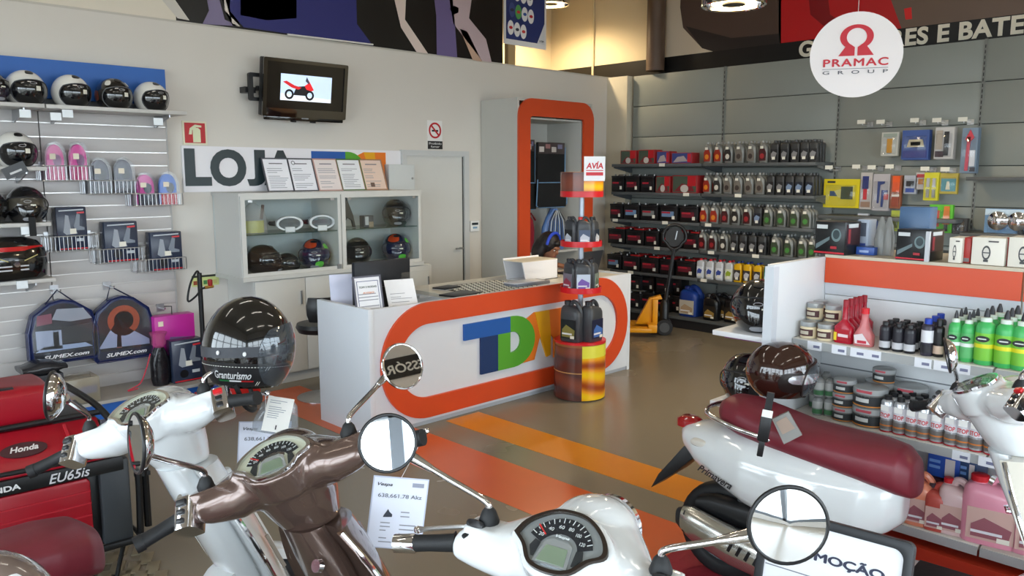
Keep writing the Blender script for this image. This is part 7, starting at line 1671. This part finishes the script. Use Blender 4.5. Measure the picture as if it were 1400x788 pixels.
# local: faces -y, bent a little forward
HT = Matrix.Translation((0, -.05, hz)) @ Matrix.Rotation(rad(24), 4, 'X') @ Matrix.Scale(1.08, 4)
head = ell((0, 0, 0), (.075, .095, .108))+ell((0, -.045, -.055), (.05, .05, .055))+ell((0, -.099, -.018), (.013, .018, .022))+ell((0, -.09, .022), (.05, .012, .012))+ell((.075, .005, -.015), (.012, .02, .03))+ell((-.075, .005, -.015), (.012, .02, .03))+ell((0, -.088, -.062), (.022, .012, .012))
head.tf(HT)
def limb(*pts): return tube([p[:3] for p in pts], [p[3] for p in pts], 12)
hand = MB()
for s in (-1, 1):
    hx, hy, hz_ = s*.13, -.36, .925
    hand.merge(ell((hx, hy, hz_), (.04, .05, .018)))
    for k in range(4): hand.merge(limb((hx+(-.028+k*.0185), hy-.035, hz_, .0095), (hx+(-.03+k*.02), hy-.07, hz_-.004, .009), (hx+(-.03+k*.02), hy-.095+abs(k-1.5)*.006, hz_-.016, .007)))
    hand.merge(limb((hx-s*.035, hy+.01, hz_, .011), (hx-s*.06, hy-.02, hz_-.004, .010), (hx-s*.062, hy-.045, hz_-.01, .008)))
arms = MB()
for s in (-1, 1): arms.merge(limb((s*.16, .04, hz-.24, .055), (s*.21, .02, hz-.33, .048), (s*.22, -.06, hz-.35, .042), (s*.17, -.22, .955, .034), (s*.135, -.33, .932, .026)))
legs = MB()
for s in (-1, 1): legs.merge(limb((s*.09, .08, .53, .09), (s*.10, -.15, .53, .08), (s*.10, -.36, .5, .062), (s*.10, -.38, .25, .05), (s*.10, -.36, .08, .04))); legs.merge(ell((s*.10, -.42, .045), (.045, .11, .045)))
torso = loft([[(u*a, .05+dy+v*b, z) for u, v in sell(0, 0, 1, 1, 2.4, 20)] for z, a, b, dy in ((.46, .17, .14, .05), (.55, .17, .13, .05), (.70, .145, .11, .04), (hz-.34, .16, .115, .01), (hz-.24, .175, .105, -.01), (hz-.19, .10, .07, -.02))])
neck = limb((0, .02, hz-.22, .055), (0, -.01, hz-.14, .05), (0, -.03, hz-.06, .05))
part('body', fused('body', head+neck+torso+arms+legs+hand, SKIN, .0095, 3), None, wm)
BL = mat('patterned_blouse', (206, 190, 186), .7, noise=.35, scale=30)
part('blouse', fused('blouse', loft([[(u*a, .05+dy+v*b, z) for u, v in sell(0, 0, 1, 1, 2.4, 20)] for z, a, b, dy in ((.5, .19, .155, .05), (.70, .165, .13, .04), (hz-.34, .178, .132, .01), (hz-.23, .19, .12, -.01), (hz-.185, .115, .082, -.02))])+MB().merge(limb((-.15, .04, hz-.235, .072), (-.21, .02, hz-.36, .064)))+MB().merge(limb((.15, .04, hz-.235, .072), (.21, .02, hz-.36, .064))), BL, .012, 4), None, wm)
part('trousers', fused('trousers', MB().merge(loft([[(u*.185, .07+v*.16, z) for u, v in sell(0, 0, 1, 1, 2.6, 20)] for z in (.44, .56)])).merge(limb((-.09, .08, .53, .1), (-.10, -.36, .5, .075), (-.10, -.37, .12, .06))).merge(limb((.09, .08, .53, .1), (.10, -.36, .5, .075), (.10, -.37, .12, .06))), C((40, 44, 60), .8), .014, 4), None, wm)
hair = ell((0, .025, .024), (.1, .112, .115))+ell((0, .09, -.06), (.105, .07, .13))+ell((.085, .04, -.08), (.035, .06, .10))+ell((-.085, .04, -.08), (.035, .06, .10))+ell((0, -.075, .07), (.055, .03, .03))
part('hair', fused('hair', hair.tf(HT), HAIR, .009, 3), None, wm)
part('headband', tube([HT @ Vector((.104*math.cos(rad(a)), -.03+.03*math.sin(rad(a)), .03+.112*math.sin(rad(a)))) for a in range(5, 176, 10)], .016, 8), C((40, 70, 190), .6), wm)
for s in (-1, 1):
    part('eye', ell((s*.032, -.084, .002), (.013, .008, .006)).tf(HT), C((230, 226, 220), .3), wm); part('iris', ell((s*.032, -.0915, .0), (.005, .002, .0055)).tf(HT), C((24, 18, 16), .2), wm); part('eyebrow', tube([HT @ Vector((s*x, -.093+abs(x-.03)*.2, .02+.004*math.sin((x-.012)/.04*PI))) for x in (.013, .025, .037, .05)], .0035, 6), HAIR, wm)
part('lips', ell((0, -.097, -.06), (.02, .006, .007)).tf(HT), C((130, 60, 60), .4), wm)
ch = thing('office_chair', 'dark office chair under the seated woman', 'chair', (pw.x-.02, 5.62, 0), rad(8))
part('seat', bc(0, .06, .40, .42, .42, .06), mat('chair_cloth', (40, 42, 48), .8), ch, bevel=.02); part('post', tube([(0, .06, .08), (0, .06, .38)], .025), STEEL, ch); part('backrest', bc(0, .30, .72, .38, .05, .40), mat('chair_cloth', (40, 42, 48), .8), ch, bevel=.02); part('back_stay', tube([(0, .2, .40), (0, .31, .42), (0, .315, .6)], .018), BLACKP, ch)
for k in range(5): part('foot', tube([(0, .06, .09), (.26*math.cos(2*PI*k/5), .06+.26*math.sin(2*PI*k/5), .06), (.26*math.cos(2*PI*k/5), .06+.26*math.sin(2*PI*k/5), .0)], .018), BLACKP, ch)

# ================================================================== hand pallet truck
pj = onz(904, 457, 0)
YJ = mat('truck_yellow', (222, 150, 22), .35, noise=.08, scale=6)
pt = thing('pallet_truck', 'yellow-orange hand pallet truck with black steering wheel and handle', 'pallet truck', (pj.x, pj.y, 0), rad(128))
# local: forks run +x, handle at -x
for s in (-1, 1):
    part('fork', bx(.12, .95, s*.19-.075, s*.19+.075, .06, .11), YJ, pt, bevel=.008); part('load_roller', lathe([(.04, -.05), (.04, .05)], 14).rot(PI/2, 'X').mv(.86, s*.19, .042), BLACKP, pt)
    part('steer_wheel', lathe([(.06, -.03), (.092, -.028), (.095, -.015), (.095, .015), (.092, .028), (.06, .03)], 24).rot(PI/2, 'X').mv(-.03, s*.075, .096), RUBBER, pt); part('wheel_hub', lathe([(.058, -.032), (.058, .032)], 18).rot(PI/2, 'X').mv(-.03, s*.075, .096), C((70, 72, 74), .4), pt)
part('crossbar', bx(.06, .16, -.25, .25, .06, .15), YJ, pt, bevel=.008)
part('battery_frame', loft([[(x, y, z) for x, y in ((.05, -.1), (.11, -.1), (.11, .1), (.05, .1))] for z in (.1, .42)]), YJ, pt, bevel=.008)
part('slope_plate', prism([(.10, .12), (.30, .12), (.15, .42), (.02, .46), (.0, .42), (.10, .40)], -.06, .06), YJ, pt, bevel=.006)
part('pump', lathe([(.05, 0), (.05, .22), (.03, .26)], 16, -.03, 0, .14), BLACKP, pt)
part('handle_shaft', tube([(-.03, 0, .34), (-.12, 0, 1.0)], .02), BLACKP, pt)
lp_ = [(-.12+.13*math.sin(a)*(1 if math.cos(a) > -.3 else .75), .0, 1.13+.14*math.cos(a)) for a in [2*PI*i/24 for i in range(24)]]
part('handle_loop', tube(lp_, .018, 10, closed=True), BLACKP, pt); part('handle_fork', tube([(-.19, 0, 1.03), (-.118, 0, .95), (-.05, 0, 1.03)], .016), BLACKP, pt); part('control_lever', tube([(-.13, 0, 1.1), (-.15, 0, 1.2)], .008), STEEL, pt); part('lever_panel', prism(disc(-.12, 1.13, .105, .11, 20), -.004, .004), C((26, 26, 28), .5), pt)
part('warning_plate', bx(.12, .19, -.0635, -.060, .22, .32), C((30, 30, 30), .5), pt)

# ================================================================== red generator
RED = mat('generator_red', (158, 16, 34), .3, noise=.05, scale=10); GBK = mat('generator_black', (20, 21, 23), .4)
gn = thing('generator', 'red and black portable generator in a tubular frame beside the white scooter', 'generator', (.75, 3.95, 0), rad(-3))
def gx(px, py, Y=3.74): q = ony(px, py, Y); return q.x-.75, q.z
L0 = -.46
def G(nm, b, m, **k): return part(nm, b, m, gn, **k)
YF = -.20     # front face, local
G('body_core', bx(L0, .44, YF+.03, .50, .17, .56), GBK, bevel=.02)
G('side_cover', bx(.34, .465, YF-.005, .48, .18, .57), mat('generator_grey', (52, 56, 60), .45), bevel=.012)
fp = G('front_panel', prism([(L0+.02, .24), (.285, .24), (.30, .26), (.30, .50), (.285, .515), (L0+.16, .515), (L0+.10, .47)], YF-.005, YF+.05), RED, bevel=.006)
for k in range(4): part('panel_rib', bx(L0+.06, .298, YF-.010, YF-.004, .288+k*.055, .294+k*.055), mat('generator_red_light', (176, 34, 48), .3), fp, smooth=0)
part('panel_screw', lathe([(.014, 0), (.01, .006)], 12).rot(PI/2, 'X').mv(-.22, YF-.006, .33), CHROME, fp)
G('upper_band', prism([(L0, .52), (.44, .52), (.44, .585), (L0, .585)], YF-.012, YF+.05), GBK, bevel=.005)
G('brand_text', fit(text('HONDA', .05, .0008, .0016), -.13, .035, .538, .563, YF-.014), C((226, 226, 228), .4), smooth=0)
G('model_text', fit(text('EU65is', .05, .0008, .0004, shear=.3), .14, .30, .53, .572, YF-.014), C((206, 206, 210), .4), smooth=0)
G('sloped_top', loft([[(L0+.02, YF, .585), (.40, YF, .585), (.40, YF+.24, .70), (L0+.02, YF+.24, .70)], [(L0+.02, YF, .60), (.40, YF, .60), (.40, YF+.24, .72), (L0+.02, YF+.24, .72)]]), RED, bevel=.004)
Mt = Matrix.Translation((.08, YF+.12, .662)) @ Matrix.Rotation(rad(-64), 4, 'X')
G('logo_plate', prism(disc(0, 0, .09, .045, 24), -.004, .002).tf(Mt), C((70, 40, 44), .3)); G('logo_text', fit(text('Honda', .05, .0006, .0012, shear=.35), -.055, .055, -.012, .022, -.005).tf(Mt), C((226, 222, 220), .4), smooth=0)
for x_ in (-.3, -.1, .26): G('top_emboss', bc(0, 0, 0, .012, .2, .006).rot(rad(27), 'X').mv(x_, YF+.13, .668), mat('generator_red_light', (176, 34, 48), .3))
G('rear_deck', bx(L0, .42, YF+.24, .5, .56, .70), GBK, bevel=.01)
G('deck_bar', tube([(L0, YF+.25, .735), (.42, YF+.25, .735)], .014), GBK); G('deck_bar', tube([(L0, YF+.02, .605), (.43, YF+.0, .605)], .012), GBK)
tk_ = G('fuel_tank', loft([[(x, y, z) for x, y in rrect(L0+.06-k, .24+k, YF+.30-k, .44+k, .03, 4)] for z, k in ((.70, 0), (.74, .01), (.86, .01), (.885, -.02))]), RED, bevel=.0)
part('fuel_cap', lathe([(.045, 0), (.045, .03), (.03, .035)], 18, -.05, .2, .885), GBK, tk_)
for x_ in (-.2, .05): part('tank_clip', bc(x_, .15, .888, .09, .03, .008), GBK, tk_)
G('frame_tube', tube(smooth_path([(.50, YF+.02, .19), (.505, YF+.02, .52), (.47, YF+.08, .64), (.42, YF+.28, .755), (.36, .42, .80)], 5), .016), GBK)
G('base_tube', tube([(L0, YF-.01, .175), (.5, YF-.01, .175), (.5, .48, .175), (L0, .48, .175)], .018, closed=True), GBK)
G('side_post', tube([(.545, YF+.05, .20), (.545, YF+.05, .62)], .017), GBK); G('post_clip', bx(.50, .565, YF+.035, YF+.065, .45, .47), GBK)
G('handle_post', tube(smooth_path([(-.10, YF-.06, .58), (-.09, YF-.08, .7), (-.11, YF-.06, .95), (-.2, YF-.02, 1.02)], 5), .018), GBK)
G('front_leg', tube([(.24, YF, .17), (.30, YF+.02, .012), (.385, YF+.02, .012), (.42, YF, .17)], .011), GBK)
for y_ in (YF+.05, .42): G('wheel', lathe([(.06, -.04), (.11, -.035), (.115, 0), (.11, .035), (.06, .04)], 24).rot(PI/2, 'X').mv(L0+.1, y_, .115), RUBBER)
G('rear_leg', tube([(.24, .4, .17), (.30, .4, .012), (.385, .4, .012), (.42, .4, .17)], .011), GBK)
